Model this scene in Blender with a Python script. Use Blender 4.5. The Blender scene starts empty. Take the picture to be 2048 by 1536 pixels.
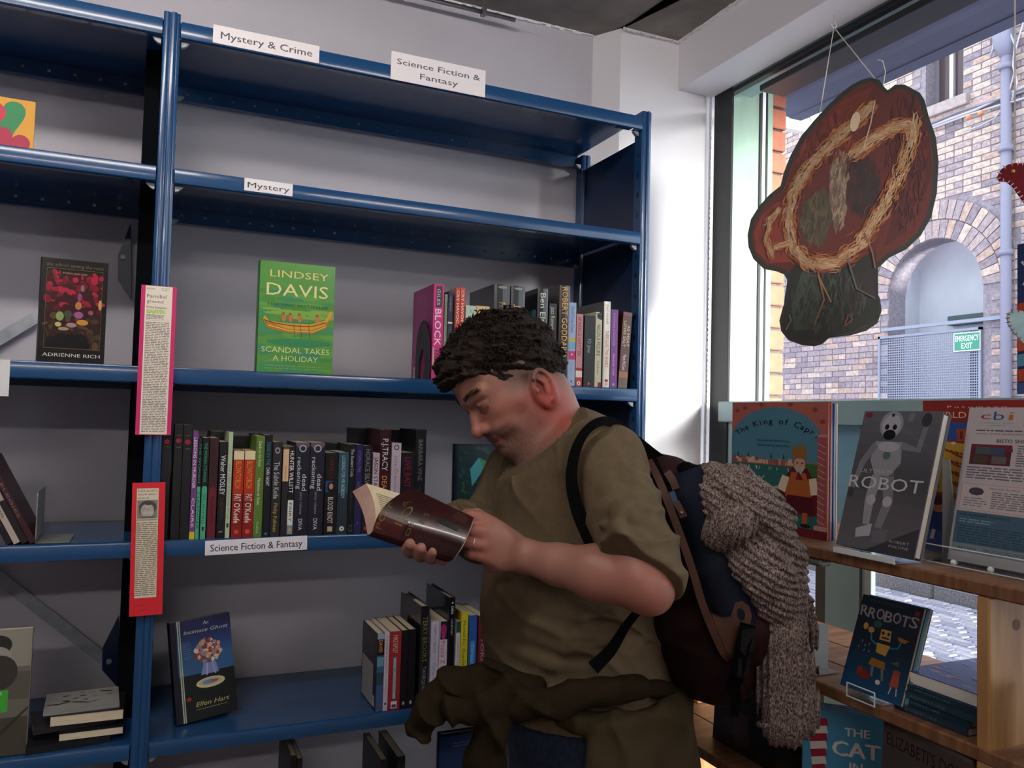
import bpy, bmesh, math, random
import numpy as np
from mathutils import Vector, Matrix
from mathutils.geometry import tessellate_polygon
random.seed(7)
SC = bpy.context.scene
COL = SC.collection
PI = math.pi

# ------------------------------------------------------------------ camera
FOC = 1622.0                                   # focal length in pixels of a 2048 wide frame
CAM = Vector((-0.019, -1.67, 1.60))
YAW, PITCH, ROLL = math.radians(23.85), math.radians(2.43), math.radians(1.53)
_f = Vector((math.sin(YAW)*math.cos(PITCH), math.cos(YAW)*math.cos(PITCH), math.sin(PITCH)))
_r = Vector((math.cos(YAW), -math.sin(YAW), 0)); _u = _r.cross(_f)
RT = math.cos(ROLL)*_r + math.sin(ROLL)*_u
UP = -math.sin(ROLL)*_r + math.cos(ROLL)*_u
FW = _f
cd = bpy.data.cameras.new('camera'); camo = bpy.data.objects.new('camera', cd); COL.objects.link(camo)
cd.sensor_fit = 'HORIZONTAL'; cd.sensor_width = 36; cd.lens = FOC/2048*36
cd.clip_start = 0.05; cd.clip_end = 200
camo.matrix_world = Matrix(((RT.x, UP.x, -FW.x, CAM.x), (RT.y, UP.y, -FW.y, CAM.y), (RT.z, UP.z, -FW.z, CAM.z), (0, 0, 0, 1)))
SC.camera = camo

# ------------------------------------------------------------------ world, lights, exposure
SC.view_settings.view_transform = 'Standard'; SC.view_settings.look = 'None'
SC.view_settings.gamma = 1; SC.view_settings.use_curve_mapping = False
SC.view_settings.exposure = 0.0
SC.cycles.transparent_max_bounces = 20
SKY_STRENGTH = 3.0
LAMP_W = 10.0
SUN_W = 15.0; SUN_DIR = (-.205, .97, -.15)
w = bpy.data.worlds.new('world'); SC.world = w; w.use_nodes = True
bg = w.node_tree.nodes['Background']; bg.inputs[0].default_value = (0.87, 0.92, 1.0, 1); bg.inputs[1].default_value = SKY_STRENGTH
sd = bpy.data.lights.new('sun', 'SUN'); sd.energy = SUN_W; sd.angle = math.radians(13); sd.color = (1.0, .96, .92)
sun = bpy.data.objects.new('sun', sd); COL.objects.link(sun); sun.rotation_euler = Vector(SUN_DIR).to_track_quat('-Z', 'Y').to_euler()
def area_light(name, loc, rot, sx, sy, power, col):
    d = bpy.data.lights.new(name, 'AREA'); d.shape = 'RECTANGLE'; d.size = sx; d.size_y = sy; d.energy = power; d.color = col
    o = bpy.data.objects.new(name, d); COL.objects.link(o); o.location = loc; o.rotation_euler = rot; return o

# ------------------------------------------------------------------ pixel to world helpers (photo frame 2048 x 1536)
def ray(px, py): return FW + RT*((px-1024)/FOC) - UP*((py-768)/FOC)
def onY(px, py, Y): d = ray(px, py); return CAM + d*((Y-CAM.y)/d.y)
def onX(px, py, X): d = ray(px, py); return CAM + d*((X-CAM.x)/d.x)
def onZ(px, py, Z): d = ray(px, py); return CAM + d*((Z-CAM.z)/d.z)
def at(px, py, d): return CAM + ray(px, py)*d

# ------------------------------------------------------------------ colour and material helpers
def lin(c):
    c = c.lstrip('#'); v = [int(c[i:i+2], 16)/255 for i in (0, 2, 4)]
    return tuple(x/12.92 if x <= .04045 else ((x+.055)/1.055)**2.4 for x in v)
MATS = {}
def mat(name, hexc='#808080', rough=.6, metal=0., noise=0., nscale=20., bump=0., bscale=60., coat=0., spec=.5, col2=None, stretch=None, bdist=.01, trans=0., ior=1.45):
    if name in MATS: return MATS[name]
    m = bpy.data.materials.new(name); m.use_nodes = True; nt = m.node_tree; b = nt.nodes['Principled BSDF']
    c = lin(hexc); b.inputs['Base Color'].default_value = (*c, 1); b.inputs['Roughness'].default_value = rough
    b.inputs['Metallic'].default_value = metal; b.inputs['Coat Weight'].default_value = coat
    b.inputs['Specular IOR Level'].default_value = spec
    b.inputs['Transmission Weight'].default_value = trans; b.inputs['IOR'].default_value = ior
    tc = nt.nodes.new('ShaderNodeTexCoord'); mp = nt.nodes.new('ShaderNodeMapping'); nt.links.new(tc.outputs['Object'], mp.inputs[0])
    if stretch: mp.inputs['Scale'].default_value = stretch
    if noise or col2:
        n = nt.nodes.new('ShaderNodeTexNoise'); n.inputs['Scale'].default_value = nscale; n.inputs['Detail'].default_value = 6
        nt.links.new(mp.outputs[0], n.inputs['Vector'])
        r = nt.nodes.new('ShaderNodeValToRGB'); nt.links.new(n.outputs[0], r.inputs[0])
        r.color_ramp.elements[0].position = .35; r.color_ramp.elements[1].position = .68
        if col2: a, z = c, lin(col2)
        else: a = tuple(x*(1-noise) for x in c); z = tuple(min(1, x*(1+noise)) for x in c)
        r.color_ramp.elements[0].color = (*a, 1); r.color_ramp.elements[1].color = (*z, 1)
        nt.links.new(r.outputs[0], b.inputs['Base Color'])
    if bump:
        n2 = nt.nodes.new('ShaderNodeTexNoise'); n2.inputs['Scale'].default_value = bscale; n2.inputs['Detail'].default_value = 4
        nt.links.new(mp.outputs[0], n2.inputs['Vector'])
        bp = nt.nodes.new('ShaderNodeBump'); bp.inputs['Strength'].default_value = bump; bp.inputs['Distance'].default_value = bdist
        nt.links.new(n2.outputs[0], bp.inputs['Height']); nt.links.new(bp.outputs[0], b.inputs['Normal'])
    MATS[name] = m; return m
def printed(name, rough, bump=0., bscale=80., coat=0., bdist=.005, spec=.5, mottle=0.):
    """a material that takes its colour from the mesh's own face colours (ink, dye, skin tone)"""
    if name in MATS: return MATS[name]
    m = mat(name, '#ffffff', rough, coat=coat, bump=bump, bscale=bscale, bdist=bdist, spec=spec); nt = m.node_tree; b = nt.nodes['Principled BSDF']
    a = nt.nodes.new('ShaderNodeAttribute'); a.attribute_name = 'Col'
    if mottle:
        n = nt.nodes.new('ShaderNodeTexNoise'); n.inputs['Scale'].default_value = 45; n.inputs['Detail'].default_value = 8
        tc = nt.nodes.new('ShaderNodeTexCoord'); nt.links.new(tc.outputs['Object'], n.inputs['Vector'])
        mr = nt.nodes.new('ShaderNodeMapRange'); mr.inputs['From Min'].default_value = .3; mr.inputs['From Max'].default_value = .7
        mr.inputs['To Min'].default_value = 1-mottle; mr.inputs['To Max'].default_value = 1+mottle*.5; nt.links.new(n.outputs[0], mr.inputs[0])
        mx = nt.nodes.new('ShaderNodeVectorMath'); mx.operation = 'SCALE'; nt.links.new(a.outputs['Color'], mx.inputs[0]); nt.links.new(mr.outputs[0], mx.inputs['Scale'])
        nt.links.new(mx.outputs[0], b.inputs['Base Color'])
    else: nt.links.new(a.outputs['Color'], b.inputs['Base Color'])
    return m
INK = printed('ink_on_paper', .55); GLOSS = printed('glossy_print', .22, coat=.3)

# ------------------------------------------------------------------ mesh builder
class MB:
    def __init__(s): s.v = []; s.f = []; s.c = []; s.col = (0.5, .5, .5)
    def colour(s, h): s.col = lin(h) if isinstance(h, str) else h; return s
    def add(s, vs, fs):
        k = len(s.v); s.v += [tuple(x) for x in vs]; s.f += [tuple(i+k for i in f) for f in fs]; s.c += [s.col]*len(fs); return s
    def box(s, x0, x1, y0, y1, z0, z1, M=None, bev=0.):
        vs = [Vector((x, y, z)) for z in (z0, z1) for y in (y0, y1) for x in (x0, x1)]
        if M is not None: vs = [M @ v for v in vs]
        return s.add(vs, [(0, 2, 3, 1), (4, 5, 7, 6), (0, 1, 5, 4), (2, 6, 7, 3), (0, 4, 6, 2), (1, 3, 7, 5)])
    def bbox(s, x0, x1, y0, y1, z0, z1, b=.002, M=None):
        """box with chamfered edges"""
        bm = bmesh.new(); bmesh.ops.create_cube(bm, size=1)
        for v in bm.verts: v.co = Vector((x0+(v.co.x+.5)*(x1-x0), y0+(v.co.y+.5)*(y1-y0), z0+(v.co.z+.5)*(z1-z0)))
        bmesh.ops.bevel(bm, geom=bm.edges[:], offset=b, segments=1, affect='EDGES')
        bm.verts.index_update(); vs = [v.co.copy() for v in bm.verts]
        if M is not None: vs = [M @ v for v in vs]
        s.add(vs, [tuple(v.index for v in f.verts) for f in bm.faces]); bm.free(); return s
    def prism(s, poly, a, b, M=None, axis='z'):
        """extrude a 2D outline between a and b along axis"""
        n = len(poly)
        def p(x, y, t): return Vector((x, y, t)) if axis == 'z' else (Vector((x, t, y)) if axis == 'y' else Vector((t, x, y)))
        vs = [p(x, y, a) for x, y in poly]+[p(x, y, b) for x, y in poly]
        if M is not None: vs = [M @ v for v in vs]
        fs = [(i, (i+1) % n, n+(i+1) % n, n+i) for i in range(n)]
        tri = tessellate_polygon([[Vector((x, y, 0)) for x, y in poly]])
        fs += [tuple(t) for t in tri]+[tuple(n+i for i in reversed(t)) for t in tri]
        return s.add(vs, fs)
    def tube(s, pts, r, n=8, cap=True):
        pts = [Vector(p) for p in pts]; rs = r if isinstance(r, (list, tuple)) else [r]*len(pts)
        k0 = len(s.v); vs = []; prev = None
        for i, p in enumerate(pts):
            d = (pts[min(i+1, len(pts)-1)]-pts[max(i-1, 0)]).normalized()
            if prev is None: a = d.orthogonal().normalized()
            else: a = (prev - d*prev.dot(d)).normalized()
            prev = a; b = d.cross(a)
            vs += [p+(a*math.cos(2*PI*j/n)+b*math.sin(2*PI*j/n))*rs[i] for j in range(n)]
        fs = [(i*n+j, i*n+(j+1) % n, (i+1)*n+(j+1) % n, (i+1)*n+j) for i in range(len(pts)-1) for j in range(n)]
        if cap: fs += [tuple(range(n))[::-1], tuple((len(pts)-1)*n+j for j in range(n))]
        return s.add(vs, fs)
    def ball(s, c, r, n=10, sc=(1, 1, 1)):
        vs = []; fs = []; m = n//2+1
        for i in range(m+1):
            t = PI*i/m
            for j in range(n): vs.append(Vector((c[0]+r*sc[0]*math.sin(t)*math.cos(2*PI*j/n), c[1]+r*sc[1]*math.sin(t)*math.sin(2*PI*j/n), c[2]+r*sc[2]*math.cos(t))))
        for i in range(m):
            for j in range(n): fs.append((i*n+j, (i+1)*n+j, (i+1)*n+(j+1) % n, i*n+(j+1) % n))
        return s.add(vs, fs)
    def build(s, name, material, parent=None, smooth=False, M=None, **props):
        me = bpy.data.meshes.new(name); vs = s.v
        me.from_pydata([tuple(v) for v in vs], [], s.f); me.validate()
        if len(me.polygons) == len(s.c):
            ca = me.color_attributes.new('Col', 'FLOAT_COLOR', 'CORNER'); arr = np.ones((len(me.loops), 4), np.float32)
            lt = np.array([p.loop_total for p in me.polygons]); arr[:, :3] = np.repeat(np.array(s.c, np.float32), lt, axis=0)
            ca.data.foreach_set('color', arr.ravel())
        me.materials.append(material)
        if smooth: me.polygons.foreach_set('use_smooth', [True]*len(me.polygons))
        o = bpy.data.objects.new(name, me); COL.objects.link(o)
        if parent is not None: o.parent = parent
        if M is not None: o.matrix_basis = M
        for k, v in props.items(): o[k] = v
        return o
def smooth_by_angle(o, ang=35):
    me = o.data; bm = bmesh.new(); bm.from_mesh(me); bmesh.ops.recalc_face_normals(bm, faces=bm.faces[:]); bm.to_mesh(me); bm.free()
    me.set_sharp_from_angle(angle=math.radians(ang))
    me.polygons.foreach_set('use_smooth', [True]*len(me.polygons)); return o
def thing(name, label, cat, loc=(0, 0, 0), M=None, group=None):
    o = bpy.data.objects.new(name, None); COL.objects.link(o); o.empty_display_size = .05
    if M is not None: o.matrix_world = M
    else: o.location = loc
    o['label'] = label; o['category'] = cat
    if group: o['group'] = group
    return o
def tag(o, label=None, cat=None, group=None, kind=None):
    if label: o['label'] = label
    if cat: o['category'] = cat
    if group: o['group'] = group
    if kind: o['kind'] = kind
    return o
def frame(origin, xa, ya=None, za=None):
    """matrix with the given local axes"""
    xa = Vector(xa).normalized()
    if za is None: za = xa.cross(Vector(ya)).normalized(); ya = za.cross(xa)
    elif ya is None: ya = Vector(za).cross(xa).normalized(); za = xa.cross(ya)
    return Matrix(((xa.x, ya[0], za[0], origin[0]), (xa.y, ya[1], za[1], origin[1]), (xa.z, ya[2], za[2], origin[2]), (0, 0, 0, 1)))

# ------------------------------------------------------------------ flat print: shapes and lettering on a sheet
_TX = {}
def text_mesh(s, bold=0., shear=0., space=1.):
    k = (s, bold, shear, space)
    if k in _TX: return _TX[k]
    cu = bpy.data.curves.new('t', 'FONT'); cu.body = s; cu.size = 1; cu.offset = bold; cu.shear = shear; cu.space_character = space
    cu.resolution_u = 2; cu.fill_mode = 'FRONT'
    o = bpy.data.objects.new('t', cu); COL.objects.link(o)
    me = bpy.data.meshes.new_from_object(o.evaluated_get(bpy.context.evaluated_depsgraph_get()))
    v = np.array([p.co[:2] for p in me.vertices]) if len(me.vertices) else np.zeros((0, 2)); f = [tuple(p.vertices) for p in me.polygons]
    bpy.data.objects.remove(o); bpy.data.curves.remove(cu); bpy.data.meshes.remove(me)
    if len(v): lo, hi = v.min(0), v.max(0)
    else: lo, hi = np.zeros(2), np.ones(2)
    _TX[k] = (v, f, lo, hi); return _TX[k]
def clip(poly, w, h):
    for ax, lim, sg in ((0, 0, 1), (0, w, -1), (1, 0, 1), (1, h, -1)):
        out = []
        for i in range(len(poly)):
            a, b = poly[i-1], poly[i]; da, db = (a[ax]-lim)*sg, (b[ax]-lim)*sg
            if (da >= 0) != (db >= 0): t = da/(da-db); out.append((a[0]+(b[0]-a[0])*t, a[1]+(b[1]-a[1])*t))
            if db >= 0: out.append(b)
        poly = out
        if len(poly) < 3: return []
    return poly
class Print:
    """sheet w x h metres; drawing units: 100 = sheet width, y runs down from the top"""
    def __init__(s, w, h, bg=None, eps=1e-5, DH=None):
        s.w, s.h, s.H = w, h, DH or 100*h/w; s.ky = h/s.H; s.m = MB(); s.z = 4e-5; s.eps = eps
        if bg: s.rect(0, 0, 100, s.H, bg)
    def _poly(s, pts, col):
        p = clip(pts, 100, s.H)
        if len(p) < 3: return
        k = s.w/100; s.m.colour(col); s.m.add([((x-50)*k, (s.H-y)*s.ky, s.z) for x, y in p], [tuple(range(len(p)))])
    def _fix(s, pts):
        a = sum(pts[i-1][0]*pts[i][1]-pts[i][0]*pts[i-1][1] for i in range(len(pts)))
        return pts if a < 0 else pts[::-1]
    def poly(s, pts, col):
        s.z += s.eps
        if len(pts) == 3: s._poly(s._fix(pts), col); return s
        for t in tessellate_polygon([[Vector((x, y, 0)) for x, y in pts]]):
            s._poly(s._fix([pts[i] for i in t]), col)
        return s
    def rect(s, x0, y0, x1, y1, col): s.z += s.eps; s._poly(s._fix([(x0, y0), (x1, y0), (x1, y1), (x0, y1)]), col); return s
    def ell(s, cx, cy, rx, ry, col, rot=0, n=20, a0=0, a1=360):
        c, d = math.cos(math.radians(rot)), math.sin(math.radians(rot)); pts = []
        full = abs(a1-a0) >= 360; m = n if full else n+1
        for i in range(m):
            t = math.radians(a0+(a1-a0)*i/n); x, y = rx*math.cos(t), ry*math.sin(t); pts.append((cx+x*c-y*d, cy+x*d+y*c))
        s.z += s.eps; s._poly(s._fix(pts), col); return s
    def stroke(s, pts, wd, col, eps=None):
        s.z += s.eps if eps is None else eps; ws = wd if isinstance(wd, (list, tuple)) else [wd]*len(pts)
        L = []; R = []
        for i, p in enumerate(pts):
            a, b = pts[max(i-1, 0)], pts[min(i+1, len(pts)-1)]; dx, dy = b[0]-a[0], b[1]-a[1]; l = math.hypot(dx, dy) or 1
            nx, ny = -dy/l*ws[i]/2, dx/l*ws[i]/2; L.append((p[0]+nx, p[1]+ny)); R.append((p[0]-nx, p[1]-ny))
        for i in range(len(pts)-1): s._poly(s._fix([L[i], L[i+1], R[i+1], R[i]]), col)
        return s
    def text(s, x, y, size, t, col, align='c', bold=0., rot=0, width=None, shear=0., space=1.):
        """x, y: anchor on the cap-height middle; size: capital height; width: stretch the line to this width"""
        v, f, lo, hi = text_mesh(t, 0., shear, space)
        if not len(v): return s
        W = hi[0]-lo[0]; ky = size/.73; kx = ky if width is None else width/W
        ox = {'l': 0, 'c': W*kx/2, 'r': W*kx}[align]; c, d = math.cos(math.radians(rot)), math.sin(math.radians(rot))
        q = []
        for a, b in v:
            X = (a-lo[0])*kx-ox; Y = -(b*ky-size/2); q.append((x+X*c-Y*d, y+X*d+Y*c))
        for o in ((0, 0), (1, .4), (-1, -.4)) if bold else ((0, 0),):
            s.z += s.eps; e = bold*size*1.6
            for g in f: s._poly(s._fix([(q[i][0]+o[0]*e, q[i][1]+o[1]*e) for i in g]), col)
        return s
    def arctext(s, cx, cy, R, a0, a1, size, t, col, bold=0.):
        n = len(t)
        for i, ch in enumerate(t):
            if ch == ' ': continue
            a = math.radians(a0+(a1-a0)*(i+.5)/n); s.text(cx+R*math.sin(a), cy-R*math.cos(a), size, ch, col, bold=bold, rot=math.degrees(a)); s.z -= s.eps
        s.z += s.eps; return s
    def greek(s, x0, y0, x1, y1, n, col, fill=.55, seed=1, ragged=.15):
        """rows of tiny word-like dashes standing for body text too small to read"""
        r = random.Random(seed); s.z += s.eps; st = (y1-y0)/n
        for i in range(n):
            x = x0; e = x1-(r.random()*ragged*(x1-x0) if r.random() < .5 else 0)
            while x < e:
                l = (1.2+r.random()*3.5)*st*.8; s._poly(s._fix([(x, y0+i*st), (min(x+l, e), y0+i*st), (min(x+l, e), y0+(i+fill)*st), (x, y0+(i+fill)*st)]), col); x += l+st*.45
        return s
    def build(s, name, parent, M, material=None): return s.m.build(name, material or INK, parent, M=M)
# ================================================================== the room
WALLM = mat('wall_paint', '#c7c2ca', .85, noise=.04, nscale=3, bump=.15, bscale=140, bdist=.002)
WHITE = mat('white_plaster', '#f1eef2', .8, bump=.1, bscale=100, bdist=.002)
CONC = mat('concrete', '#77706a', .9, col2='#948c84', nscale=7, bump=.5, bscale=30, bdist=.006)
def struct(mb, name, m, parent=None, smooth=False): 
    o = mb.build(name, m, parent, smooth)
    if parent is None: o['kind'] = 'structure'
    return o
FLOORM = mat('floor_boards', '#7a6048', .5, noise=.2, nscale=6, stretch=(1, 12, 1))
struct(MB().box(-3.6, 1.60, -5.3, .45, -.12, 0), 'floor', FLOORM)
struct(MB().box(-3.6, 1.12, .35, .45, 0, 2.75), 'wall_back', WALLM)
struct(MB().box(-3.7, -3.6, -5.3, .45, 0, 2.75), 'wall_left', WALLM)
struct(MB().box(-3.6, 1.60, -5.4, -5.3, 0, 2.75), 'wall_front', WALLM)
# boxed pier in the corner, its left side splayed, its window edge rounded
poly = [(1.100, .352), (1.148, .272), (1.430, .265)]
poly += [(1.430+.026*math.sin(t), .291-.026*math.cos(t)) for t in (.4, .8, 1.2, 1.57)]+[(1.456, .36)]
struct(MB().prism(poly, 0, 2.71), 'wall_corner', WHITE)
bead = MB().bbox(1.452, 1.4575, .262, .268, 0, 2.567, .001)
for i in range(170): bead.box(1.4572, 1.459, .262+.001*(i % 2), .266, .01+i*.015, .0185+i*.015)
struct(bead, 'trim_1', WHITE)
# concrete ceiling slabs with an open joint between them
a, b = onZ(1241, 56, 2.71), onZ(1353, 0, 2.71); dj = (b-a).normalized(); nj = Vector((-dj.y, dj.x, 0))
p0 = a-dj*1.0; p1 = a+dj*6
ceil = MB().prism([(-3.6, .36), (-3.6, -5.3), (p1.x-.004, -5.3), (p1.x-.004, p1.y), (a.x-.004, a.y), (1.11, .36)], 2.71, 2.85)
co = struct(ceil, 'ceiling', CONC)
MB().prism([(a.x+.004, a.y+.004), (p1.x+.004, p1.y), (p1.x+.004, -5.3), (1.60, -5.3), (1.60, .36), (1.11, .36)], 2.708, 2.85).build('ceiling_panel', CONC, co)
rg = MB()                                            # rough plaster line where walls meet the concrete
for i in range(60):
    x = 1.15+i*.0032; rg.box(x, x+.0034, .258, .266, 2.70+random.random()*.006, 2.712)
for i in range(150):
    y = .26-i*.012; rg.box(1.333-random.random()*.003, 1.342, y-.012, y, 2.699+random.random()*.009, 2.712)
for i in range(150):
    x = -1+i*.014; rg.box(x, x+.014, .343-random.random()*.002, .351, 2.701+random.random()*.007, 2.712)
struct(rg, 'trim_2', WHITE)
struct(MB().box(1.341, 1.462, -5.3, .275, 2.567, 2.712), 'beam', WHITE)
struct(MB().box(1.462, 1.60, -5.3, .45, 2.60, 2.86), 'wall_right', WHITE)
struct(MB().box(1.47, 1.60, -5.3, -1.95, 0, 2.6), 'wall_right', WHITE)
struct(MB().box(1.456, 1.545, .285, .45, 0, 2.6), 'wall_right', WHITE)
# conduit under the ceiling along the back wall
c0, c1 = onY(1030, 40, .30), onY(860, -5, .30)
STEEL = mat('dull_steel', '#8d8a90', .35, metal=.8); DSTEEL = mat('dark_steel', '#3a3a40', .45, metal=.6)
cx = thing('conduit', 'thin grey metal conduit pipe clipped along the top of the back wall', 'pipe', (c0.x, c0.y, c0.z))
L = 1.6
MB().tube([(0, 0, 0), (-L, 0, 0)], .006, 8).build('pipe', STEEL, cx, smooth=True)
k = onY(967, 24, .30); dx = k.x-c0.x
MB().tube([(dx, 0, 0), (dx, 0, 2.71-c0.z)], .0035, 6).box(dx-.006, dx+.006, -.009, .009, -.009, .009).build('clip', STEEL, cx)
MB().tube([(-1.3, 0, 0), (-1.3, 0, 2.71-c0.z)], .0035, 6).box(-1.306, -1.294, -.009, .009, -.009, .009).build('clip', STEEL, cx)

# ------------------------------------------------------------------ shop window
FR = mat('green_grey_frame', '#8fa8aa', .4, metal=.1, noise=.12, nscale=5, stretch=(1, 1, .3), spec=.6)
PAN = mat('green_grey_panel', '#a9c2ae', .22, metal=.35, noise=.14, nscale=9, stretch=(1, 1, .25), bump=.05, bscale=30)
DK = mat('black_gasket', '#15171a', .4)
def schlick(nt, f0):
    """mirror share of a thin clear sheet, the same from either side"""
    lw = nt.nodes.new('ShaderNodeLayerWeight'); lw.inputs[0].default_value = .5
    pw = nt.nodes.new('ShaderNodeMath'); pw.operation = 'POWER'; pw.inputs[1].default_value = 5; nt.links.new(lw.outputs['Facing'], pw.inputs[0])
    ma = nt.nodes.new('ShaderNodeMath'); ma.operation = 'MULTIPLY_ADD'; ma.inputs[1].default_value = 1-f0; ma.inputs[2].default_value = f0; nt.links.new(pw.outputs[0], ma.inputs[0])
    return ma
GLASS = bpy.data.materials.new('window_glass'); GLASS.use_nodes = True; nt = GLASS.node_tree; nt.nodes.clear()
o_ = nt.nodes.new('ShaderNodeOutputMaterial'); t_ = nt.nodes.new('ShaderNodeBsdfTransparent'); g_ = nt.nodes.new('ShaderNodeBsdfGlossy'); m_ = nt.nodes.new('ShaderNodeMixShader'); fr_ = schlick(nt, .04)
t_.inputs[0].default_value = (.93, .97, .96, 1); g_.inputs['Roughness'].default_value = .015
nt.links.new(fr_.outputs[0], m_.inputs[0]); nt.links.new(t_.outputs[0], m_.inputs[1]); nt.links.new(g_.outputs[0], m_.inputs[2]); nt.links.new(m_.outputs[0], o_.inputs[0])
def yx(px, py, X): return onX(px, py, X).y
def zx(px, py, X): return onX(px, py, X).z
win = bpy.data.objects.new('window_1', None); COL.objects.link(win); win['kind'] = 'structure'
XI, XG = 1.466, 1.515
YL = yx(1447, 500, XI); Y1 = yx(1460, 500, XI); Y2 = yx(1516, 500, XI); Y3 = yx(1521, 500, XI); Y4 = yx(1529, 500, XI); Y5 = yx(1541, 500, XI)
ZT1, ZT0 = 1.664, 1.606                              # transom
h1 = zx(1700, 56, XG); h2 = zx(1700, 73, XG); h3 = zx(1700, 99, XG); h4 = zx(1700, 113, XG)
MB().bbox(XI-.002, 1.473, Y1, YL+.05, 0, 2.6, .001).build('frame', DK, win)                    # dark edge jamb
# outside reveal of the opening, seen through the glass: metal lining, gasket, white strip in place of a bright daylight slit, green strip
yr = .28
def rx(px): return onY(px, 500, yr).x
for xa, xb, m, nm, dy in ((1459, 1515, PAN, 'panel', 0), (1515, 1520.5, DK, 'gasket', -.004), (1520.5, 1528.5, WHITE, 'daylight_strip', 0), (1528.5, 1531, DK, 'gasket', -.002), (1531, 1541, PAN, 'panel', -.004)):
    MB().bbox(rx(xa), rx(xb), yr+dy, .45, ZT1-.02, 2.80, .001).build(nm, m, win)
MB().bbox(XI, 1.56, -1.95, YL, h2, 2.6, .002).build('frame', FR, win)                     # head
MB().bbox(XI-.002, 1.55, -1.95, Y5+.05, h4, h3, .002).build('frame', DK, win)             # upper bar
MB().bbox(XI-.001, XI+.02, -1.95, YL, h2-.012, h2+.001, .001).build('frame', DK, win)
MB().bbox(XI-.012, 1.56, -1.95, YL, ZT0, ZT1, .003).build('frame', FR, win)               # transom
# lower bay: panel left of the first pane, boxed post, slim frame
MB().bbox(XI+.003, 1.50, .05, YL, 0, ZT0, .001).build('panel', FR, win)
MB().bbox(XI-.004, 1.54, yx(1482, 850, XI), .05, 0, ZT0, .001).build('frame', DK, win)
XL = 1.50
a1 = yx(1630, 1200, XL); a2 = yx(1650, 1200, XL); a3 = yx(1719, 1200, XL); a4 = yx(1723, 1200, XL); a5 = yx(1730, 1200, XL); a6 = yx(1742, 1200, XL)
MB().bbox(XL, 1.56, a2, a1, .1, ZT0, .001).build('frame', DK, win)
MB().bbox(XL-.001, 1.53, a3, a2, .1, ZT0, .001).build('panel', mat('teal_panel', '#6c98ac', .45, noise=.06, nscale=4), win)
MB().bbox(XL, 1.514, a4, a3, .1, ZT0, .001).build('frame', DK, win)
MB().bbox(XL, 1.514, a6, a5, .1, ZT0, .001).build('frame', FR, win)
MB().bbox(XI, 1.56, -1.95, YL, 0, .1, .003).build('frame', FR, win)
for y in (-1.91,): MB().bbox(XI, 1.56, y-.04, y, .1, 2.6, .003).build('frame', FR, win)
ys = [Y1+.06, -1.95]
for i in range(1):
    ya, yb = ys[i] if i == 0 else ys[i]+0, ys[i+1]+.0
    MB().add([(XG, ya, ZT1), (XG, yb, ZT1), (XG, yb, 2.6), (XG, ya, 2.6)], [(0, 1, 2, 3)]).build('pane', GLASS, win)
    MB().add([(XG, ya, .1), (XG, yb, .1), (XG, yb, ZT0), (XG, ya, ZT0)], [(0, 1, 2, 3)]).build('pane', GLASS, win)
MB().bbox(1.38, 1.47, -1.95, a6-.3, 0, .30, .004).build('sill', WHITE, win)

# strip lights under the ceiling, out of the picture
LIT = bpy.data.materials.new('lit_diffuser'); LIT.use_nodes = True; b_ = LIT.node_tree.nodes['Principled BSDF']; b_.inputs['Emission Color'].default_value = (1, .95, .90, 1); b_.inputs['Emission Strength'].default_value = 31
for n, (x0, x1, y, e) in enumerate(((-1.3, .1, -1.02, 1.), (.62, 1.32, -2.27, 1.), (-1.5, -.1, -3.6, 1.4))):
    lt = thing('ceiling_light', ('white strip light on the ceiling nearest the blue shelving', 'boxy strip light on the ceiling beside the window wall', 'white strip light on the ceiling at the back of the shop')[n], 'lamp', (x0, y, 2.71), group='shop ceiling lights')
    MB().bbox(0, x1-x0, -.03, .03, -.02, 0, .004).build('housing', WHITE, lt)
    MB().bbox(.01, x1-x0-.01, -.022, .022, -.10, -.02, .004).build('diffuser', LIT, lt)
# ================================================================== the street outside
MORTAR = mat('mortar', '#8d8590', .95, noise=.2, nscale=30)
BR = [mat('brick_%d' % i, c, .9, noise=.22, nscale=25, bump=.4, bscale=60) for i, c in enumerate(('#ad9a9c', '#9a8c94', '#b49a92', '#8a7e89', '#c4b0a8', '#a09096'))]
XF = 8.3
def fy(px, py): return onX(px, py, XF).y
def fz(px, py): return onX(px, py, XF).z
bld = thing('brick_building', 'weathered brick building across the narrow cobbled street', 'building', (XF, 5, -.05))
T = Matrix.Translation((-XF, -5, .05))
# openings: upper window and arched doorway
wy0, wy1 = fy(1925, 180), fy(1850, 200); wz0 = fz(1880, 210); wz1 = wz0+1.5
ay = (fy(1965, 600)+fy(1776, 600))/2; aR = (fy(1776, 600)-fy(1965, 600))/2; az = fz(1885, 474)-aR
RO = aR+.45
def inside_arch(y, z, R): return (abs(y-ay) < R and z < az) or ((y-ay)**2+(z-az)**2 < R*R)
def blocked(y0, y1, z0, z1):
    if y1 > wy0 and y0 < wy1 and z1 > wz0 and z0 < wz1: return True
    for y in (y0, (y0+y1)/2, y1):
        for z in (z0, z1):
            if z > az-.02 and (y-ay)**2+(z-az)**2 < RO*RO and z >= az: return True
            if abs(y-ay) < aR and z < az: return True
    return False
core = MB()
core.box(XF+.012, XF+.3, 2.6, wy0, -.1, 6.4, M=T).box(XF+.012, XF+.3, wy1, 18, -.1, 6.4, M=T)
core.box(XF+.012, XF+.3, wy0, wy1, az+aR+.02, wz0, M=T).box(XF+.012, XF+.3, wy0, wy1, wz1, 6.4, M=T)
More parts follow.
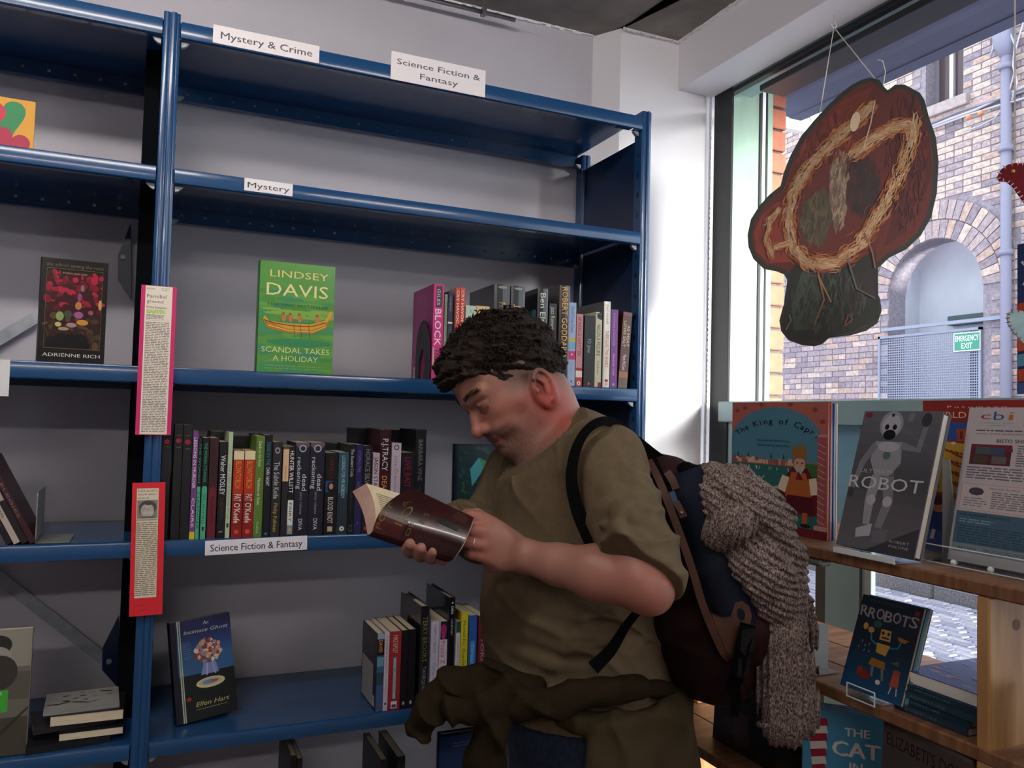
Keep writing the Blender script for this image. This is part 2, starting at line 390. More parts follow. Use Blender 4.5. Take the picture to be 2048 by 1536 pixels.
# the wall is solid except for the doorway: rebuild it around the arch
core = MB()
core.box(XF+.012, XF+.3, 2.6, ay-aR, -.1, 6.4, M=T)
core.box(XF+.012, XF+.3, ay+aR, 18, -.1, wz0, M=T); core.box(XF+.012, XF+.3, max(wy1, ay+aR), 18, wz0, 6.4, M=T)
pts = [(ay-aR, az)]+[(ay-aR*math.cos(t), az+aR*math.sin(t)) for t in np.linspace(.12, PI-.12, 14)]+[(ay+aR, az), (ay+aR, wz0), (ay-aR, wz0)]
core.prism(pts, XF+.012, XF+.3, M=T, axis='x')
if wy0 > ay-aR: core.box(XF+.012, XF+.3, ay-aR, wy0, wz0, 6.4, M=T)
if wy1 < ay+aR: core.box(XF+.012, XF+.3, wy1, ay+aR, wz0, 6.4, M=T)
core.box(XF+.012, XF+.3, max(wy0, ay-aR), min(wy1, ay+aR), wz1, 6.4, M=T)
core.build('wall', MORTAR, bld)
BT = MB().bbox(0, .03, 0, .215, 0, .065, .004); bme = []
for m in BR: o = BT.build('brick', m); bme.append(o.data); bpy.data.objects.remove(o)
nb = 0; rest = [MB() for _ in BR]
def visible(y, z):
    p = Vector((XF, y, z))-CAM; d = p.dot(FW)
    u = 1024+FOC*p.dot(RT)/d; v = 768-FOC*p.dot(UP)/d
    return 1840 < u < 2052 and 20 < v < 800 and not (v < 163-(u-1761)*.45+12)
cand = []
for r in range(0, 85):
    z = -.05+r*.075
    y = 2.6+(.1125 if r % 2 else 0)-.225
    while y < 17.8:
        L = .215
        if r % 5 == 4: L = .1025
        y0, y1 = max(y, 2.6), y+L
        if y1 > y0+.04 and not blocked(y0, y1, z, z+.065): cand.append((y0, y1, z, visible((y0+y1)/2, z)))
        y += L+.01
cand.sort(key=lambda c: (not c[3], c[0]))
rr = random.Random(3)
for y0, y1, z, vis in cand:
    k = rr.choice((0, 0, 1, 1, 2, 3, 4, 5)); xo = XF-.004+rr.random()*.008
    if z > 3.9 and y0 > 4.2 and rr.random() < .45: k = 4  # pale bricks favoured high up: sunlit brightness put into their colour
    if vis and nb < 299:
        o = bpy.data.objects.new('brick', bme[k]); COL.objects.link(o); o.parent = bld; o.location = (xo-XF, y0-5, z+.05); o.scale = (1, (y1-y0)/.215, 1); nb += 1
    else: rest[k].box(xo, xo+.03, y0, y1, z, z+.065, M=T)
for k in range(len(BR)): rest[k].build('brickwork', BR[k], bld, kind='stuff')
# two rings of arch bricks
for ring, (ra, rb, n) in enumerate(((aR+.005, aR+.215, 24), (aR+.225, aR+.44, 30))):
    for i in range(n):
        t0, t1 = PI*i/n+.006, PI*(i+1)/n-.006
        q = [(ay+ra*math.cos(t0), az+ra*math.sin(t0)), (ay+rb*math.cos(t0), az+rb*math.sin(t0)), (ay+rb*math.cos(t1), az+rb*math.sin(t1)), (ay+ra*math.cos(t1), az+ra*math.sin(t1))]
        MB().prism(q, XF-.012-.006*ring, XF+.1, M=T, axis='x').build('arch_brick', BR[(i*7+ring) % 6], bld)
# doorway: recessed plain wall, dark beam, jamb sides
REC = mat('recess_render', '#b9bcc8', .9, noise=.06, nscale=3)
rc = MB(); rc.box(XF+.55, XF+.6, ay-aR-.1, ay+aR+.1, -.1, az+aR+.1, M=T).box(XF+.3, XF+.56, ay-aR-.03, ay-aR, -.1, az+.4, M=T).box(XF+.3, XF+.56, ay+aR, ay+aR+.03, -.1, az+.4, M=T)
rc.build('recess', REC, bld)
BLUEG = mat('blue_grey_paint', '#8f93a8', .6); DGR = mat('dark_green_board', '#3d4f52', .6)
MB().box(XF+.45, XF+.55, ay-aR, ay+.15, fz(1950, 634), fz(1950, 614), M=T).build('door_lintel', DGR, bld)
MB().box(XF+.44, XF+.55, ay-aR, ay-.15, -.05, fz(1950, 650), M=T).build('door', mat('dark_door', '#4d4f66', .7, noise=.2, nscale=4), bld)  # door in mottled dark blue-grey
MB().box(XF-.06, XF-.02, fy(2040, 640), ay+aR+.05, fz(1950, 645), fz(1950, 638), M=T).build('security_bar', BLUEG, bld)
# mesh gate: frame and woven bars
gy0, gy1, gz1 = fy(1964, 660), fy(1758, 690), fz(1950, 655)
g = MB(); g.box(XF-.02, XF+.02, gy0, gy0+.03, 0, gz1, M=T).box(XF-.02, XF+.02, gy1-.03, gy1, 0, gz1, M=T).box(XF-.02, XF+.02, gy0, gy1, gz1-.03, gz1, M=T)
g.box(XF-.02, XF+.02, gy0, gy1, 0, .04, M=T)
gt = g.build('gate', BLUEG, bld)
gm = MB(); n = int((gy1-gy0)/.028)
for i in range(n): y = gy0+.03+i*(gy1-gy0-.06)/n; gm.box(XF-.004, XF, y, y+.008, 0, gz1-.03, M=T)
for i in range(int(gz1/.03)): gm.box(XF-.006, XF-.002, gy0, gy1, .02+i*.03, .03+i*.03, M=T)
mo = gm.build('gate_mesh', BLUEG, gt, kind='stuff')
# emergency exit plate on the gate
e0 = onX(1907, 667, XF-.03); e1 = onX(1961, 700, XF-.03)
pr = Print(e0.y-e1.y, e0.z-e1.z, '#f0f4ee'); pr.rect(3, 3, 97, pr.H-3, '#3c8f78'); pr.text(50, pr.H*.3, 20, 'EMERGENCY', '#f4f6f0', width=86, bold=.008); pr.text(50, pr.H*.7, 20, 'EXIT', '#f4f6f0', width=40, bold=.008)
pr.build('exit_plate', gt, T @ frame((XF-.03, (e0.y+e1.y)/2, e1.z), (0, -1, 0), za=(-1, 0, 0)))
# upper sash window
STONE = mat('stone_sill', '#a79a9c', .9, noise=.12, nscale=20); WOOD = mat('grey_sash', '#6d6a72', .6)
wn = MB().box(XF+.16, XF+.2, wy0, wy0+.06, wz0, wz1, M=T).box(XF+.16, XF+.2, wy1-.06, wy1, wz0, wz1, M=T).box(XF+.16, XF+.2, wy0, wy1, wz0, wz0+.06, M=T).build('window', WOOD, bld)
my = fy(1886, 150); MB().box(XF+.14, XF+.2, my-.025, my+.025, wz0, wz1, M=T).build('mullion', mat('white_paint', '#c9c8d6', .5), wn)
MB().box(XF+.18, XF+.19, wy0+.05, wy1-.05, wz0, wz1, M=T).build('pane', mat('dark_pane', '#4e3f44', .15), wn)
MB().bbox(XF-.08, XF+.15, wy0-.1, wy1+.1, wz0-.13, wz0, .008, M=T).build('sill', STONE, bld)
MB().box(XF-.03, XF+.02, 2.6, 9, fz(1880, 246), fz(1880, 232), M=T).build('string_course', BR[2], bld)
# drainpipe with hopper, cables
PIPE = mat('grey_pipe', '#85849a', .5)
py_ = fy(2021, 400); q = MB().tube([(XF-.07, py_, 0), (XF-.07, py_, 6.2)], .055, 10, True)
q.tube([(XF-.07, py_, fz(2010, 120)), (XF-.07, py_+.02, fz(2010, 95)), (XF-.07, py_+.05, fz(2008, 60))], [.06, .10, .11], 12)
for zz in (fz(2015, 138), fz(2020, 300), fz(2020, 507), 1.2): q.tube([(XF-.07, py_, zz-.03), (XF-.07, py_, zz+.03)], .075, 12)
q.v = [tuple(T @ Vector(v)) for v in q.v]; q.build('drainpipe', PIPE, bld, smooth=True)
CAB = mat('pale_cable', '#b4b2c2', .6)
for i, (pts, r, m) in enumerate(((((1850, 258), (1900, 238), (1950, 220), (2000, 196), (2050, 172)), .017, CAB), (((1850, 252), (1920, 222), (1975, 205), (2050, 182)), .013, PIPE), (((1850, 262), (1930, 232), (2000, 210), (2050, 196)), .012, CAB),
    (((1930, 262), (1960, 252), (1990, 236), (2010, 210), (2022, 170), (2030, 140)), .009, CAB), (((2015, 55), (2030, 90), (2026, 130), (2034, 165), (2024, 200)), .012, CAB), (((2030, 40), (2031, 90), (2028, 120)), .009, CAB), (((2048, 40), (2035, 85), (2030, 110)), .009, CAB), (((1992, 60), (1985, 100), (1980, 112)), .009, CAB))):
    t = MB().tube([T @ onX(x, y, XF-.05-.01*i) for x, y in pts], r, 6); t.build('cable', m, bld, smooth=True)
for a, b in (((1934, 236), (1942, 231)), ((1958, 228), (1966, 223))):
    MB().tube([T @ onX(*a, XF-.12), T @ onX(*b, XF-.12)], .022, 8).build('cable_connector', mat('orange_plastic', '#e08a5a', .5), bld)

# ground: road bed, setts, kerb, far pavement
struct(MB().box(1.60, 8.4, -8, 22, -.35, -.075), 'road', mat('road_joint', '#3c3a42', .95))
struct(MB().box(1.60, 2.5, -8, 22, -.07, -.03), 'pavement', mat('paving', '#77767e', .9, noise=.15, nscale=8))
road = bpy.data.objects['road']
SM = [mat('sett_%d' % i, c, .75, noise=.2, nscale=20, bump=.5, bscale=40) for i, c in enumerate(('#7d7d8c', '#6c6c7e', '#8b8a96'))]
sb = MB().bbox(0, .105, 0, .21, 0, .06, .014); sme = []
for m in SM: o = sb.build('cobblestone', m); sme.append(o.data); bpy.data.objects.remove(o)
cells = []; rg2 = random.Random(5)
for i in range(int(4.45/.115)):
    x = 2.53+i*.115; y = -6+(i % 2)*.11
    while y < 16:
        p = Vector((x, y, -.05))-CAM; d = p.dot(FW); vis = False
        if d > .5: u = 1024+FOC*p.dot(RT)/d; v = 768-FOC*p.dot(UP)/d; vis = 1735 < u < 1960 and 1130 < v < 1480
        cells.append((not vis, -v if vis else 0, x, y)); y += .222
cells.sort(); rest = MB(); ns = 0
for nv, _, x, y in cells:
    if not nv and ns < 298:
        o = bpy.data.objects.new('cobblestone', rg2.choice(sme)); COL.objects.link(o); o.parent = road; o.location = (x, y, -.088+rg2.random()*.012); o.rotation_euler = (rg2.uniform(-.02, .02), rg2.uniform(-.02, .02), rg2.uniform(-.03, .03)); ns += 1
    else: rest.box(x, x+.105, y, y+.21, -.08, -.032+rg2.random()*.012)
rest.build('cobbles', SM[1], road, kind='stuff')
KERB = mat('kerb_granite', '#5f5d62', .9, noise=.4, nscale=60, bump=.5, bscale=70)
kb = bpy.data.objects.new('kerb', None); COL.objects.link(kb); kb['kind'] = 'structure'
y = -6
while y < 18: MB().bbox(7.0, 7.16, y, y+.9, -.1, .10, .02).build('kerbstone', KERB, kb); y += .905
struct(MB().box(7.16, 8.32, -8, 22, -.2, .095), 'pavement', mat('paving', '#77767e', .9))
MB().prism([(0, 0), (.10, .02), (.16, .0), (.2, .05), (.12, .09), (.03, .07)], 0, .012).build('litter', mat('crumpled_paper', '#fff0dc', .8), None, M=Matrix.Translation(onZ(1836, 1317, -.03)))
tag(bpy.data.objects['litter'], 'scrap of pale paper lying on the cobbles outside', 'litter')
# flat canopy over the shop front outside
cm = mat('canopy_fabric', '#596079', .8, noise=.08, nscale=3)
cn = thing('canopy', 'blue grey canopy over the shop front outside the window', 'canopy', (1.6, .75, 2.8))
MB().box(0, .66, -6, 0, 0, .05).build('soffit', cm, cn)
MB().box(.60, .66, -6, 0, -.004, .06).build('edge_rail', cm, cn)
MB().box(.30, .304, -6, 0, -.004, .0).build('seam', mat('canopy_seam', '#444a5e', .8), cn)
# orange brick pier at the end of the shop front
pr_ = thing('brick_pier', 'narrow orange brick pier beside the shop window outside', 'pier', (1.72, .47, -.05))
MB().box(.012, .20, .012, .27, 0, 2.84).build('core', mat('pier_mortar', '#5a5650', .95), pr_)
OB = mat('orange_brick', '#b86a52', .85, noise=.12, nscale=20, bump=.3, bscale=60)
ob = MB().bbox(0, .215, 0, .27, 0, .066, .003).build('brick', OB, pr_)
for i in range(37):
    o = ob if i == 0 else ob.copy()
    if i: COL.objects.link(o)
    o.location = (-.004+.002*(i % 2), 0, .005+i*.076)
# far white sign board and pale buildings down the street
sg0, sg1 = onY(1556, 222, 6.2), onY(1668, 275, 6.2)
sg = thing('hanging_sign', 'white projecting sign board with dark capitals down the street', 'sign', (sg0.x, 6.2, sg1.z))
W, H = sg1.x-sg0.x, .42
MB().bbox(0, W, 0, .12, -.0, H, .01).build('board', mat('sign_white', '#fbfaf5', .5), sg)
pr = Print(W, H); pr.text(40, 13, 8, 'UPP', '#555560', align='l', width=24); pr.text(33, 24, 9, 'CIR', '#555560', align='l', width=27)
pr.build('sign_lettering', sg, Matrix.Translation((W/2, -.002, 0)) @ Matrix.Rotation(PI/2, 4, 'X'))
MB().tube([(W/2, .06, H), (W/2, .06, H+1.2)], .02, 8).build('bracket', PIPE, sg)
fb = thing('far_building', 'pale lilac brick building at the end of the side street', 'building', (2.0, 13, -.05))
MB().box(0, 6.2, 0, .4, 0, 5.2).build('wall', mat('lilac_wall', '#b3a9c4', .9, noise=.2, nscale=9), fb)
for i in range(3): MB().box(.5+i*1.9, 1.4+i*1.9, -.03, 0, 2.9, 4.3).build('window', mat('lilac_window', '#6c6880', .4), fb)
for i in range(4): MB().box(0, 6.2, -.012, 0, 1+i*.9, 1.03+i*.9).build('band', mat('lilac_band', '#8a82a0', .9), fb)
# ================================================================== blue metal shelving
BLUE = mat('blue_enamel', '#1f4a78', .2, spec=.6, coat=.2, bump=.06, bscale=220, bdist=.001)
NAVY = mat('navy_enamel', '#16284c', .35, noise=.1, nscale=12)
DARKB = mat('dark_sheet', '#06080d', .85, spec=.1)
GALV = mat('galvanised', '#a2a6ae', .5, metal=.25, noise=.2, nscale=30)
SHZ = [(2.348, 2.314), (2.062, 2.031), (1.680, 1.648), (1.353, 1.322), (.981, .952), (.62, .59), (.22, .19)]
BAY = 1.05; DEP = .335
unit = thing('metal_shelving', 'blue enamelled metal bookshop shelving in two bays against the back wall', 'shelving')
def post_profile(w, d):
    # ribbed front: flat, bead, groove, bead
    return [(-w/2, 0), (-w/2+.004, -.003), (-w*.18, -.003), (-w*.12, -.001), (-w*.06, -.001), (0, -.005), (w*.12, -.006), (w*.24, -.005), (w*.32, -.001), (w/2-.003, -.001), (w/2, .001), (w/2, d), (-w/2, d)]
for x in (-.015-BAY-.03, -.015, BAY+.013):
    for yb, nm in ((0, 'front'), (DEP-.032, 'rear')):
        pf = [(px+x, py+yb) for px, py in post_profile(.030 if x < 1 else .027, .032)]
        o = MB().prism(pf, 0, 2.362 if nm == 'front' else 2.34).build('upright', BLUE, unit); smooth_by_angle(o, 50)
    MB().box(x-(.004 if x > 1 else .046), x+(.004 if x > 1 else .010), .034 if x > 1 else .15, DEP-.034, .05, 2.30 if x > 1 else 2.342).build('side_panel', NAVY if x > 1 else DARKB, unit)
    if x < 1: smooth_by_angle(MB().prism([(px*1.0+x-.030, py+DEP-.034) for px, py in post_profile(.030, .032)], 0, 2.34).build('upright', BLUE, unit), 50)
    sl = MB()
    for i in range(44): sl.box(x+(.0137 if x < 1 else -.0142), x+(.0157 if x < 1 else -.0127), .012, .018, .1+i*.05, .112+i*.05)
    sl.build('slot_strip', mat('slot_black', '#05070c', .6), unit, kind='stuff')
    # steel strip added at the panel edge for the light caught on the rear post
    MB().box(x-.0155 if x > 1 else x+.0135, x-.0135 if x > 1 else x+.0155, DEP-.036, DEP-.034, .05, 2.3).build('edge_glint', STEEL, unit)
def shelf(x0, x1, zt, zb):
    s = MB().box(x0, x1, .001, DEP-.002, zt-.0035, zt-.002).build('shelf', BLUE, unit)
    lp = [(0, zb), (-.0035, zb+.0015), (-.004, zb+.003), (-.004, zt-.004), (-.0030, zt-.0015), (.002, zt), (.004, zt-.002), (.003, zb+.004)]
    o = MB().prism(lp, x0+.0015, x1-.0015, axis='x').build('front_lip', BLUE, s); smooth_by_angle(o, 28)
    r = MB(); n = int(round((x1-x0)/.05)); st = (x1-x0)/n                        # rear lip with a row of punched holes
    yb = DEP-.004
    r.box(x0, x1, yb-.014, yb+.0015, zb-.006, zb-.004)
    r.box(x0, x1, yb, yb+.0015, zb+.012+.006, zt-.002).box(x0, x1, yb, yb+.0015, zb-.004, zb+.012)
    for i in range(n+1):
        a = x0+(i-.5)*st+.003 if i else x0; b = x0+(i+.5)*st-.003 if i < n else x1
        r.box(a, b, yb, yb+.0015, zb+.012, zb+.018)
    r.build('rear_lip', BLUE, s)
    f = MB()                                                                     # return flange under the front lip, notched
    for i in range(n+1):
        a = x0+(i-.5)*st+.003 if i else x0; b = x0+(i+.5)*st-.003 if i < n else x1
        f.box(a, b, .002, .016, zb, zb+.0012)
    f.build('flange', BLUE, s)
    return s
for zt, zb in SHZ:
    for x0, x1 in ((-.03-BAY, -.03), (0, BAY)):
        shelf(x0, x1, zt, zb)
        for cxp in (x0+.012, x1-.012):
            e_ = 1 if cxp < (x0+x1)/2 else -1
            MB().prism([(cxp-.009*e_, zb-.001), (cxp+.006*e_, zb-.001), (cxp+.002*e_, zb-.006), (cxp-.004*e_, zb-.011), (cxp-.009*e_, zb-.012)][::e_], .010, .020, axis='y').build('clip', GALV, unit)
            MB().prism([(cxp-.009*e_, zb-.001), (cxp+.006*e_, zb-.001), (cxp+.002*e_, zb-.006), (cxp-.004*e_, zb-.011), (cxp-.009*e_, zb-.012)][::e_], DEP-.03, DEP-.022, axis='y').build('clip', GALV, unit)
# diagonal bracing behind the left bay, gusset plates on the post
for a, b in (((-60, 1110), (208, 1318)), ((-60, 712), (76, 632))):
    p, q = onY(*a, DEP-.004), onY(*b, DEP-.004); d = (q-p).normalized(); n = Vector((-d.z, 0, d.x))*.0125
    MB().add([p-n, q-n, q+n, p+n, p-n+Vector((0, .003, 0)), q-n+Vector((0, .003, 0)), q+n+Vector((0, .003, 0)), p+n+Vector((0, .003, 0))], [(0, 1, 2, 3), (7, 6, 5, 4), (0, 4, 5, 1), (3, 2, 6, 7), (1, 5, 6, 2), (0, 3, 7, 4)]).build('brace', GALV, unit)
for pts, bolt in ((((262, 445), (262, 600), (236, 560), (236, 510)), (246, 515)), (((238, 1230), (238, 1378), (204, 1340), (205, 1296)), (218, 1322))):
    Y = DEP-.012; P = [onY(*p, Y) for p in pts]
    g = MB().prism([(p.x, p.z) for p in P][::-1], Y-.0, Y+.003, axis='y').build('gusset_plate', NAVY, unit)
    c = onY(*bolt, Y); MB().tube([(c.x, Y+.002, c.z), (c.x, Y-.006, c.z)], .006, 6).build('bolt', GALV, g)

# signs on the shelving
def plate(name, label, corners, Y, depth, tilt=0, bg='#f4ecee', cat='sign', group=None, art=None, w=None, material=None):
    """flat sheet given by its top-left and lower-right pixel corners on the plane Y"""
    a, b = onY(*corners[0], Y), onY(*corners[1], Y); W, H = abs(b.x-a.x), abs(a.z-b.z)
    M = Matrix.Translation(((a.x+b.x)/2, Y, min(a.z, b.z))) @ Matrix.Rotation(tilt, 4, 'Y')
    t = thing(name, label, cat, M=M, group=group)
    MB().bbox(-W/2, W/2, 0, depth, 0, H, min(.0008, depth*.3)).build('card', mat('card_'+bg[1:], bg, .6), t)
    pr = Print(W, H); art(pr); pr.build('card_print', t, Matrix.Translation((0, -.0001, 0)) @ Matrix.Rotation(PI/2, 4, 'X'), material)
    return t
def s1(p): p.text(50, p.H*.50, p.H*.40, 'Mystery & Crime', '#55565c', bold=.008, width=86)
def s2(p): p.text(50, p.H*.32, p.H*.21, 'Science Fiction &', '#55565c', bold=.008, width=88); p.text(50, p.H*.70, p.H*.21, 'Fantasy', '#55565c', bold=.008, width=40)
plate('section_sign', 'large white card reading Mystery & Crime on the top shelf edge', ((427, 48), (638, 127)), -.006, .0015, art=s1)
plate('section_sign', 'large white card reading Science Fiction & Fantasy on the top shelf edge', ((783, 101), (970, 195)), -.006, .0015, art=s2)
plate('section_sign', 'small white label reading Mystery on the second shelf edge', ((489, 355), (585, 393)), -.006, .001, art=lambda p: (p.rect(1, 3, 99, p.H-3, '#f2edf0'), p.text(50, p.H*.5, p.H*.46, 'Mystery', '#4a4d4c', bold=.008, width=86)))
plate('section_sign', 'long white label reading Science Fiction & Fantasy below the paperbacks', ((411, 1080), (614, 1101)), -.006, .001, tilt=-.02, bg='#eceaf2', art=lambda p: (p.text(50, p.H*.5, p.H*.5, 'Science Fiction & Fantasy', '#3b414e', bold=.008, width=90)))
plate('blank_card', 'blank white card hanging from the left bay shelf', ((-14, 718), (17, 793)), -.006, .001, bg='#d9d8da', art=lambda p: p.rect(0, 0, 1, 1, '#d9d8da'))
def clipping1(p):
    p.rect(0, 0, 100, p.H, '#d3256c'); p.rect(12, 1, 88, p.H-1.5, '#efe2d2'); H = p.H
    p.text(28, 10, 5, 'POETRY', '#6a6a66', align='c'); p.text(66, 7, 4, 'Irish Times', '#33333a', shear=.3); p.text(66, 13, 4, '9/7/05', '#33333a', shear=.3)
    p.text(17, 32, 11, 'Familial', '#5c5550', align='l', width=54); p.text(17, 48, 10, 'ground', '#5c5550', align='l', width=46); p.text(17, 66, 7.5, 'Fiona Sampson', '#4c4845', align='l', width=56, bold=.008)
    p.greek(17, 74, 70, 86, 3, '#a8d040', .8, 4); p.greek(17, 89, 66, 104, 4, '#77716c', .5, 5); p.rect(17, 106, 82, 106.6, '#77716c'); p.greek(16, 112, 84, H-6, 66, '#857d76', .5, 6, .05)
def clipping2(p):
    p.rect(0, 0, 100, p.H, '#e02836'); p.rect(14, 19, 80, p.H*.866, '#e3d6bd'); H = p.H
    for i, t in enumerate(("Late poet's", 'work wins', 'award')): p.text(17, 26+i*12, 8, t, '#574f4a', align='l', width=(60, 54, 32)[i])
    p.rect(16, 58, 78, 118, '#8a8580'); p.ell(48, 82, 27, 23, '#524c48'); p.ell(30, 92, 8, 14, '#5c5651'); p.ell(47, 93, 20, 24, '#b9b0a6'); p.ell(50, 96, 15, 18, '#c6beb3'); p.poly([(26, 80), (34, 71), (50, 75), (64, 72), (69, 84), (66, 70), (48, 62), (30, 67)], '#48433f')
    for gx in (38, 56): p.stroke([(gx+7*math.cos(a*.5236), 88+4.6*math.sin(a*.5236)) for a in range(13)], .9, '#5b544f'); p.ell(gx, 88, 1.6, 1.4, '#4a443f')
    p.stroke([(45, 87), (49, 87)], .9, '#5b544f'); p.stroke([(38, 104), (47, 108), (56, 104)], [.6, 2, .6], '#8a6f66')
    p.stroke([(47, 86), (49, 95), (45, 97)], 1.6, '#8d8378'); p.poly([(22, 118), (30, 111), (64, 111), (74, 118)], '#6b6661'); p.greek(15, 121, 78, 126, 2, '#57514c', .6, 2); p.greek(15, 131, 79, H*.855, 38, '#8b8373', .5, 3, .05)
    p.text(20, H*.92, 5, 'IR TIMES', '#7a1a22', align='l'); p.text(24, H*.96, 5, '11/7/05', '#7a1a22', align='l')
def strip(name, label, px, art, bg):
    # quad: top-left, top-right, bottom-left px on plane Y just in front of the post
    Y = -.016; a, b, c = (onY(*q, Y) for q in px); W = (b-a).length; H = (c-a).length; x = (b-a).normalized()
    ang = math.atan2((a-c).x, (a-c).z); M = Matrix.Translation((c+x*W/2)) @ Matrix.Rotation(ang, 4, 'Y')
    t = thing(name, label, 'newspaper cutting', M=M)
    MB().bbox(-W/2, W/2, 0, .0008, 0, H, .0002).build('backing_card', mat('card_'+bg[1:], bg, .6), t)
    p = Print(W, H); art(p); p.build('newsprint', t, Matrix.Translation((0, -.0001, 0)) @ Matrix.Rotation(PI/2, 4, 'X'))
strip('newspaper_cutting', 'tall cutting on a pink card strip headed Familial ground, taped to the blue post', ((283, 569), (354, 575), (270, 869)), clipping1, '#d3256c')
strip('newspaper_cutting', 'cutting with a small portrait photo on a red card strip, lower on the post', ((265, 965), (331, 965), (258, 1233)), clipping2, '#e02836')
# ================================================================== books
PAGE = mat('page_edges', '#d9cbb0', .9, noise=.12, nscale=60, stretch=(30, 30, .6))
PAGEY = mat('page_edges_white', '#e6e2da', .9, noise=.08, nscale=60, stretch=(30, 30, .6))
def book(label, w, h, t, M, cover='#222222', spine=None, front=None, back=None, sp=None, hard=False, group=None, name='book', pages=None, cat='book', gloss=False, DH=None):
    root = thing(name, label, cat, M=M, group=group)
    c = .0025 if hard else .0009; s = c; ov = .003 if hard else 0; bl = min(.003, t*.12) if hard else 0
    out = [(-w/2, 0), (w/2, 0), (w/2, c), (-w/2+s+.001, c), (-w/2+s+.001, t-c), (w/2, t-c), (w/2, t), (-w/2, t)]
    if bl: out += [(-w/2-bl*.7, t*.85), (-w/2-bl, t*.5), (-w/2-bl*.7, t*.15)]
    m = MB().colour(cover); m.prism(out, 0, h); n = len(out)
    sc_ = lin(spine or cover)
    for i in range(n):
        a, b = out[i], out[(i+1) % n]
        if a[0] <= -w/2+1e-6 and b[0] <= -w/2+1e-6: m.c[i] = sc_
    mt = GLOSS if gloss or hard else printed('satin_print', .4)
    m.build('cover', mt, root)
    MB().box(-w/2+s+.0012, w/2-ov-.0006, c+.0001, t-c-.0001, ov+.0004, h-ov-.0006).build('page_block', pages or PAGE, root)
    if front: p = Print(w, h, DH=DH); front(p); p.build('cover_print', root, Matrix.Translation((0, -.00005, 0)) @ Matrix.Rotation(PI/2, 4, 'X'), mt)
    if back: p = Print(w, h); back(p); p.build('back_print', root, Matrix.Translation((0, t+.00005, 0)) @ Matrix.Rotation(PI, 4, 'Z') @ Matrix.Rotation(PI/2, 4, 'X'), mt)
    if sp:
        p = Print(t, h); spine_art(p, sp); x = -w/2-.00005-(bl*1.02 if bl else 0)
        p.build('spine_print', root, Matrix.Translation((x, t/2, 0)) @ Matrix.Rotation(-PI/2, 4, 'Z') @ Matrix.Rotation(PI/2, 4, 'X'), mt)
    return root
def spine_art(p, items):
    H = p.H
    for it in items:
        k = it[0]
        if k == 't':
            _, s, f0, f1, col = it[:5]; wf = it[5] if len(it) > 5 else .5; off = it[6] if len(it) > 6 else 0
            p.text(50+off, H*(f0+f1)/2, wf*100, s, col, rot=90, width=(f1-f0)*H, bold=.008)
        elif k == 'r': _, f0, f1, col = it[:4]; x0, x1 = it[4:6] if len(it) > 5 else (0, 100); p.rect(x0, f0*H, x1, f1*H, col)
        elif k == 'e': _, fy_, r, col = it[:4]; p.ell(50, fy_*H, r, r*(it[4] if len(it) > 4 else 1), col)
        elif k == 'h': _, s, f, col, w_ = it; p.text(50, f*H, 18, s, col, width=w_)
        elif k == 'g': _, f0, f1, col = it[:4]; n = 14
            
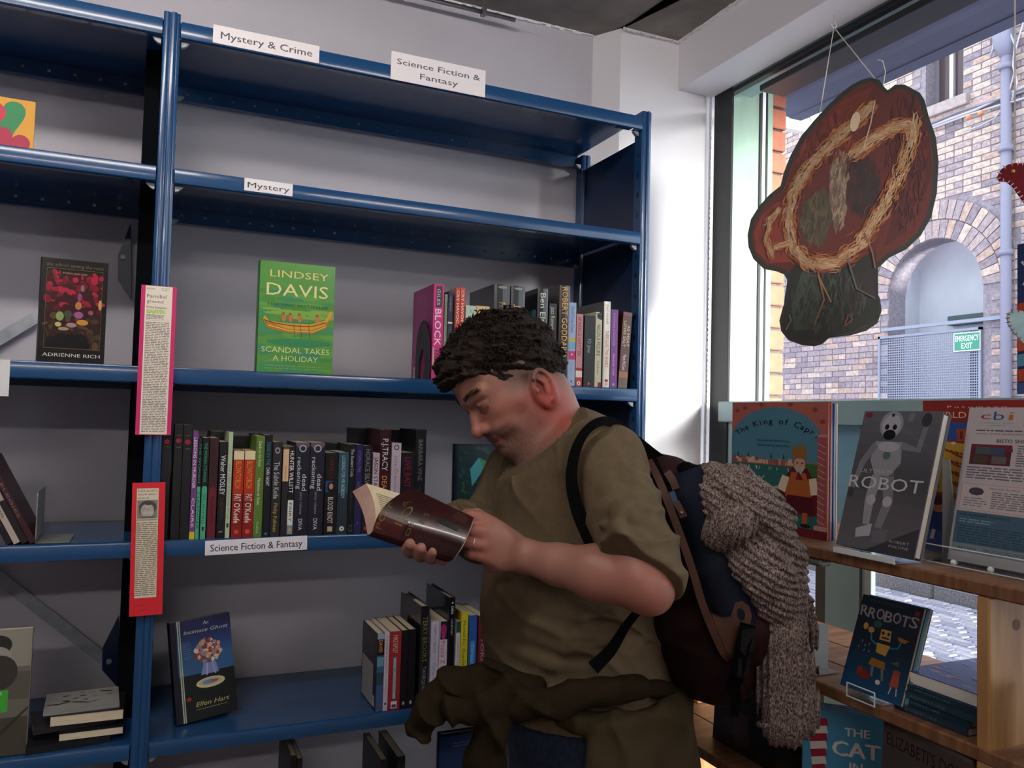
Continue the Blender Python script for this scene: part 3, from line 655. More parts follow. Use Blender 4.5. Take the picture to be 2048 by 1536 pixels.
def row(items, zs, yf, group, depth=.125, ybase=1073):
    for it in items:
        xl, xr, yt, col, label, art = it[:6]; o = it[6] if len(it) > 6 else {}
        Y = yf+o.get('dy', 0); ym = (yt+o.get('yb', ybase))/2
        X0, X1 = onY(xl, ym, Y).x, onY(xr, ym, Y).x; h = onY((xl+xr)/2, yt, Y).z-zs; w = o.get('w', depth)
        M = Matrix.Translation((X1, Y+w/2, zs))
        if 'lean' in o: M = M @ Matrix.Rotation(o['lean'], 4, 'Y')
        M = M @ Matrix.Rotation(PI/2, 4, 'Z')
        book(label, w, h, (X1-X0)-.0004, M, cover=o.get('cover', col), spine=col, sp=art, back=o.get('back'), hard=o.get('hard', False), group=group, pages=o.get('pages'))
W_, K_ = '#e8e4e6', '#15141a'
G4 = 'paperbacks standing on the shelf above the Science Fiction label'
row([
 (321, 339, 872, '#1b1b20', 'black paperback with red dot on its spine, against the blue post', [('e', .055, 30, '#a01c3c'), ('r', .10, .106, '#7a6a3a', 25, 80)]),
 (345, 362, 849, '#1c1c21', 'tall black book with a red dot, second from the blue post', [('e', .14, 32, '#a01c3c'), ('r', .195, .202, '#7a6a3a', 25, 80), ('r', .09, .096, '#6a6038', 25, 80)]),
 (363, 381, 850, '#1a1b1f', 'tall black book with a red dot, beside the purple spine', [('e', .15, 32, '#a01c3c'), ('r', .205, .212, '#7a6a3a', 25, 80), ('r', .09, .096, '#6a6038', 25, 80)]),
 (382, 393, 862, '#7b3f86', 'thin purple spine reading Lessons in Murder with yellow foot', [('t', 'LESSONS IN MURDER', .06, .53, W_, .6), ('t', 'CLAIRE', .62, .89, W_, .5), ('r', .93, 1, '#d8cc30')]),
 (393.5, 401, 877, '#14171a', 'black and mint thin spine just right of the purple one', [('t', 'THE WOMAN', .05, .44, '#3f9f80', .6), ('r', .48, 1, '#4fb08a'), ('t', 'STRANGER', .53, .9, '#174a3c', .6)]),
 (402.5, 415, 876, '#12161a', 'black spine with rounded mint green lower half', [('t', 'THE WOMAN STRANGER', .05, .44, '#44a888', .5), ('r', .5, 1, '#4fb38d', 8, 92), ('e', .5, 42, '#4fb38d', 1), ('t', 'GILLIAN HILL', .55, .86, '#1a5546', .5), ('r', .88, .92, '#142a26', 35, 65)]),
 (416.5, 434, 876, '#4a2026', 'brown spine with rounded dark red lower half', [('r', .0, .48, '#3d1d22'), ('r', .52, 1, '#6e2230', 8, 92), ('e', .52, 42, '#6e2230'), ('t', 'BLACK', .1, .4, '#241014', .4), ('t', 'MURDERS', .58, .84, '#3a1018', .4)]),
 (436, 453, 884, '#15151c', 'black spine with thick white letters, left of the thin pale green spine', [('t', 'Walter MOSLEY', .14, .55, '#e6e6ea', .62), ('t', 'A RED DEATH', .58, .8, '#4c4632', .4), ('h', 'S', .93, '#e2e2d8', 50)]),
 (453.5, 462.5, 864, '#b9cba8', 'very thin pale green spine', [('t', 'THE LAST KASHMIRI ROSE', .3, .82, '#7f9a80', .5), ('r', .86, .9, '#26302c', 25, 75)]),
 (464.5, 485.5, 902, '#8e1f18', 'first of two orange and red flame spines, beside the pale green one', [('r', 0, .1, '#ead9b0'), ('r', .1, .5, '#b5321c'), ('t', 'BLOWTORCH', .12, .43, '#e8923a', .55), ('t', 'PAT', .5, .58, '#f0ddc8', .7), ('t', "O'Keefe", .60, .83, '#f2e6dc', .6), ('e', .93, 22, '#d8503a')]),
 (486.5, 508, 902, '#8e1f18', 'second of two orange and red flame spines, next to the olive green book', [('r', 0, .1, '#ead9b0'), ('r', .1, .5, '#b5321c'), ('t', 'BLOWTORCH', .12, .43, '#e8923a', .55), ('t', 'PAT', .5, .58, '#f0ddc8', .7), ('t', "O'Keefe", .60, .83, '#f2e6dc', .6), ('e', .93, 22, '#d8503a')]),
 (509, 526.5, 872, '#5f7d34', 'tall olive green spine with small white lettering', [('t', 'Death on the Road', .05, .3, '#dfe4cc', .35), ('t', 'Madeleine de Guise', .42, .68, '#dfe4cc', .35), ('t', 'Collins', .85, .96, '#b8c8a0', .3)]),
 (527.5, 542, 870, '#14161d', 'black spine with teal and white lettering beside the olive book', [('t', 'DEAD IN THE', .07, .3, '#2e8fa0', .5), ('t', 'DARK NIGHT', .32, .5, '#e0e2e6', .5), ('e', .97, 18, '#3a7f95')]),
 (543, 561.5, 884, '#2b2b2e', 'dark grey spine reading The Subtle Knife in curly white letters', [('t', 'The Subtle Knife', .21, .6, '#c3c3c2', .62), ('t', 'Philip Pullman', .65, .95, '#b8a440', .42), ('e', .09, 28, '#a9a9a6', 1.3), ('e', .09, 16, '#2b2b2e', 1.3)]),
 (563.5, 575.5, 893, '#2c2730', 'narrow spine, cream above and dark below', [('r', .0, .39, '#e0bf94', 0, 100), ('r', 0, .03, '#5a5040'), ('t', 'SARAH PINBOROUGH', .22, .36, '#8a7458', .3)]),
 (576, 587.5, 893, '#16171a', 'black spine with bold white capitals and a white foot', [('t', 'HUNTER WILLETT', .05, .52, '#e8e8e0', .75), ('r', .6, .88, '#dfe3d8'), ('t', 'FAIRY', .63, .84, '#4a4c4a', .5), ('r', .88, .98, '#7f95a8'), ('e', .93, 30, '#d0a060')]),
 (588.5, 617, 885, '#1e1d2c', 'first of two wide navy spines reading dead reckoning', [('e', .02, 48, '#6b5468', .7), ('e', .065, 26, '#b9bcc8'), ('e', .065, 18, '#2a2a3a'), ('t', 'reckoning', .16, .5, '#d6d6dc', .30, -20), ('t', 'dead', .34, .52, '#d6d6dc', .34, 20), ('t', 'jenny roberts', .53, .77, '#8c8ca0', .2), ('t', 'DIVA', .82, .94, '#d8d8e0', .28)]),
 (617.5, 647.5, 885, '#1e1d2c', 'second of two wide navy spines, left of the woman portrait spine', [('e', .02, 48, '#6b5468', .7), ('e', .065, 26, '#b9bcc8'), ('e', .065, 18, '#2a2a3a'), ('t', 'reckoning', .16, .5, '#d6d6dc', .30, -20), ('t', 'dead', .34, .52, '#d6d6dc', .34, 20), ('t', 'jenny roberts', .53, .77, '#8c8ca0', .2), ('t', 'DIVA', .82, .94, '#d8d8e0', .28)]),
 (649, 674, 906, '#141216', 'black spine with a small portrait of a long-haired woman', [('t', 'CAMILLA', .04, .32, '#641a26', .35), ('r', .34, .48, '#2e4a7a', 4, 60), ('e', .42, 32, '#1c1012', 1.35), ('e', .41, 17, '#c08a78', 1.4), ('t', 'BLOOD KNOT', .54, .86, '#d6d0cc', .45), ('r', .9, .96, '#b8a888', 30, 70)]),
 (675, 695.5, 905, '#2f5666', 'teal spine fading to dark, lettered in pale capitals', [('r', .5, 1, '#26343c'), ('t', 'LOOKING FOR MR NOBODY', .04, .56, '#a8c4cc', .38), ('e', .93, 24, '#d8dcdc'), ('e', .93, 8, '#2a2a30')]),
 (696.5, 709, 889, '#101014', 'slim black spine reading The Student Code', [('t', 'The Student Code', .05, .36, '#d4d4d4', .5), ('t', 'Neville Thompson', .52, .74, '#44444a', .3), ('r', .9, .97, '#5a5a58', 20, 80), ('r', .91, .96, '#15151a', 28, 72)]),
 (709.5, 724, 889, '#2a2354', 'indigo spine with violet lettering', [('t', 'STOPPING TIME', .07, .31, '#7a6ec0', .45), ('t', 'NOEL', .42, .55, '#6a60a8', .4), ('e', .88, 20, '#4a3f86')]),
 (725, 742.5, 892, '#1d1b22', 'dark spine with grey capitals, right of the indigo spine', [('t', 'HORACE SILVER', .04, .5, '#8e8f96', .55), ('t', 'MURDER', .62, .8, '#73373a', .4), ('e', .94, 25, '#a83a2c')]),
 (743.5, 757, 906, '#cdb8c4', 'pinkish white spine with black capitals, left of the tall maroon spine', [('t', 'JASON STARR', .05, .5, '#1b1a20', .62)]),
 (758, 779.5, 859, '#3a1620', 'tall maroon spine lettered in white and orange', [('t', 'P.J.TRACY', .09, .40, '#e2dde0', .55), ('t', 'DEAD', .45, .62, '#d88a4a', .5), ('t', 'RUN', .66, .8, '#d88a4a', .5)]),
 (781, 800, 886, '#c9b9c6', 'pale pink spine with thin handwriting on it', [('e', .05, 28, '#3c4058'), ('e', .05, 18, '#c9b9c6'), ('t', 'Jane Greenwell', .14, .58, '#8d8796', .35), ('t', 'memoir', .64, .85, '#a094a0', .3)]),
 (801, 827.5, 905, '#1f1a26', 'dark spine lettered in deep red', [('t', 'LIVE BAIT', .06, .44, '#8a1a30', .48), ('t', 'NOVEL', .5, .8, '#6e1828', .35)]),
 (828.5, 850, 859, '#17161a', 'tall black spine with faint grey capitals, last of the row', [('t', 'BARBARA VINE', .1, .5, '#77767c', .42), ('t', 'THE BLOOD', .56, .8, '#55545c', .3)]),
], 1.3515, .012, G4, depth=.125)
BK = 'dark books standing behind the front row of paperbacks'
row([(417, 452, 863, '#34313a', 'dark grey book behind the brown and black spines', []), (463, 504, 872, '#22211f', 'black book behind the two flame spines', []), (505.5, 541, 869, '#1d1d20', 'black book behind the olive green spine', []),
     (664, 697, 888, '#3a3d42', 'dark grey book behind the portrait spine', []), (713, 757, 857, '#17161a', 'tall black book behind the indigo spine', []), (781, 828, 860, '#1b1a1e', 'tall black book behind the pale pink spine', [])], 1.3515, .145, BK, depth=.12)
# S3 group, seen obliquely so the back covers show
G3 = 'books on the shelf behind the reader'
def block_back(p):
    p.rect(0, 0, 100, p.H, '#8c2c6a')
    for i in range(26): p.rect(14, 10+i*3.4, 80-(i % 5)*4, 10.9+i*3.4, '#a64a86')
    p.rect(12, p.H-22, 40, p.H-4, '#c8b8c4'); p.rect(60, p.H-16, 96, p.H-2, '#3a1c30')
    for i in range(9): p.rect(14+i*2.8, p.H-20, 15.2+i*2.8, p.H-8, '#2a1a24')
row([
 (865, 886, 568, '#d02a7e', 'bright pink book with curly white lettering, leftmost of its row', [('r', .02, .24, '#40343c', 25, 85), ('t', 'GILES', .05, .22, '#c8b4c0', .3), ('t', 'BLOCK', .26, .64, '#f0dce6', .62), ('t', 'Think', .67, .86, '#3a1428', .6), ('r', .66, .9, '#c8a8a0', 5, 20)], dict(cover='#8c2c6a', back=block_back, w=.15, yb=757)),
 (887.5, 893, 588, '#8a9478', 'very thin greenish spine beside the pink book', [('t', 'FINN COUNTRY', .1, .5, '#4a5a44', .5)], dict(yb=757)),
 (894.5, 904, 583, '#22203c', 'thin navy spine with a white ring near its middle', [('t', 'HARRIS', .06, .22, '#7a78a0', .4), ('r', .34, .36, '#d8d0c8'), ('t', 'THE SHOT', .4, .8, '#55607a', .4)], dict(yb=757)),
 (909.5, 918.5, 575, '#c8442e', 'first of a pair of red spines reading Cry Havoc', [('t', 'CRY HAVOC', .03, .38, '#f0d8c8', .6), ('t', 'A thriller', .42, .8, '#6a1410', .4)], dict(yb=758, cover='#b08078')),
 (919, 928, 575, '#d04a30', 'second of a pair of red spines reading Cry Havoc', [('t', 'CRY HAVOC', .03, .38, '#f0d8c8', .6), ('t', 'A thriller', .42, .8, '#6a1410', .4)], dict(yb=758)),
 (929.5, 950, 611, '#bcd0c0', 'short mint spine with a tiny figure drawn on it', [('t', 'Z', .05, .1, '#3a4a44', .12), ('e', .17, 12, '#4f9f80', 1.6)], dict(yb=760)),
 (951, 977, 612, '#e2bb84', 'short cream orange spine beside the mint one', [('t', 'Z', .05, .1, '#4a3a2a', .12), ('e', .16, 10, '#8f9f60', 2)], dict(yb=762)),
 (986, 1018, 569, '#24272a', 'first of two wide black spines with a gold mark', [('e', .03, 30, '#8a9088', .25), ('t', 'PT', .185, .235, '#c8a83a', .4)], dict(yb=762, w=.155, hard=True)),
 (1019.5, 1048, 572, '#26292d', 'second of two wide black spines with a gold mark', [('e', .03, 30, '#8a9088', .25), ('t', 'J', .19, .225, '#c8a83a', .4)], dict(yb=763, w=.155, hard=True)),
 (1073, 1094, 577, '#1c1d20', 'black spine with large pale letters and a blue panel on its back cover', [('t', 'Ben Elton', .05, .46, '#c4ccb8', .55)], dict(yb=766, w=.155, cover='#15181c', hard=True, back=lambda p: (p.rect(0, 0, 100, p.H, '#15181c'), p.rect(5, p.H*.22, 95, p.H*.5, '#4a808c')))),
 (1097, 1112, 607, '#3a2a38', 'small dark spine lettered in looping green script', [('t', 'Jazz Rememberings', .04, .5, '#a9bf9a', .55), ('r', .6, .8, '#8a9a50', 15, 85)], dict(yb=767)),
 (1117, 1138, 571, '#26211e', 'tall dark spine with large orange capitals', [('t', 'ROBERT GODDARD', .02, .71, '#e8a020', .55), ('t', 'Days', .78, .88, '#5a7058', .3), ('t', 'fc', .92, .96, '#8a9a70', .3)], dict(yb=770, w=.15, hard=True, cover='#4a4644')),
 (1137, 1151, 605, '#9fb4d6', 'pale blue spine with a pink patterned band', [('t', 'David Cross Court', .05, .36, '#4a4a6a', .5), ('r', .42, .47, '#c8b858'), ('r', .47, .55, '#6fb0d8'), ('r', .58, .68, '#c42a72'), ('e', .62, 12, '#f0d0e0'), ('t', 'Bantam', .72, .84, '#8094b8', .3), ('e', .94, 14, '#3a5090')], dict(yb=772, cover='#6a3a5a')),
 (1152, 1165, 628, '#c88a90', 'pink spine with red capitals, right of the pale blue one', [('t', 'SPARKLE HAYTER', .04, .58, '#a8283c', .55), ('r', .74, .78, '#b02028'), ('r', .78, .87, '#e8d8c8'), ('r', .87, 1, '#b83a34'), ('e', .95, 28, '#f0dcc0'), ('e', .95, 12, '#b83a34')], dict(yb=773)),
 (1168, 1189, 631, '#232426', 'black spine with a tiny orange bird badge at its foot', [('t', 'P.D. James', .33, .52, '#a8a8a8', .35), ('t', 'The Children of Men', .55, .86, '#5a2228', .2), ('e', .95, 9, '#e0703a', 1.3)], dict(yb=774, cover='#141416')),
 (1190, 1203, 624, '#cdc6a8', 'cream spine with black splashes at its head', [('r', .0, .1, '#22201e', 60, 100), ('e', .05, 30, '#22201e', 1.4), ('t', 'NICOLA FIGURE', .17, .58, '#4a4a4c', .6), ('r', .02, .03, '#5a5a4a'), ('t', 'Tallow', .64, .82, '#7a7868', .35), ('r', .93, 1, '#8a1c28', 50, 100)], dict(yb=775)),
 (1206, 1220, 603, '#e4dccc', 'tall white spine lettered in pink', [('t', 'paul cornell', .04, .26, '#8a7a78', .4), ('t', 'THERE GOES TWO ANGELS', .34, .76, '#c0505c', .45), ('r', .9, .93, '#b02028', 30, 70), ('r', .94, .97, '#c8b0a0', 30, 70)], dict(yb=776, w=.155, hard=True, cover='#5d5a5c')),
 (1221, 1235, 619, '#6f2c80', 'purple spine with pale lilac lettering', [('t', 'In the Company of Cheerful Ladies', .05, .46, '#b48ac4', .3), ('t', 'Alexander Smith', .56, .84, '#c09ad0', .35), ('e', .95, 16, '#b08ac0')], dict(yb=777, cover='#55403c')),
 (1237, 1255, 624, '#4a1c1e', 'maroon spine leaning right against the end of the row', [('t', 'AS MEAT', .17, .45, '#c8b090', .3, 22), ('t', 'LOVES SALT', .12, .46, '#c8b090', .3, -18), ('t', 'Maria McCann', .56, .76, '#c8bca0', .4), ('r', .78, .9, '#8a5a30'), ('r', .86, 1, '#5a4438'), ('r', 0, .05, '#6a2c28')], dict(yb=777, lean=.062)),
], 1.6785, .010, G3, depth=.12, ybase=765)
# S5 group
G5 = 'books on the bottom visible shelf beside the reader'
def dark_back(p): p.rect(0, 0, 100, p.H, '#2b2a30'); p.rect(4, p.H*.44, 78, p.H*.98, '#9a948e'); p.rect(76, p.H*.83, 90, p.H*.97, '#b8ae9c'); p.greek(10, 12, 80, 46, 7, '#4a4038', .5, 9)
row([
 (753, 767, 1268, '#3f5f8f', 'blue and orange spine at the left, grey patch on its back cover', [('r', 0, .07, '#8fa8b8'), ('r', .07, .28, '#1c1a1c'), ('t', 'DAVID', .08, .24, '#e09a30', .55), ('r', .3, .42, '#6a9ab0'), ('r', .5, .66, '#2e4a5a'), ('e', .94, 20, '#a8384a')], dict(cover='#26252b', back=dark_back)),
 (767.5, 777, 1265, '#cfc2cf', 'very thin pale lilac spine with tiny lettering', [('t', 'THE EYES OF THE NIGHT', .04, .52, '#6a6080', .4), ('t', 'RAYMOND', .6, .8, '#8a8098', .3), ('e', .91, 24, '#2a2a34')], {}),
 (777.5, 801, 1263, '#9c2a30', 'red spine with a white label at its foot', [('t', 'MIKE RIPLEY', .05, .28, '#e0b8a8', .42), ('r', .33, .86, '#7a98a0', 36, 62), ('t', 'ANGEL UNDERGROUND', .34, .85, '#c0e0e0', .2), ('r', .89, .98, '#e0d8d8', 25, 75), ('r', .93, .97, '#3a3a70', 32, 68)], {}),
 (801.5, 815, 1261, '#17131a', 'first of two plain black spines with a white diamond', [('e', .93, 16, '#b8b4b0', 1.6)], {}),
 (815.5, 830, 1259, '#17131a', 'second of two plain black spines with a white diamond', [('e', .93, 16, '#b8b4b0', 1.6)], {}),
 (839, 857, 1213, '#1f1e26', 'tall thick black book with shadowy gold capitals', [('t', 'TERRY BROOKS', .1, .55, '#7a7446', .55), ('t', 'TANEQUIL', .6, .84, '#8a8a98', .4)], dict(w=.155, hard=True, cover='#19181d')),
 (860, 876, 1243, '#c4bcd0', 'pale grey spine beside the thick black book', [('t', 'TERRY D. MAYES', .04, .38, '#5a6a9a', .3), ('t', 'Flying Start', .5, .8, '#6a7ab0', .35)], {}),
 (877, 893, 1243, '#d0c4d2', 'pale spine with a magenta blot at its head', [('r', 0, .22, '#1f1720', 10, 100), ('e', .1, 40, '#9a2a72', 1.6), ('e', .17, 26, '#a8347a', 1.8), ('t', 'Poppy Z Brite', .24, .7, '#c04a6a', .5)], {}),
 (895, 908, 1195, '#15141c', 'tallest black spine with small white lettering', [('e', .05, 14, '#e8e8ec'), ('t', 'CHINA', .08, .16, '#d8d8de', .4), ('t', 'COURTNEY', .2, .36, '#b8b8c4', .35), ('t', 'Iron Council', .75, .95, '#8a8a9c', .3)], dict(w=.16, hard=True)),
 (910, 919, 1243, '#d2ccd2', 'thin white spine with a green head', [('r', 0, .14, '#2f4a3c'), ('t', 'WALKING THE LINE', .2, .7, '#7a6a80', .35)], {}),
 (920, 934, 1224, '#d8cc2c', 'yellow spine with dark lettering', [('t', 'Mortal for Guests', .1, .6, '#5a5620', .4), ('r', .67, .74, '#2c2a1c', 10, 90), ('t', 'P', .68, .73, '#d8cc2c', .3), ('t', 'LES', .84, .92, '#6a641c', .35)], dict(cover='#c89a30')),
 (936, 952, 1231, '#2f5cb4', 'bright blue spine beside the yellow one', [('r', .3, .7, '#4a9ad8', 20, 80), ('t', 'Dreams', .35, .65, '#a8d4f0', .4)], dict(cover='#3a8a4a')),
 (955, 972, 1232, '#7a2030', 'dark red spine half hidden behind the reader', [('t', 'STORM', .2, .6, '#c8a0a0', .4)], {}),
], .9797, .013, G5, depth=.13, ybase=1420)
# black steel book ends
def bookend(label, x, y, z, h, w, arch=True, m=None, rot=0, depth=.11):
    t = thing('bookend', label, 'bookend', M=Matrix.Translation((x, y, z)) @ Matrix.Rotation(rot, 4, 'Z'))
    m = m or mat('black_bookend', '#1d1c20', .5)
    if arch:
        n = 12; o = [(0, 0)]+[(w/2-w/2*math.cos(PI*i/n), h*.45+h*.55*math.sin(PI*i/n)) for i in range(n+1)]+[(w, 0), (w*.74, 0), (w*.74, h*.3), (w*.5, h*.55), (w*.3, h*.3), (w*.3, 0)]
    else:
        c = .008; o = [(0, 0), (0, h-c), (c*.3, h-c*.3), (c, h), (w-c, h), (w-c*.3, h-c*.3), (w, h-c), (w, 0)]
    MB().prism(o, 0, .0015, axis='x').build('plate', m, t)
    MB().box(*((0, depth*.5) if not arch else (-.07, 0)), 0, w, .0004, .0016).build('foot', m, t)
    return t
bx_ = onY(864, 757, -.002).x; bookend('black arched steel bookend in front of the pink book', bx_-.0035, .012, 1.6785, .135, .10)
lb = onY(75, 1080, .02); bookend('pale steel bookend beside the leaning dark books', lb.x-.004, .02, 1.3515, onY(72, 983, .02).z-1.3515, .11, arch=False, m=mat('pale_bookend', '#8f918f', .5, metal=.3), rot=.0)

# leaning paperbacks, far left
for i, (px, c, lab, art) in enumerate(((12, '#1f1a20', 'first dark paperback leaning on the pale bookend', [('t', 'POETRY', .3, .8, '#aaa6a0', .4)]), (28, '#b4a69c', 'second leaning paperback with a worn pale spine', [('t', 'SELECTED POEMS', .2, .7, '#3a3434', .4)]), (44, '#231d22', 'third leaning dark paperback with a small pale label', [('r', .15, .5, '#a89c86', 20, 85)]), (60, '#3a1c24', 'fourth leaning paperback, dark maroon, touching the bookend', [('t', 'ELEGIES', .3, .7, '#8a6a60', .4)]))):
    p = onY(px, 1082, .012); a = -.47; t = .0098
    # origin is the lower right corner of the spine; rotate anticlockwise about it so the head leans left
    book(lab, .12, .17, t, Matrix.Translation((p.x, .075, 1.3525)) @ Matrix.Rotation(a, 4, 'Y') @ Matrix.Translation((t, 0, 0)) @ Matrix.Rotation(PI/2, 4, 'Z'), cover=c, sp=art, group='leaning paperbacks in the left bay')

# ---------------------------------------------------------------- face-out books on the blue shelves
def faceout(label, bl, br, tl, Y, zs, t, front, cover, tilt=.0, hard=True, yaw=None, spine_art_=None, spine=None, gloss=False, name='book', cat='book', group=None, pages=None):
    """bl, br: pixels of the lower corners on the shelf top zs; tl: pixel of upper-left corner. Leans back by tilt."""
    Y0, Y1 = Y if isinstance(Y, tuple) else (Y, Y)
    a, b = onY(*bl, Y0), onY(*br, Y1); a.z = b.z = zs; w = (b-a).length; x = (b-a).normalized(); n = Vector((0, 0, 1)).cross(x)
    # height from the ray through tl meeting the leaning plane
    up = Vector((0, 0, 1))*math.cos(tilt)+n*math.sin(tilt); nn = x.cross(up); d = ray(*tl); tt = (a-CAM).dot(nn)/d.dot(nn); h = (CAM+d*tt-a).dot(up)
    M = Matrix(((x.x, -nn.x, up.x, (a.x+b.x)/2), (x.y, -nn.y, up.y, (a.y+b.y)/2), (x.z, -nn.z, up.z, zs+t*math.sin(tilt)), (0, 0, 0, 1)))
    return book(label, w, h, t, M, cover=cover, spine=spine, front=front, sp=spine_art_, hard=hard, gloss=gloss, name=name, cat=cat, group=group, pages=pages), M, w, h
def scandal(p):
    H = p.H; p.rect(0, 0, 100, H, '#5f9e4a'); rg = random.Random(2)
    for i in range(60): p.ell(rg.uniform(0, 100), rg.uniform(H*.25, H), rg.uniform(8, 22), rg.uniform(2, 6), ('#6aa84e', '#559646', '#4d9a5c', '#4a9468')[i % 4], n=10)
    for i in range(24): p.ell(rg.uniform(10, 100), rg.uniform(H*.42, H*.5), rg.uniform(8, 14), 2, '#8ab44e', n=10)
    p.ell(55, H*.72, 44, 5, '#3f8f62'); p.text(52, H*.105, H*.066, 'LINDSEY', '#ecd98a', width=78); p.text(50, H*.245, H*.115, 'DAVIS', '#efe3a4', width=82)
    p.text(52, H*.385, H*.024, 'HER NEW BESTSELLER', '#33603a', width=80, bold=.01)
    p.poly([(6, H*.52), (10, H*.57), (40, H*.60), (70, H*.60), (88, H*.55), (97, H*.46), (98, H*.41), (94, H*.42), (88, H*.5), (70, H*.545), (40, H*.55), (14, H*.54), (8, H*.49)], '#d9a43a')
    p.poly([(7, H*.53), (12, H*.60), (40, H*.635), (72, H*.63), (90, H*.57), (97, H*.48), (90, H*.54), (70, H*.60), (40, H*.605)], '#c07c2c')
    p.stroke([(7, H*.53), (20, H*.555), (45, H*.57), (70, H*.565), (90, H*.52)], 1.2, '#7a3a20'); p.stroke([(12, H*.575), (40, H*.615), (72, H*.612), (90, H*.555)], 1, '#f0cc60')
    for x in (42, 54, 78, 33): p.ell(x, H*.50, 3, 5.5, '#c8844a', n=10); p.ell(x-1, H*.465, 2, 2.2, '#a8603a', n=8); p.stroke([(x, H*.5), (x+7, H*.52)], 1, '#b87040')
    for x in (46, 55, 66): p.stroke([(x, H*.55), (x+2, H*.68)], .7, '#6a4a28')
    p.text(50, H*.79, H*.05, 'SCANDAL TAKES', '#dbe8a8', width=90); p.text(50, H*.865, H*.05, 'A HOLIDAY', '#dbe8a8', width=60); p.greek(10, H*.93, 90, H*.98, 2, '#82b070', .3, 5)
faceout('green hardback with a rowing boat picture standing face out on the middle shelf', (513, 741), (664, 747), (518, 520), .03, 1.679, .03, scandal, '#3f7a3c', tilt=.02)
def school(p):
    H = p.H; p.rect(0, 0, 100, H, '#1a1512'); rg = random.Random(4)
    p.rect(8, H*.12, 92, H*.86, '#3a1418')
    for i in range(150):
        x, y = rg.uniform(8, 92), rg.uniform(H*.14, H*.84); f = (y/H-.14)/.7
        c = rg.choice(('#7a1428', '#941a34', '#5c1222', '#b02040', '#3c1016')) if f < .55 else rg.choice(('#3a2c1c', '#4a3820', '#2a2016', '#5a4028'))
        p.ell(x, y, rg.uniform(2, 9), rg.uniform(2, 6), c, rot=rg.uniform(0, 90), n=8)
    for x, y, rx, ry, c in ((62, .27, 3, 6, '#7a6a70'), (58, .36, 3, 8, '#8a4a6a'), (57, .44, 5, 7, '#c07a4a'), (58, .53, 7, 6, '#a05a90'), (30, .55, 6, 8, '#8a9a5a'), (42, .53, 6, 7, '#3f4a38'), (64, .60, 9, 5, '#c88a3a'), (48, .63, 8, 4, '#a8808a'), (28, .63, 5, 4, '#c8b070'), (36, .67, 8, 3, '#9a8a70'), (76, .5, 4, 4, '#a84a5a'), (90, .42, 3, 9, '#c8a060')): p.ell(x, H*y, rx, ry, c, n=12)
    for x in (22, 34, 48, 62): p.ell(x, H*.79, 12, 14 if x != 22 else 8, '#0c0a0a')
    p.rect(8, H*.80, 76, H*.86, '#0c0a0a'); p.rect(0, H*.86, 100, H, '#171412'); p.rect(8, H*.855, 92, H*.86, '#6a5a3c'); p.rect(8, H*.095, 92, H*.10, '#6a5a3c')
    for x in (8, 92): p.rect(x-.3, H*.1, x+.3, H*.86, '#6a5a3c')
    p.text(50, H*.06, H*.034, 'the school among the ruins', '#6f6650', width=86); p.text(50, H*.135, H*.014, 'POEMS 2000-2004', '#a89a80', width=36); p.text(50, H*.92, H*.034, 'ADRIENNE RICH', '#d0ccc4', width=86)
faceout('black book with a crimson painting on the cover, face out in the left bay', (74, 716), (208, 722), (92, 514), (.02, .03), 1.679, .022, school, '#120f0e', tilt=.0, hard=True)
def ghost(p):
    H = p.H; p.rect(0, 0, 100, H, '#262a5c'); p.rect(0, H*.16, 100, H*.52, '#2c4a80'); p.rect(0, H*.34, 100, H*.56, '#3a6496'); p.rect(0, H*.55, 100, H, '#171b1e')
    for i, c in enumerate(('#28305f', '#29386a', '#2a4074', '#2c4a80', '#315488', '#365c8e', '#3a6496')): p.rect(0, H*(.12+i*.04), 100, H*(.16+i*.04), c)
    p.rect(0, 0, 9, H, '#14162a'); p.rect(11, 0, 13.5, H, '#8ea08c'); p.rect(14.5, 0, 16, H, '#c8d4b0'); p.rect(11.5, 0, 12.2, H, '#e8f0d8')
    rg = random.Random(6)
    for i in range(90):
        a, r = rg.uniform(0, 6.3), rg.uniform(0, 1)**.5; p.ell(58+r*22*math.cos(a), H*.34+r*20*math.sin(a), rg.uniform(2, 4.5), rg.uniform(2, 4.5), rg.choice(('#c8a890', '#d8c0b0', '#b04a38', '#d89a40', '#a88a98', '#8a3a40', '#e8d8c8')), n=8)
    p.poly([(50, H*.46), (70, H*.46), (74, H*.57), (44, H*.57)], '#8a94c8'); p.stroke([(56, H*.46), (54, H*.58)], 2.4, '#b8c4e0'); p.stroke([(64, H*.46), (68, H*.58)], 2.4, '#a0b0d8')
    p.ell(59, H*.655, 24, 8.5, '#d8cc90'); p.ell(59, H*.652, 19, 6, '#b8b8a8'); p.ell(57, H*.65, 12, 3.6, '#7a8ab0'); p.ell(66, H*.65, 6, 2.4, '#a05a40')
    p.text(58, H*.055, H*.036, 'An', '#d4d8d0', shear=.25); p.text(58, H*.125, H*.038, 'Intimate Ghost', '#d4d8d0', width=74, shear=.25); p.text(60, H*.845, H*.046, 'Ellen Hart', '#c8c478', width=56, shear=.3); p.rect(32, H*.895, 84, H*.90, '#9a9a70'); p.ell(22, H*.78, 4, 3, '#a03a2a')
    p.greek(18, H*.22, 32, H*.4, 9, '#5a7aa0', .4, 8)
gr_, gM, gw, _ = faceout('dark blue paperback with a bouquet on the cover, leaning back on the lower shelf', (354, 1449), (476, 1424), (337, 1250), (.06, .085), .9797, .02, ghost, '#101426', tilt=.17, hard=False)
gr_.matrix_world = gM @ Matrix.Translation((-gw/2, 0, 0)) @ Matrix.Rotation(-.075, 4, 'Y') @ Matrix.Translation((gw/2, 0, 0))
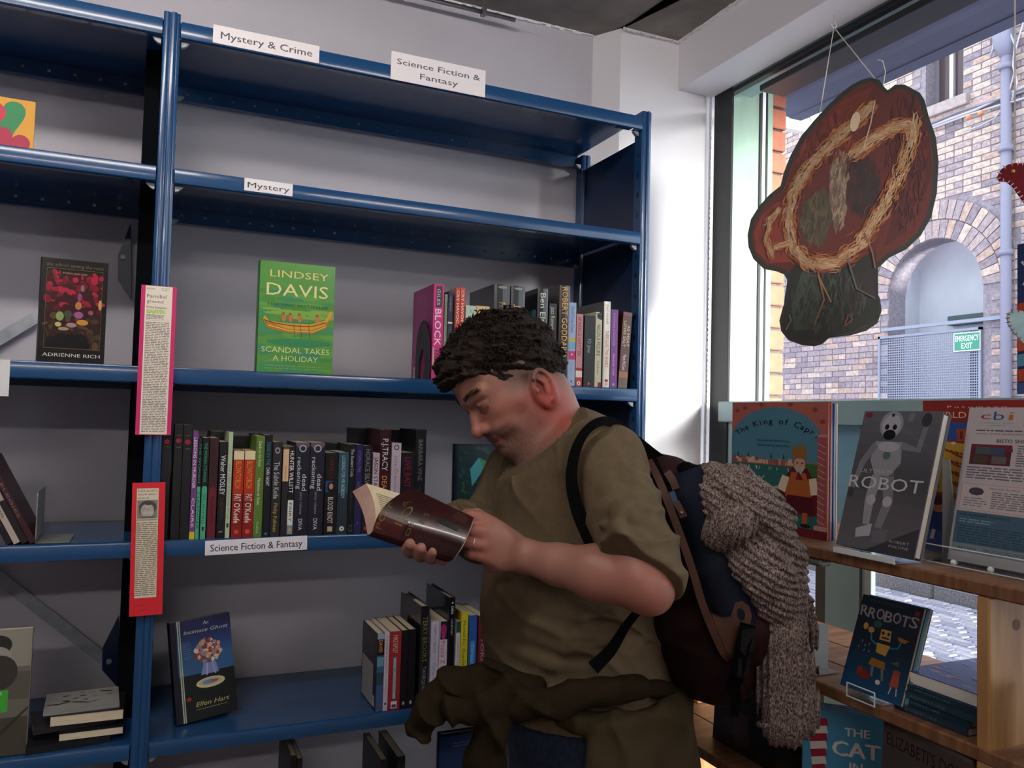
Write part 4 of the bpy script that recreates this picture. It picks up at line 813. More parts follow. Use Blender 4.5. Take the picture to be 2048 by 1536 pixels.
t = thing('book_stand', 'small dark plastic easel behind the bouquet paperback', 'book stand', (onZ(345, 1440, .9797).x, .13, .9795))
MB().add([(0, 0, 0), (.012, .09, 0), (.03, .08, .16), (.02, .05, .16), (.12, .09, 0), (.11, .08, .16)], [(0, 1, 2, 3), (1, 4, 5, 2)]).build('panel', mat('smoky_plastic', '#3a3d42', .4), t)
def aqua(p):
    H = p.H; p.rect(0, 0, 100, H, '#1b2630'); p.rect(5, 4, 95, H-3, '#24363c'); rg = random.Random(9)
    for i in range(40): p.ell(rg.uniform(10, 90), rg.uniform(8, H*.6), rg.uniform(3, 10), rg.uniform(2, 5), rg.choice(('#27433c', '#2c5a44', '#23343e', '#2a4a50')), rot=rg.uniform(0, 90), n=8)
    p.poly([(35, H*.3), (55, H*.16), (72, H*.22), (60, H*.36), (40, H*.5)], '#4a98a0'); p.poly([(55, H*.16), (80, H*.22), (70, H*.34)], '#3f8a5c'); p.text(50, H*.8, 8, 'DEEP', '#7aa0a8')
faceout('dark hardback with a turquoise shape on its cover, behind the reader\'s arm', (908, 1062), (992, 1060), (905, 888), .03, 1.352, .02, aqua, '#1d242c', tilt=.03, hard=True)
# left-hand bay: art card, leaflet and flat pile
def card(p):
    H = p.H; p.rect(0, 0, 100, H, '#dfa032')
    def heart(cx, cy, r, c, rot=0):
        pts = []
        for i in range(28):
            t = 2*PI*i/28; x = 16*math.sin(t)**3; y = -(13*math.cos(t)-5*math.cos(2*t)-2*math.cos(3*t)-math.cos(4*t)); q = math.radians(rot); pts.append((cx+r*(x*math.cos(q)-y*math.sin(q))/16, cy+r*(x*math.sin(q)+y*math.cos(q))/16))
        p.poly(pts, c)
    heart(72, H*.36, 22, '#2f8a54', -20); heart(48, H*.34, 24, '#d03048', 10); heart(78, H*.78, 18, '#b52c4c', 20); heart(24, H*.6, 18, '#3a5aa0', -10); heart(20, H*.25, 14, '#c8486a', 0)
a_ = onZ(55, 295, 2.06); W = .17; H_ = onY(57, 176, a_.y).z-2.0605
t = thing('art_card', 'yellow picture card with red and green hearts on the second shelf', 'picture card', M=Matrix.Translation((a_.x-W/2, .06, 2.0605)) @ Matrix.Rotation(-.03, 4, 'X'))
MB().bbox(-W/2, W/2, 0, .003, 0, H_, .0008).build('card', mat('card_edge', '#3a2c1c', .6), t)
p = Print(W, H_); card(p); p.build('card_print', t, Matrix.Translation((0, -.0002, 0)) @ Matrix.Rotation(PI/2, 4, 'X'))
def grey_cover(p):
    H = p.H; p.rect(0, 0, 100, H, '#6a675e'); p.rect(0, 0, 100, H*.3, '#8e8a80'); p.rect(0, H*.34, 100, H*.56, '#5a554e'); p.rect(0, H*.7, 100, H, '#47423a'); p.ell(52, H*.12, 20, 16, '#2c2926'); p.ell(52, H*.24, 22, 22, '#9a958c'); p.ell(56, H*.34, 26, 28, '#3a3632')
    p.poly([(30, H*.95), (100, H*.62), (100, H*.64), (34, H)], '#34302a'); p.rect(0, H*.48, 70, H*.655, '#3fa83a'); p.text(46, H*.505, 5, 'NEW WRITING', '#e8f0e0', width=30); p.rect(0, H*.9, 60, H*.93, '#b0aca4')
faceout('grey photographic book with a green block, face out in the left bay', (-92, 1500), (52, 1491), (-88, 1268), .02, .9797, .02, grey_cover, '#3c3a36', tilt=.05, hard=False)
pz = .9797
for i, (x0, x1, dy, t, c, lab, ang, vis) in enumerate(((-.205, -.070, .0, .013, '#16161a', 'black book at the bottom of the flat pile in the left bay', .10, 0), (-.150, -.045, .004, .014, '#1b1a1d', 'cream-edged book second from the bottom of the flat pile', .02, 1), (-.200, -.065, .02, .010, '#26252a', 'thin dark book third in the flat pile', .16, 0), (-.165, -.045, .012, .019, '#1a1a1e', 'thick book with cream page edges on the flat pile', .0, 1), (-.18, -.055, .02, .007, '#8a8a88', 'grey speckled book on top of the flat pile', .05, 0))):
    L = x1-x0; w_ = .105; C = Matrix.Translation((x0+L/2, .02+dy+w_/2, pz+t)) @ Matrix.Rotation(ang, 4, 'Z')
    R = Matrix(((0, 0, 1, -L/2), (-1, 0, 0, 0), (0, -1, 0, 0), (0, 0, 0, 1))) if vis else Matrix(((0, 0, -1, L/2), (1, 0, 0, 0), (0, -1, 0, 0), (0, 0, 0, 1)))
    art = (lambda p: (p.rect(0, 0, 100, p.H, '#97948f'), [p.ell(random.uniform(10, 90), random.uniform(10, p.H-10), random.uniform(4, 16), random.uniform(1, 4), '#2a2a2c', rot=random.uniform(60, 120), n=8) for _ in range(16)])) if i == 4 else None
    book(lab, w_, L, t, C @ R, cover=c, front=art, group='flat pile of books in the left bay'); pz += t+.0003
# bottom shelf: tops of three books just entering the frame
row([(576, 588, 1512, '#1c1b1f', 'black book top on the lowest shelf, left of two', []), (589, 600, 1518, '#232227', 'second black book top on the lowest shelf', []),
     (757, 770, 1520, '#1d1c20', 'black book top on the lowest shelf below the red spine', []), (790, 806, 1514, '#1a191d', 'black book top on the lowest shelf, nearest the navy one', [])], .6185, .06, 'book tops on the lowest shelf', depth=.16, ybase=1800)
zz = .6187; pa = onY(880, 1470, .05); hh = pa.z-zz
book('navy blue book standing face out on the lowest shelf beside the reader', .15, hh, .02, Matrix.Translation((pa.x+.075, .05, zz)), cover='#1a2440', hard=True, front=lambda p: (p.rect(0, 0, 100, p.H, '#25365e'), p.rect(0, 0, 100, 4, '#11182c'), p.greek(20, 14, 80, 22, 2, '#4a5a84', .6, 3), p.text(50, 60, 12, 'OCEAN', '#8a9ac0')))
# ================================================================== pine bookcase under the window
PINE = mat('pine', '#724a36', .5, col2='#956a4c', nscale=5, stretch=(1, 14, 1), bump=.05, bscale=30)  # shelf boards: darker than the uprights, backlit shade put into the colour
PINEV = mat('pine_upright', '#a87a4c', .5, col2='#c89c68', nscale=5, stretch=(14, 1, 1), bump=.05, bscale=30)
KNOT = mat('pine_knot', '#7a4a28', .6)
XB, XE = 1.042, 1.37
ZA, ZM, ZL = 1.392, 1.165, .932
bc = thing('pine_bookcase', 'low pine bookcase with plank shelves standing under the shop window', 'bookcase', (XB, -.5, 0))
T = Matrix.Translation((-XB, .5, 0))
def pboard(nm, x0, x1, y0, y1, z0, z1, m, par=bc): return MB().bbox(x0, x1, y0, y1, z0, z1, .0025, M=T).build(nm, m, par)
for nm, z in (('shelf', ZA), ('shelf', ZM), ('shelf', ZL), ('shelf', .5), ('shelf', .1)):
    x = XB; s = None
    for i, wd in enumerate((.112, .108, .106)):                 # glued planks
        o = pboard('shelf' if s is None else 'plank', x, x+wd, -1.75, -.022, z-.021, z-.0008-.0004*i, PINE, bc if s is None else s)
        if s is None: s = o
        x += wd+.0006
for yc in (-.8985, -.022, -1.77):
    x = XB+.002; s = None
    for i, wd in enumerate((.152, .172)):
        y0 = yc-.010+.0005*i
        o = pboard('upright' if s is None else 'plank', x, x+wd, y0, yc+.010, 0, ZA-.0215, PINEV, bc if s is None else s)
        if s is None: s = o
        x += wd+.001
    for kx, kz in ((1.10, 1.33), (1.26, 1.0), (1.12, .8)): MB().tube([(kx, yc-.0105, kz), (kx, yc-.0090, kz)], .008, 10).build('knot', KNOT, s, M=T)
pboard('batten', 1.20, 1.23, -.06, -.032, ZL, ZM-.022, PINEV)
MB().bbox(XB+.002, XB+.03, -.60, -.53, ZA-.034, ZA-.0225, .004, M=T).build('bracket', mat('pale_bookend', '#8f918f', .5, metal=.3), bc)
ACR = bpy.data.materials.new('acrylic'); ACR.use_nodes = True; nt = ACR.node_tree; nt.nodes.clear()
o_ = nt.nodes.new('ShaderNodeOutputMaterial'); t_ = nt.nodes.new('ShaderNodeBsdfTransparent'); g_ = nt.nodes.new('ShaderNodeBsdfGlossy'); m_ = nt.nodes.new('ShaderNodeMixShader'); lw = schlick(nt, .08)
t_.inputs[0].default_value = (.90, .94, .95, 1); g_.inputs['Roughness'].default_value = .08
nt.links.new(lw.outputs[0], m_.inputs[0]); nt.links.new(t_.outputs[0], m_.inputs[1]); nt.links.new(g_.outputs[0], m_.inputs[2]); nt.links.new(m_.outputs[0], o_.inputs[0])
ACE = mat('acrylic_edge', '#dfe6ea', .15, spec=.8)
def sheet(px, w, h, t, x=(0, -1, 0), tilt=0.): pass
def fo(label, X, y_left, wd, h, t, front, cover, zs, tilt=0., yawd=0., hard=True, gloss=False, spa=None, spine=None, group=None, base=None, cat='book', name='book', pages=None, DH=None):
    """face-out book on the pine shelves: cover looks towards -X; yawd turns it towards the camera"""
    a = math.radians(yawd); x = Vector((math.sin(a), -math.cos(a), 0)); n = Vector((0, 0, 1)).cross(x); up = Vector((0, 0, 1))*math.cos(tilt)+n*math.sin(tilt); nn = x.cross(up)
    o = Vector((X, y_left, zs))+x*wd/2
    M = Matrix(((x.x, -nn.x, up.x, o.x), (x.y, -nn.y, up.y, o.y), (x.z, -nn.z, up.z, o.z+t*math.sin(tilt)), (0, 0, 0, 1)))
    return book(label, wd, h, t, M, cover=cover, spine=spine, front=front, sp=spa, hard=hard, gloss=gloss, group=group, cat=cat, name=name, pages=pages, DH=DH), M
def king(p):
    H = p.H; p.rect(0, 0, 100, H, '#b8685c'); rg = random.Random(1)
    for x, y in ((6, 10), (15, 7), (88, 9), (95, 22), (64, 3), (34, 3)):
        for k in range(4): p.stroke([(x-3*math.cos(k*.785), y-3*math.sin(k*.785)), (x+3*math.cos(k*.785), y+3*math.sin(k*.785))], .9, '#8e3f42')
    p.ell(48, 50, 49, 44, '#4f7f96', n=30); p.rect(0, 48, 92, H-9, '#4f7f96'); p.ell(48, 50, 49, 44, '#54869c', n=30)
    p.rect(0, 72, 92, H-9, '#2f6a66'); p.rect(0, 68, 92, 74, '#a8604e')
    for i in range(34): x = rg.uniform(0, 66); hh = rg.uniform(2, 7); p.rect(x, 72-hh, x+rg.uniform(2, 5), 73, rg.choice(('#c88c7a', '#e0b8a0', '#a85a4a', '#8a5a6a', '#d8a890')))
    for x in (8, 20, 45, 58): p.poly([(x-1.2, 66), (x+1.2, 66), (x, 59)], '#33454a')
    for i in range(14): x = rg.uniform(2, 64); p.stroke([(x, 76), (x+rg.uniform(-1, 1), 80)], .5, '#e0d8d0')
    p.ell(86, 76, 12, 7, '#3f6a3a'); p.rect(0, 100, 92, 101, '#1d4440'); p.rect(0, 110, 92, 111, '#1d4440')
    for i in range(12): p.rect(i*8, 100, i*8+.6, 111, '#1d4440')
    p.stroke([(32, 88), (35, 91), (38, 87)], .8, '#d8e0e0')
    # the crowned figure in a cloak
    p.poly([(67, 74), (57, 90), (51, 124), (63, 127), (86, 127), (92, 124), (90, 92), (81, 74)], '#6a1f2a'); p.poly([(63, 88), (84, 88), (86, 108), (60, 108)], '#b5622e'); p.poly([(66, 80), (80, 80), (84, 96), (62, 96)], '#b5622e')
    p.poly([(62, 106), (86, 106), (88, 124), (61, 124)], '#571a26'); p.poly([(57, 84), (64, 86), (60, 104), (52, 100)], '#e4d3b8'); p.poly([(83, 86), (90, 84), (92, 102), (85, 104)], '#e4d3b8'); p.rect(64, 124, 69, 137, '#b5622e'); p.rect(77, 124, 82, 137, '#b5622e')
    p.ell(66, 138, 5, 2, '#2a1a2a'); p.ell(80, 138, 5, 2, '#2a1a2a'); p.poly([(43, 100), (53, 97), (54, 101)], '#d8a888')
    p.ell(74, 70, 5.5, 7, '#d49a80'); p.poly([(68, 73), (80, 73), (74, 84)], '#b8b0a8'); p.poly([(67, 64), (67.5, 46), (70, 55), (71.5, 44), (73.5, 55), (75.5, 44), (77.5, 55), (80, 46), (80.5, 64)], '#9a6a34'); p.rect(67, 52, 80.5, 64, '#9a6a34')
    p.ell(72, 69, .8, .8, '#222222'); p.ell(76.5, 69, .8, .8, '#222222'); p.poly([(73, 78), (78, 88), (70, 88)], '#7a1f30')
    p.rect(91, 38, 98, H-12, '#a85a5c')
    for i in range(13): p.stroke([(91, 46+i*7), (98, 50+i*7)], .6, '#e0b8b0')
    p.rect(89, 36, 100, 39, '#c8908a'); p.rect(88, H-14, 100, H-9, '#c8908a'); p.rect(0, H-9, 100, H, '#6a1f2c')
    p.arctext(49, 88, 66, -41, 42, 7, 'The King of Capri', '#17191c', bold=0); p.text(47, 45, 2.6, 'by Jeanette Winterson', '#2f4f5c', width=34); p.text(47, 50.5, 2.6, 'illustrated by Jane Ray', '#2f4f5c', width=34)
kw = (onX(1463, 950, 1.117)-onX(1655, 950, 1.117)).length; kh = onX(1655, 803, 1.117).z-ZA
kl = onX(1463, 950, 1.117).y
b0, _ = fo('large picture book of a crowned king by the sea, by the window corner', 1.117, kl, kw, kh, .009, king, '#b8685c', ZA, hard=True, DH=150)
for i, c in enumerate(('#3a5a9a', '#d8d4cc')): fo(('blue-edged picture book directly behind the crowned king book', 'white-edged picture book at the back of the king book stack')[i], 1.1275+.0095*i, kl, kw-.002-.003*i, kh-.003, .008, None, c, ZA, hard=True, pages=PAGEY)
def robot(p):
    H = p.H; p.rect(0, 0, 100, H, '#58555c'); rg = random.Random(3)
    for i in range(12): p.rect(0, H*i/12, 100, H*(i+1)/12, '#%02x%02x%02x' % tuple([int(78+abs(i-6)*4)]*2+[int(84+abs(i-6)*4)]))
    p.poly([(40, H), (100, H*.80), (100, H)], '#3c3a42'); p.rect(3, 2, 12, 8, '#8a2a3a')
    g1, g2, g3 = '#96949c', '#7d7b84', '#b0aeb6'
    p.poly([(60, 2), (68, 2), (66, 12), (60, 12)], g2)
    p.ell(40, 16, 15, 16, g1); p.ell(40, 17, 12, 13, g3); p.ell(35, 19, 2.8, 3.2, '#1a1a1e'); p.ell(45, 19, 2.8, 3.2, '#1a1a1e'); p.ell(40, 28, 8, 6, '#1a1a1e'); p.ell(40, 5, 2, 2, '#1a1a1e')
    p.poly([(24, 36), (58, 36), (62, 60), (50, 76), (32, 76), (22, 58)], g1); p.ell(42, 52, 5, 5, '#5a6a66'); p.ell(42, 42, 14, 6, g3)
    p.stroke([(58, 40), (80, 44), (84, 14)], [9, 8, 6], g2); p.ell(83, 10, 6, 8, '#3f3e46'); p.stroke([(25, 40), (12, 62), (6, 92)], [9, 8, 6], g2); p.ell(5, 98, 4, 6, '#3a3940')
    p.stroke([(36, 76), (32, 104), (34, 132)], [14, 12, 9], g1); p.stroke([(50, 76), (56, 104), (50, 134)], [14, 12, 9], g2); p.ell(34, 104, 6, 6, g3); p.ell(55, 104, 6, 6, g3)
    p.poly([(22, 138), (42, 130), (42, 144), (24, 148)], g3); p.poly([(44, 138), (64, 134), (62, 148), (46, 152)], '#6a6872')
    p.text(34, 71, 4.5, 'ULTIMATE', '#b0b0b8', width=44); p.text(47, 84, 15, 'ROBOT', '#c8c8cc', width=94); p.text(80, H-14, 3, 'ROBERT', '#a4a2a8', width=24); p.text(80, H-9, 3, 'MALONE', '#a4a2a8', width=24)
def tilt_of(bl, tl, z):
    a = onZ(*bl, z); d = ray(*tl); t = (a.y-CAM.y)/d.y; b = CAM+d*t; return math.atan2(b.x-a.x, b.z-a.z), (b-a).length, a
tl_, hl_, a_ = tilt_of((1672, 1094), (1730, 828), ZA+.006)
wr = (onZ(1672, 1094, ZA)-onZ(1805, 1122, ZA)).length
rb_, _ = fo('grey hardback with a humanoid robot on its cover, leaning on a clear stand', a_.x, a_.y, wr+.012, hl_, .019, robot, '#6a6870', ZA+.006, tilt=tl_, hard=True, gloss=True, pages=PAGEY, DH=160)
def clear_stand(label, X, y0, w, h, tilt, zs, lip=.02):
    t = thing('display_stand', label, 'display stand', M=Matrix.Translation((X, y0, zs)))
    MB().bbox(-.012, .06, -w, 0, 0, .003, .001).build('base', ACR, t)
    MB().bbox(-.014, -.0115, -w, 0, 0, lip, .0008).build('front_lip', ACE if lip < .015 else ACR, t)
    MB().bbox(.0, .0025, -w, 0, .003, h, .0008, M=Matrix.Translation((.032, 0, 0)) @ Matrix.Rotation(tilt, 4, 'Y')).build('back_plate', ACR, t)
    e = MB(); r = .0012
    e.tube([(-.013, 0, lip), (-.013, -w, lip)], r, 6); o = e.build('lip_edge', ACE, t)
    MB().tube([(-.013, -w, 0), (-.013, -w, lip)], r, 6).build('lip_side', ACE, t); MB().tube([(-.013, 0, 0), (-.013, 0, lip)], r, 6).build('lip_side', ACE, t)
    MB().tube([(-.013, 0, .001), (-.013, -w, .001)], r, 6).build('base_edge', ACE, t)
    return t
clear_stand('clear acrylic stand under the grey robot book', a_.x-.002, a_.y-.01, wr-.02, .11, tl_, ZA, lip=.008)
def world(p):
    H = p.H; p.rect(0, 0, 100, H, '#9a2f2c'); p.text(42, 9, 3.4, 'P u t u m a y o', '#e8c8a0', width=44); p.text(50, 20, 9, 'WORLD PLAYGROUND', '#e8cfa0', width=98)
    p.rect(0, 31, 100, 56, '#2f60a8'); p.poly([(0, 58), (50, 66), (100, 58), (100, 132), (0, 132)], '#d8b23a'); p.poly([(0, 55), (50, 63), (100, 55), (100, 59), (50, 67), (0, 59)], '#e0a850')
    for x, c in ((8, '#c8b890'), (36, '#b5543a'), (64, '#c8b890'), (88, '#b5543a')): p.poly([(x-9, 40), (x+9, 39), (x+8, 56), (x-8, 57)], c); [p.rect(x-6+k*5, 43, x-4+k*5, 54, '#7a2a24') for k in range(3)]
    for i in range(6): p.ell(8+i*17, 60, 2, 2, '#f0e8d0')
    p.stroke([(38, 128), (36, 100), (38, 68)], [14, 7, 3], '#a83a2a')
    for y, s in ((76, -1), (82, 1), (90, -1), (96, 1), (104, -1), (110, 1), (118, -1)):
        p.stroke([(37, y+6), (37+s*9, y+1), (37+s*16, y-5)], [3, 2.4, 1], '#a83a2a')
        for k in range(4): p.ell(37+s*(5+k*4), y-1-k*1.5, 2.6, 1.4, '#a83a2a', rot=-50*s, n=8)
    p.stroke([(66, 122), (64, 90), (70, 74)], [3, 2, 1.5], '#b85a34')
    for k in range(6): p.ell(62+(k % 2)*8, 84+k*6, 3, 1.2, '#b85a34', rot=40, n=8)
    p.ell(60, 124, 6, 4, '#3f8a4a'); p.stroke([(10, 72), (6, 100), (9, 124)], [6, 7, 4], '#c8964a'); p.poly([(2, 100), (12, 100), (14, 124), (4, 124)], '#3070b0')
    for i in range(14): p.poly([(i*7.5, 130), (i*7.5+7, 130), (i*7.5+3.5, 138)], '#c0532c')
    p.rect(0, 130, 100, 132, '#c0532c'); p.rect(0, 138, 100, 200, '#c89a3a'); p.rect(0, 152, 100, H, '#3f5ea0')
    for i, (x, c, s) in enumerate(((14, '#c88a6a', '#274a8a'), (38, '#b5643a', '#a8b0c8'), (62, '#7a3a34', '#5a3a34'), (86, '#c88a6a', '#c8843a'))):
        p.ell(x, 149, 7, 10, c); p.ell(x-2, 143, 7, 6, '#3a2420', n=12); p.poly([(x-11, 160), (x+9, 158), (x+12, 184), (x-12, 186)], s); p.stroke([(x-4, 184), (x-6, 198)], 3, '#d8d4c8'); p.stroke([(x+5, 184), (x+4, 198)], 3, '#d8d4c8')
wx = 1.22; yl = onX(1845, 950, wx).y; zt = onX(1900, 801, wx).z
fo('tall red, blue and yellow album with a tree, against the window', wx, yl, .24, zt-ZA, .012, world, '#7a2420', ZA, hard=False, name='picture_album', cat='album', DH=215)
def cbi(p):
    H = p.H; p.rect(0, 0, 100, H, '#c6bcc0')
    p.text(14, 10, 9, 'c', '#a02440', width=8); p.text(24, 10, 11, 'b', '#2a5a86', width=8); p.text(33, 10, 11, 'i', '#c07a3a', width=4); p.text(24, 19, 2, "children's books", '#5a86a8', width=22); p.text(24, 22, 2, 'ireland', '#5a86a8', width=10)
    p.text(43, 9, 8, "CHILDREN'S", '#3f6a90', align='l', width=52); p.text(43, 19, 8, 'BOOKS IRELAND', '#2f567e', align='l', width=56)
    p.greek(8, 28, 96, 30, 1, '#5a5660', .8, 2); p.text(36, 32.5, 2.2, 'www.childrensbooksireland.com', '#33303a', width=56); p.text(58, 41, 4.4, 'BISTO SHORTLIST ANNOUNCED', '#2a2730', width=66, bold=.01)
    p.rect(6, 46, 37, 71, '#5a2430'); p.poly([(6, 50), (10, 46), (37, 47), (38, 54)], '#7a1f34')
    for x, y, c in ((10, 49, '#4a5a5a'), (21, 50, '#3f4f6a'), (9, 60, '#4a4438'), (23, 60, '#6a5f5f')): p.rect(x, y, x+11, y+9, c)
    p.greek(41, 46, 96, 72, 9, '#6a6470', .45, 5); p.greek(5, 74, 96, 90, 5, '#6a6470', .45, 6)
    p.rect(3, 95, 66, 127, '#c09a88'); p.rect(3.6, 95.6, 65.4, 126.4, '#cbbfc0'); p.rect(70, 95, 100, 127, '#c09a88'); p.rect(70.6, 95.6, 100, 126.4, '#cbbfc0')
    p.ell(15, 104, 6, 5, '#4a4450', n=9); p.text(36, 99, 2.4, 'Meet with the Artist', '#2a2730', width=22); p.greek(27, 103, 62, 124, 8, '#77707a', .45, 7); p.greek(6, 112, 24, 124, 4, '#77707a', .35, 8); p.greek(73, 99, 96, 124, 9, '#77707a', .45, 9); p.rect(80, 118, 92, 127, '#6a2a3c')
    p.rect(2, 129, 100, 178, '#46647a'); p.text(24, 133, 2.8, 'CBI SUMMER SCHOOL', '#1f2c3a', width=38, bold=.01); p.greek(5, 138, 34, 144, 2, '#8fa4b0', .4, 3); p.greek(5, 146, 58, 168, 7, '#30465a', .4, 4); p.rect(64, 136, 100, 170, '#b89a52'); p.rect(66, 136, 92, 146, '#5a7068'); p.greek(66, 152, 92, 166, 4, '#4a4430', .35, 5); p.rect(2, 168, 62, 178, '#7d8a94'); p.text(14, 173, 3, 'ART FILM', '#2a3440', width=14); p.greek(26, 171, 96, 176, 3, '#4a5a68', .4, 6)
tc_, hc_, ac_ = tilt_of((1892, 1118), (1937, 815), ZA+.006)
lf = thing('newsletter', 'printed newsletter sheet in a clear stand on top of the pine bookcase', 'newsletter', M=Matrix.Translation((ac_.x+.003, ac_.y, ZA+.006)) @ Matrix.Rotation(tc_, 4, 'Y') @ Matrix.Rotation(-PI/2, 4, 'Z'))
MB().bbox(0, .215, 0, .0012, 0, .30 if hc_ < .2 else hc_, .0003).build('sheets', mat('sheet_white', '#cfc8ca', .7), lf)
p = Print(.215, hc_, DH=190); cbi(p); p.build('sheet_print', lf, Matrix.Translation((.1075, -.0002, 0)) @ Matrix.Rotation(PI/2, 4, 'X'))
sc_ = clear_stand('large clear acrylic stand holding the newsletter sheet', ac_.x-.006, ac_.y+.028, .26, .12, tc_, ZA, lip=.028)
for py in (-.055, -.115): MB().ball((-.012, py, .006), .005, 8).build('foot_bead', ACE, sc_, smooth=True)
# back easel for the picture album
ez = onZ(1820, 1112, ZA); t = thing('album_easel', 'white cardboard easel propping the album behind the grey robot book', 'easel', (ez.x+.05, ez.y-.02, ZA))
MB().prism([(0, 0), (-.028, 0), (-.012, .16), (.0, .16)], 0, .003, axis='x').build('card', mat('easel_white', '#d8dcd8', .7), t)
def rrobots(p):
    H = p.H; p.rect(0, 0, 100, H, '#101d2c'); rg = random.Random(8)
    for i in range(9): p.rect(0, H*(.4+i*.07), 100, H, '#%02x%02x%02x' % (14+i, 30+i*5, 46+i*8))
    p.greek(14, 5, 80, 9, 2, '#3a3f50', .5, 3); p.rect(88, 7, 96, 15, '#6a2030')
    for i, ch in enumerate('RROBOTS'): p.text(9+i*13.6, 26+(i % 2)*1.5, 19, ch, '#857a80', width=12.5, bold=.012, rot=(-5, 4, -3, 3, -3, 2, 5)[i])
    for x, y in ((18, 56), (24, 62), (14, 66), (30, 58), (24, 70), (32, 70)): p.stroke([(x, y+24), (x+1, y+20)], 1.2, '#8a949c')
    Y_, O_ = '#a8803a', '#8a5a24'
    p.poly([(44, 50), (60, 50), (62, 68), (44, 68)], Y_); p.ell(48, 56, 2.4, 3, '#20242a'); p.ell(57, 56, 2.4, 3, '#20242a'); p.rect(47, 62, 59, 65, '#20242a'); p.poly([(42, 74), (64, 74), (60, 92), (44, 90)], Y_); p.poly([(40, 100), (62, 102), (64, 114), (36, 112)], O_)
    p.stroke([(43, 78), (32, 72), (28, 58)], 2.5, '#2f6a84'); p.stroke([(63, 78), (76, 74), (80, 58)], 2.5, '#2f6a84'); p.ell(28, 56, 5, 5, Y_); p.poly([(72, 56), (90, 58), (84, 64), (74, 62)], O_); p.stroke([(44, 113), (46, 130)], 4, '#5a6a6e'); p.stroke([(60, 114), (64, 132)], 4, '#5a6a6e'); p.ell(58, 136, 4, 4, '#b8b4b0')
    p.ell(33, 130, 12, 8, '#6a2420'); p.ell(26, 124, 5, 5, '#7a3020'); p.poly([(78, 116), (88, 116), (90, 134), (76, 136)], '#9a4632'); p.ell(83, 113, 6, 5, '#8a3c30'); p.stroke([(80, 136), (78, 148)], 1.5, '#c8b8a0'); p.stroke([(88, 136), (90, 148)], 1.5, '#c8b8a0'); p.ell(18, 52, 4, 6, '#a8803a'); p.ell(36, 44, 7, 6, '#2a4a44'); p.poly([(70, 100), (82, 94), (84, 102)], '#4a5a2a')
tr_, hr_, ar_ = tilt_of((1680, 1372), (1731, 1192), ZM+.006)
wr2 = (onZ(1680, 1372, ZM)-onZ(1792, 1408, ZM)).length
fo('dark blue paperback of cartoon machines lettered RROBOTS on the middle pine shelf', ar_.x, ar_.y, wr2+.014, hr_, .007, rrobots, '#12304a', ZM+.006, tilt=tr_, yawd=4, hard=False, DH=160)
fo('second copy directly behind the paperback lettered RROBOTS', ar_.x+.009, ar_.y-.004, wr2+.014, hr_, .007, None, '#5a8aa0', ZM+.006, tilt=tr_, yawd=4, hard=False)
clear_stand('small clear plastic holder gripping the RROBOTS paperback', ar_.x-.001, ar_.y-.028, .055, .10, tr_, ZM, lip=.022)
# pile of blue paperbacks
pz = ZM; cs = ['#22384a', '#1f3346', '#27404f', '#203648', '#2f5c9c']
for i, (t_, dx, dy) in enumerate(((.011, 0, .012), (.010, .008, .01), (.010, .004, -.004), (.009, .012, -.01), (.019, .016, .002))):
    M = Matrix.Translation((1.057+dx, -.748+dy-.062, pz+t_)) @ Matrix(((0, 0, 1, 0), (-1, 0, 0, 0), (0, -1, 0, 0), (0, 0, 0, 1)))
    if i < 4: M = Matrix.Translation((1.06+dx*.6+.085, -.882+(dy+.01)*.8, pz+t_)) @ Matrix(((1, 0, 0, 0), (0, 0, 1, 0), (0, -1, 0, 0), (0, 0, 0, 1)))
    art = (lambda p: (p.rect(0, 0, 100, p.H, '#2f5aa8'), [p.ell(random.uniform(5, 95), random.uniform(5, p.H), random.uniform(3, 9), random.uniform(1, 3), random.choice(('#5a86c8', '#c88a7a', '#3a4a8a', '#8ab0d8')), n=8) for _ in range(50)])) if i == 4 else None
    book(('lowest dark teal paperback in the pile on the middle pine shelf', 'second dark teal paperback up in the pile on the pine shelf', 'third dark teal paperback up in the pile on the pine shelf', 'fourth dark teal paperback up in the pile on the pine shelf', 'thick paperback with bright blue cover topping the pine shelf pile')[i], .13 if i == 4 else .17, .20 if i == 4 else .125, t_, M, cover='#2c5078' if i == 4 else cs[i], front=art, group='pile of paperbacks on the pine shelf', sp=[('t', 'ADVENTURE', .1, .6, '#5a7a8a', .4)] if i < 4 else None, pages=PAGEY); pz += t_+.0002
be = onZ(1656, 1338, ZM); t = bookend('pale grey steel bookend on the middle pine shelf behind the jumper', be.x, be.y, ZM+.0004, onX(1656, 1247, be.x).z-ZM, .12, arch=False, m=mat('pale_bookend', '#8f918f', .5, metal=.3), rot=PI/2, depth=-.05)
# lowest visible pine shelf
def cat(p):
    H = p.H; p.rect(0, 0, 100, H, '#4ba3d4'); p.text(61, 22, 10, 'THE', '#f2f4f0', width=28, bold=.02); p.text(60, 42, 18, 'CAT', '#f6f8f4', width=52, bold=.03); p.text(60, 62, 10, 'IN', '#f2f4f0', width=14, bold=.02); p.text(60, 79, 10, 'THE', '#f2f4f0', width=28, bold=.02); p.text(60, 99, 16, 'HAT', '#f6f8f4', width=50, bold=.03)
    for i in range(7): p.poly([(6+i*.8, 12+i*9), (27-i*.3, 9+i*9), (29-i*.3, 18+i*9), (7+i*.8, 21+i*9)], '#a82440' if i % 2 == 0 else '#eceae6')
o0 = onZ(1626, 1640, ZL); xdir = Vector((.75, -.66, 0)).normalized(); nrm = Vector((0, 0, 1)).cross(xdir)
cpos = Vector((1.085, -.520, ZL)); hcat = onX(1628, 1425, 1.085).z-ZL
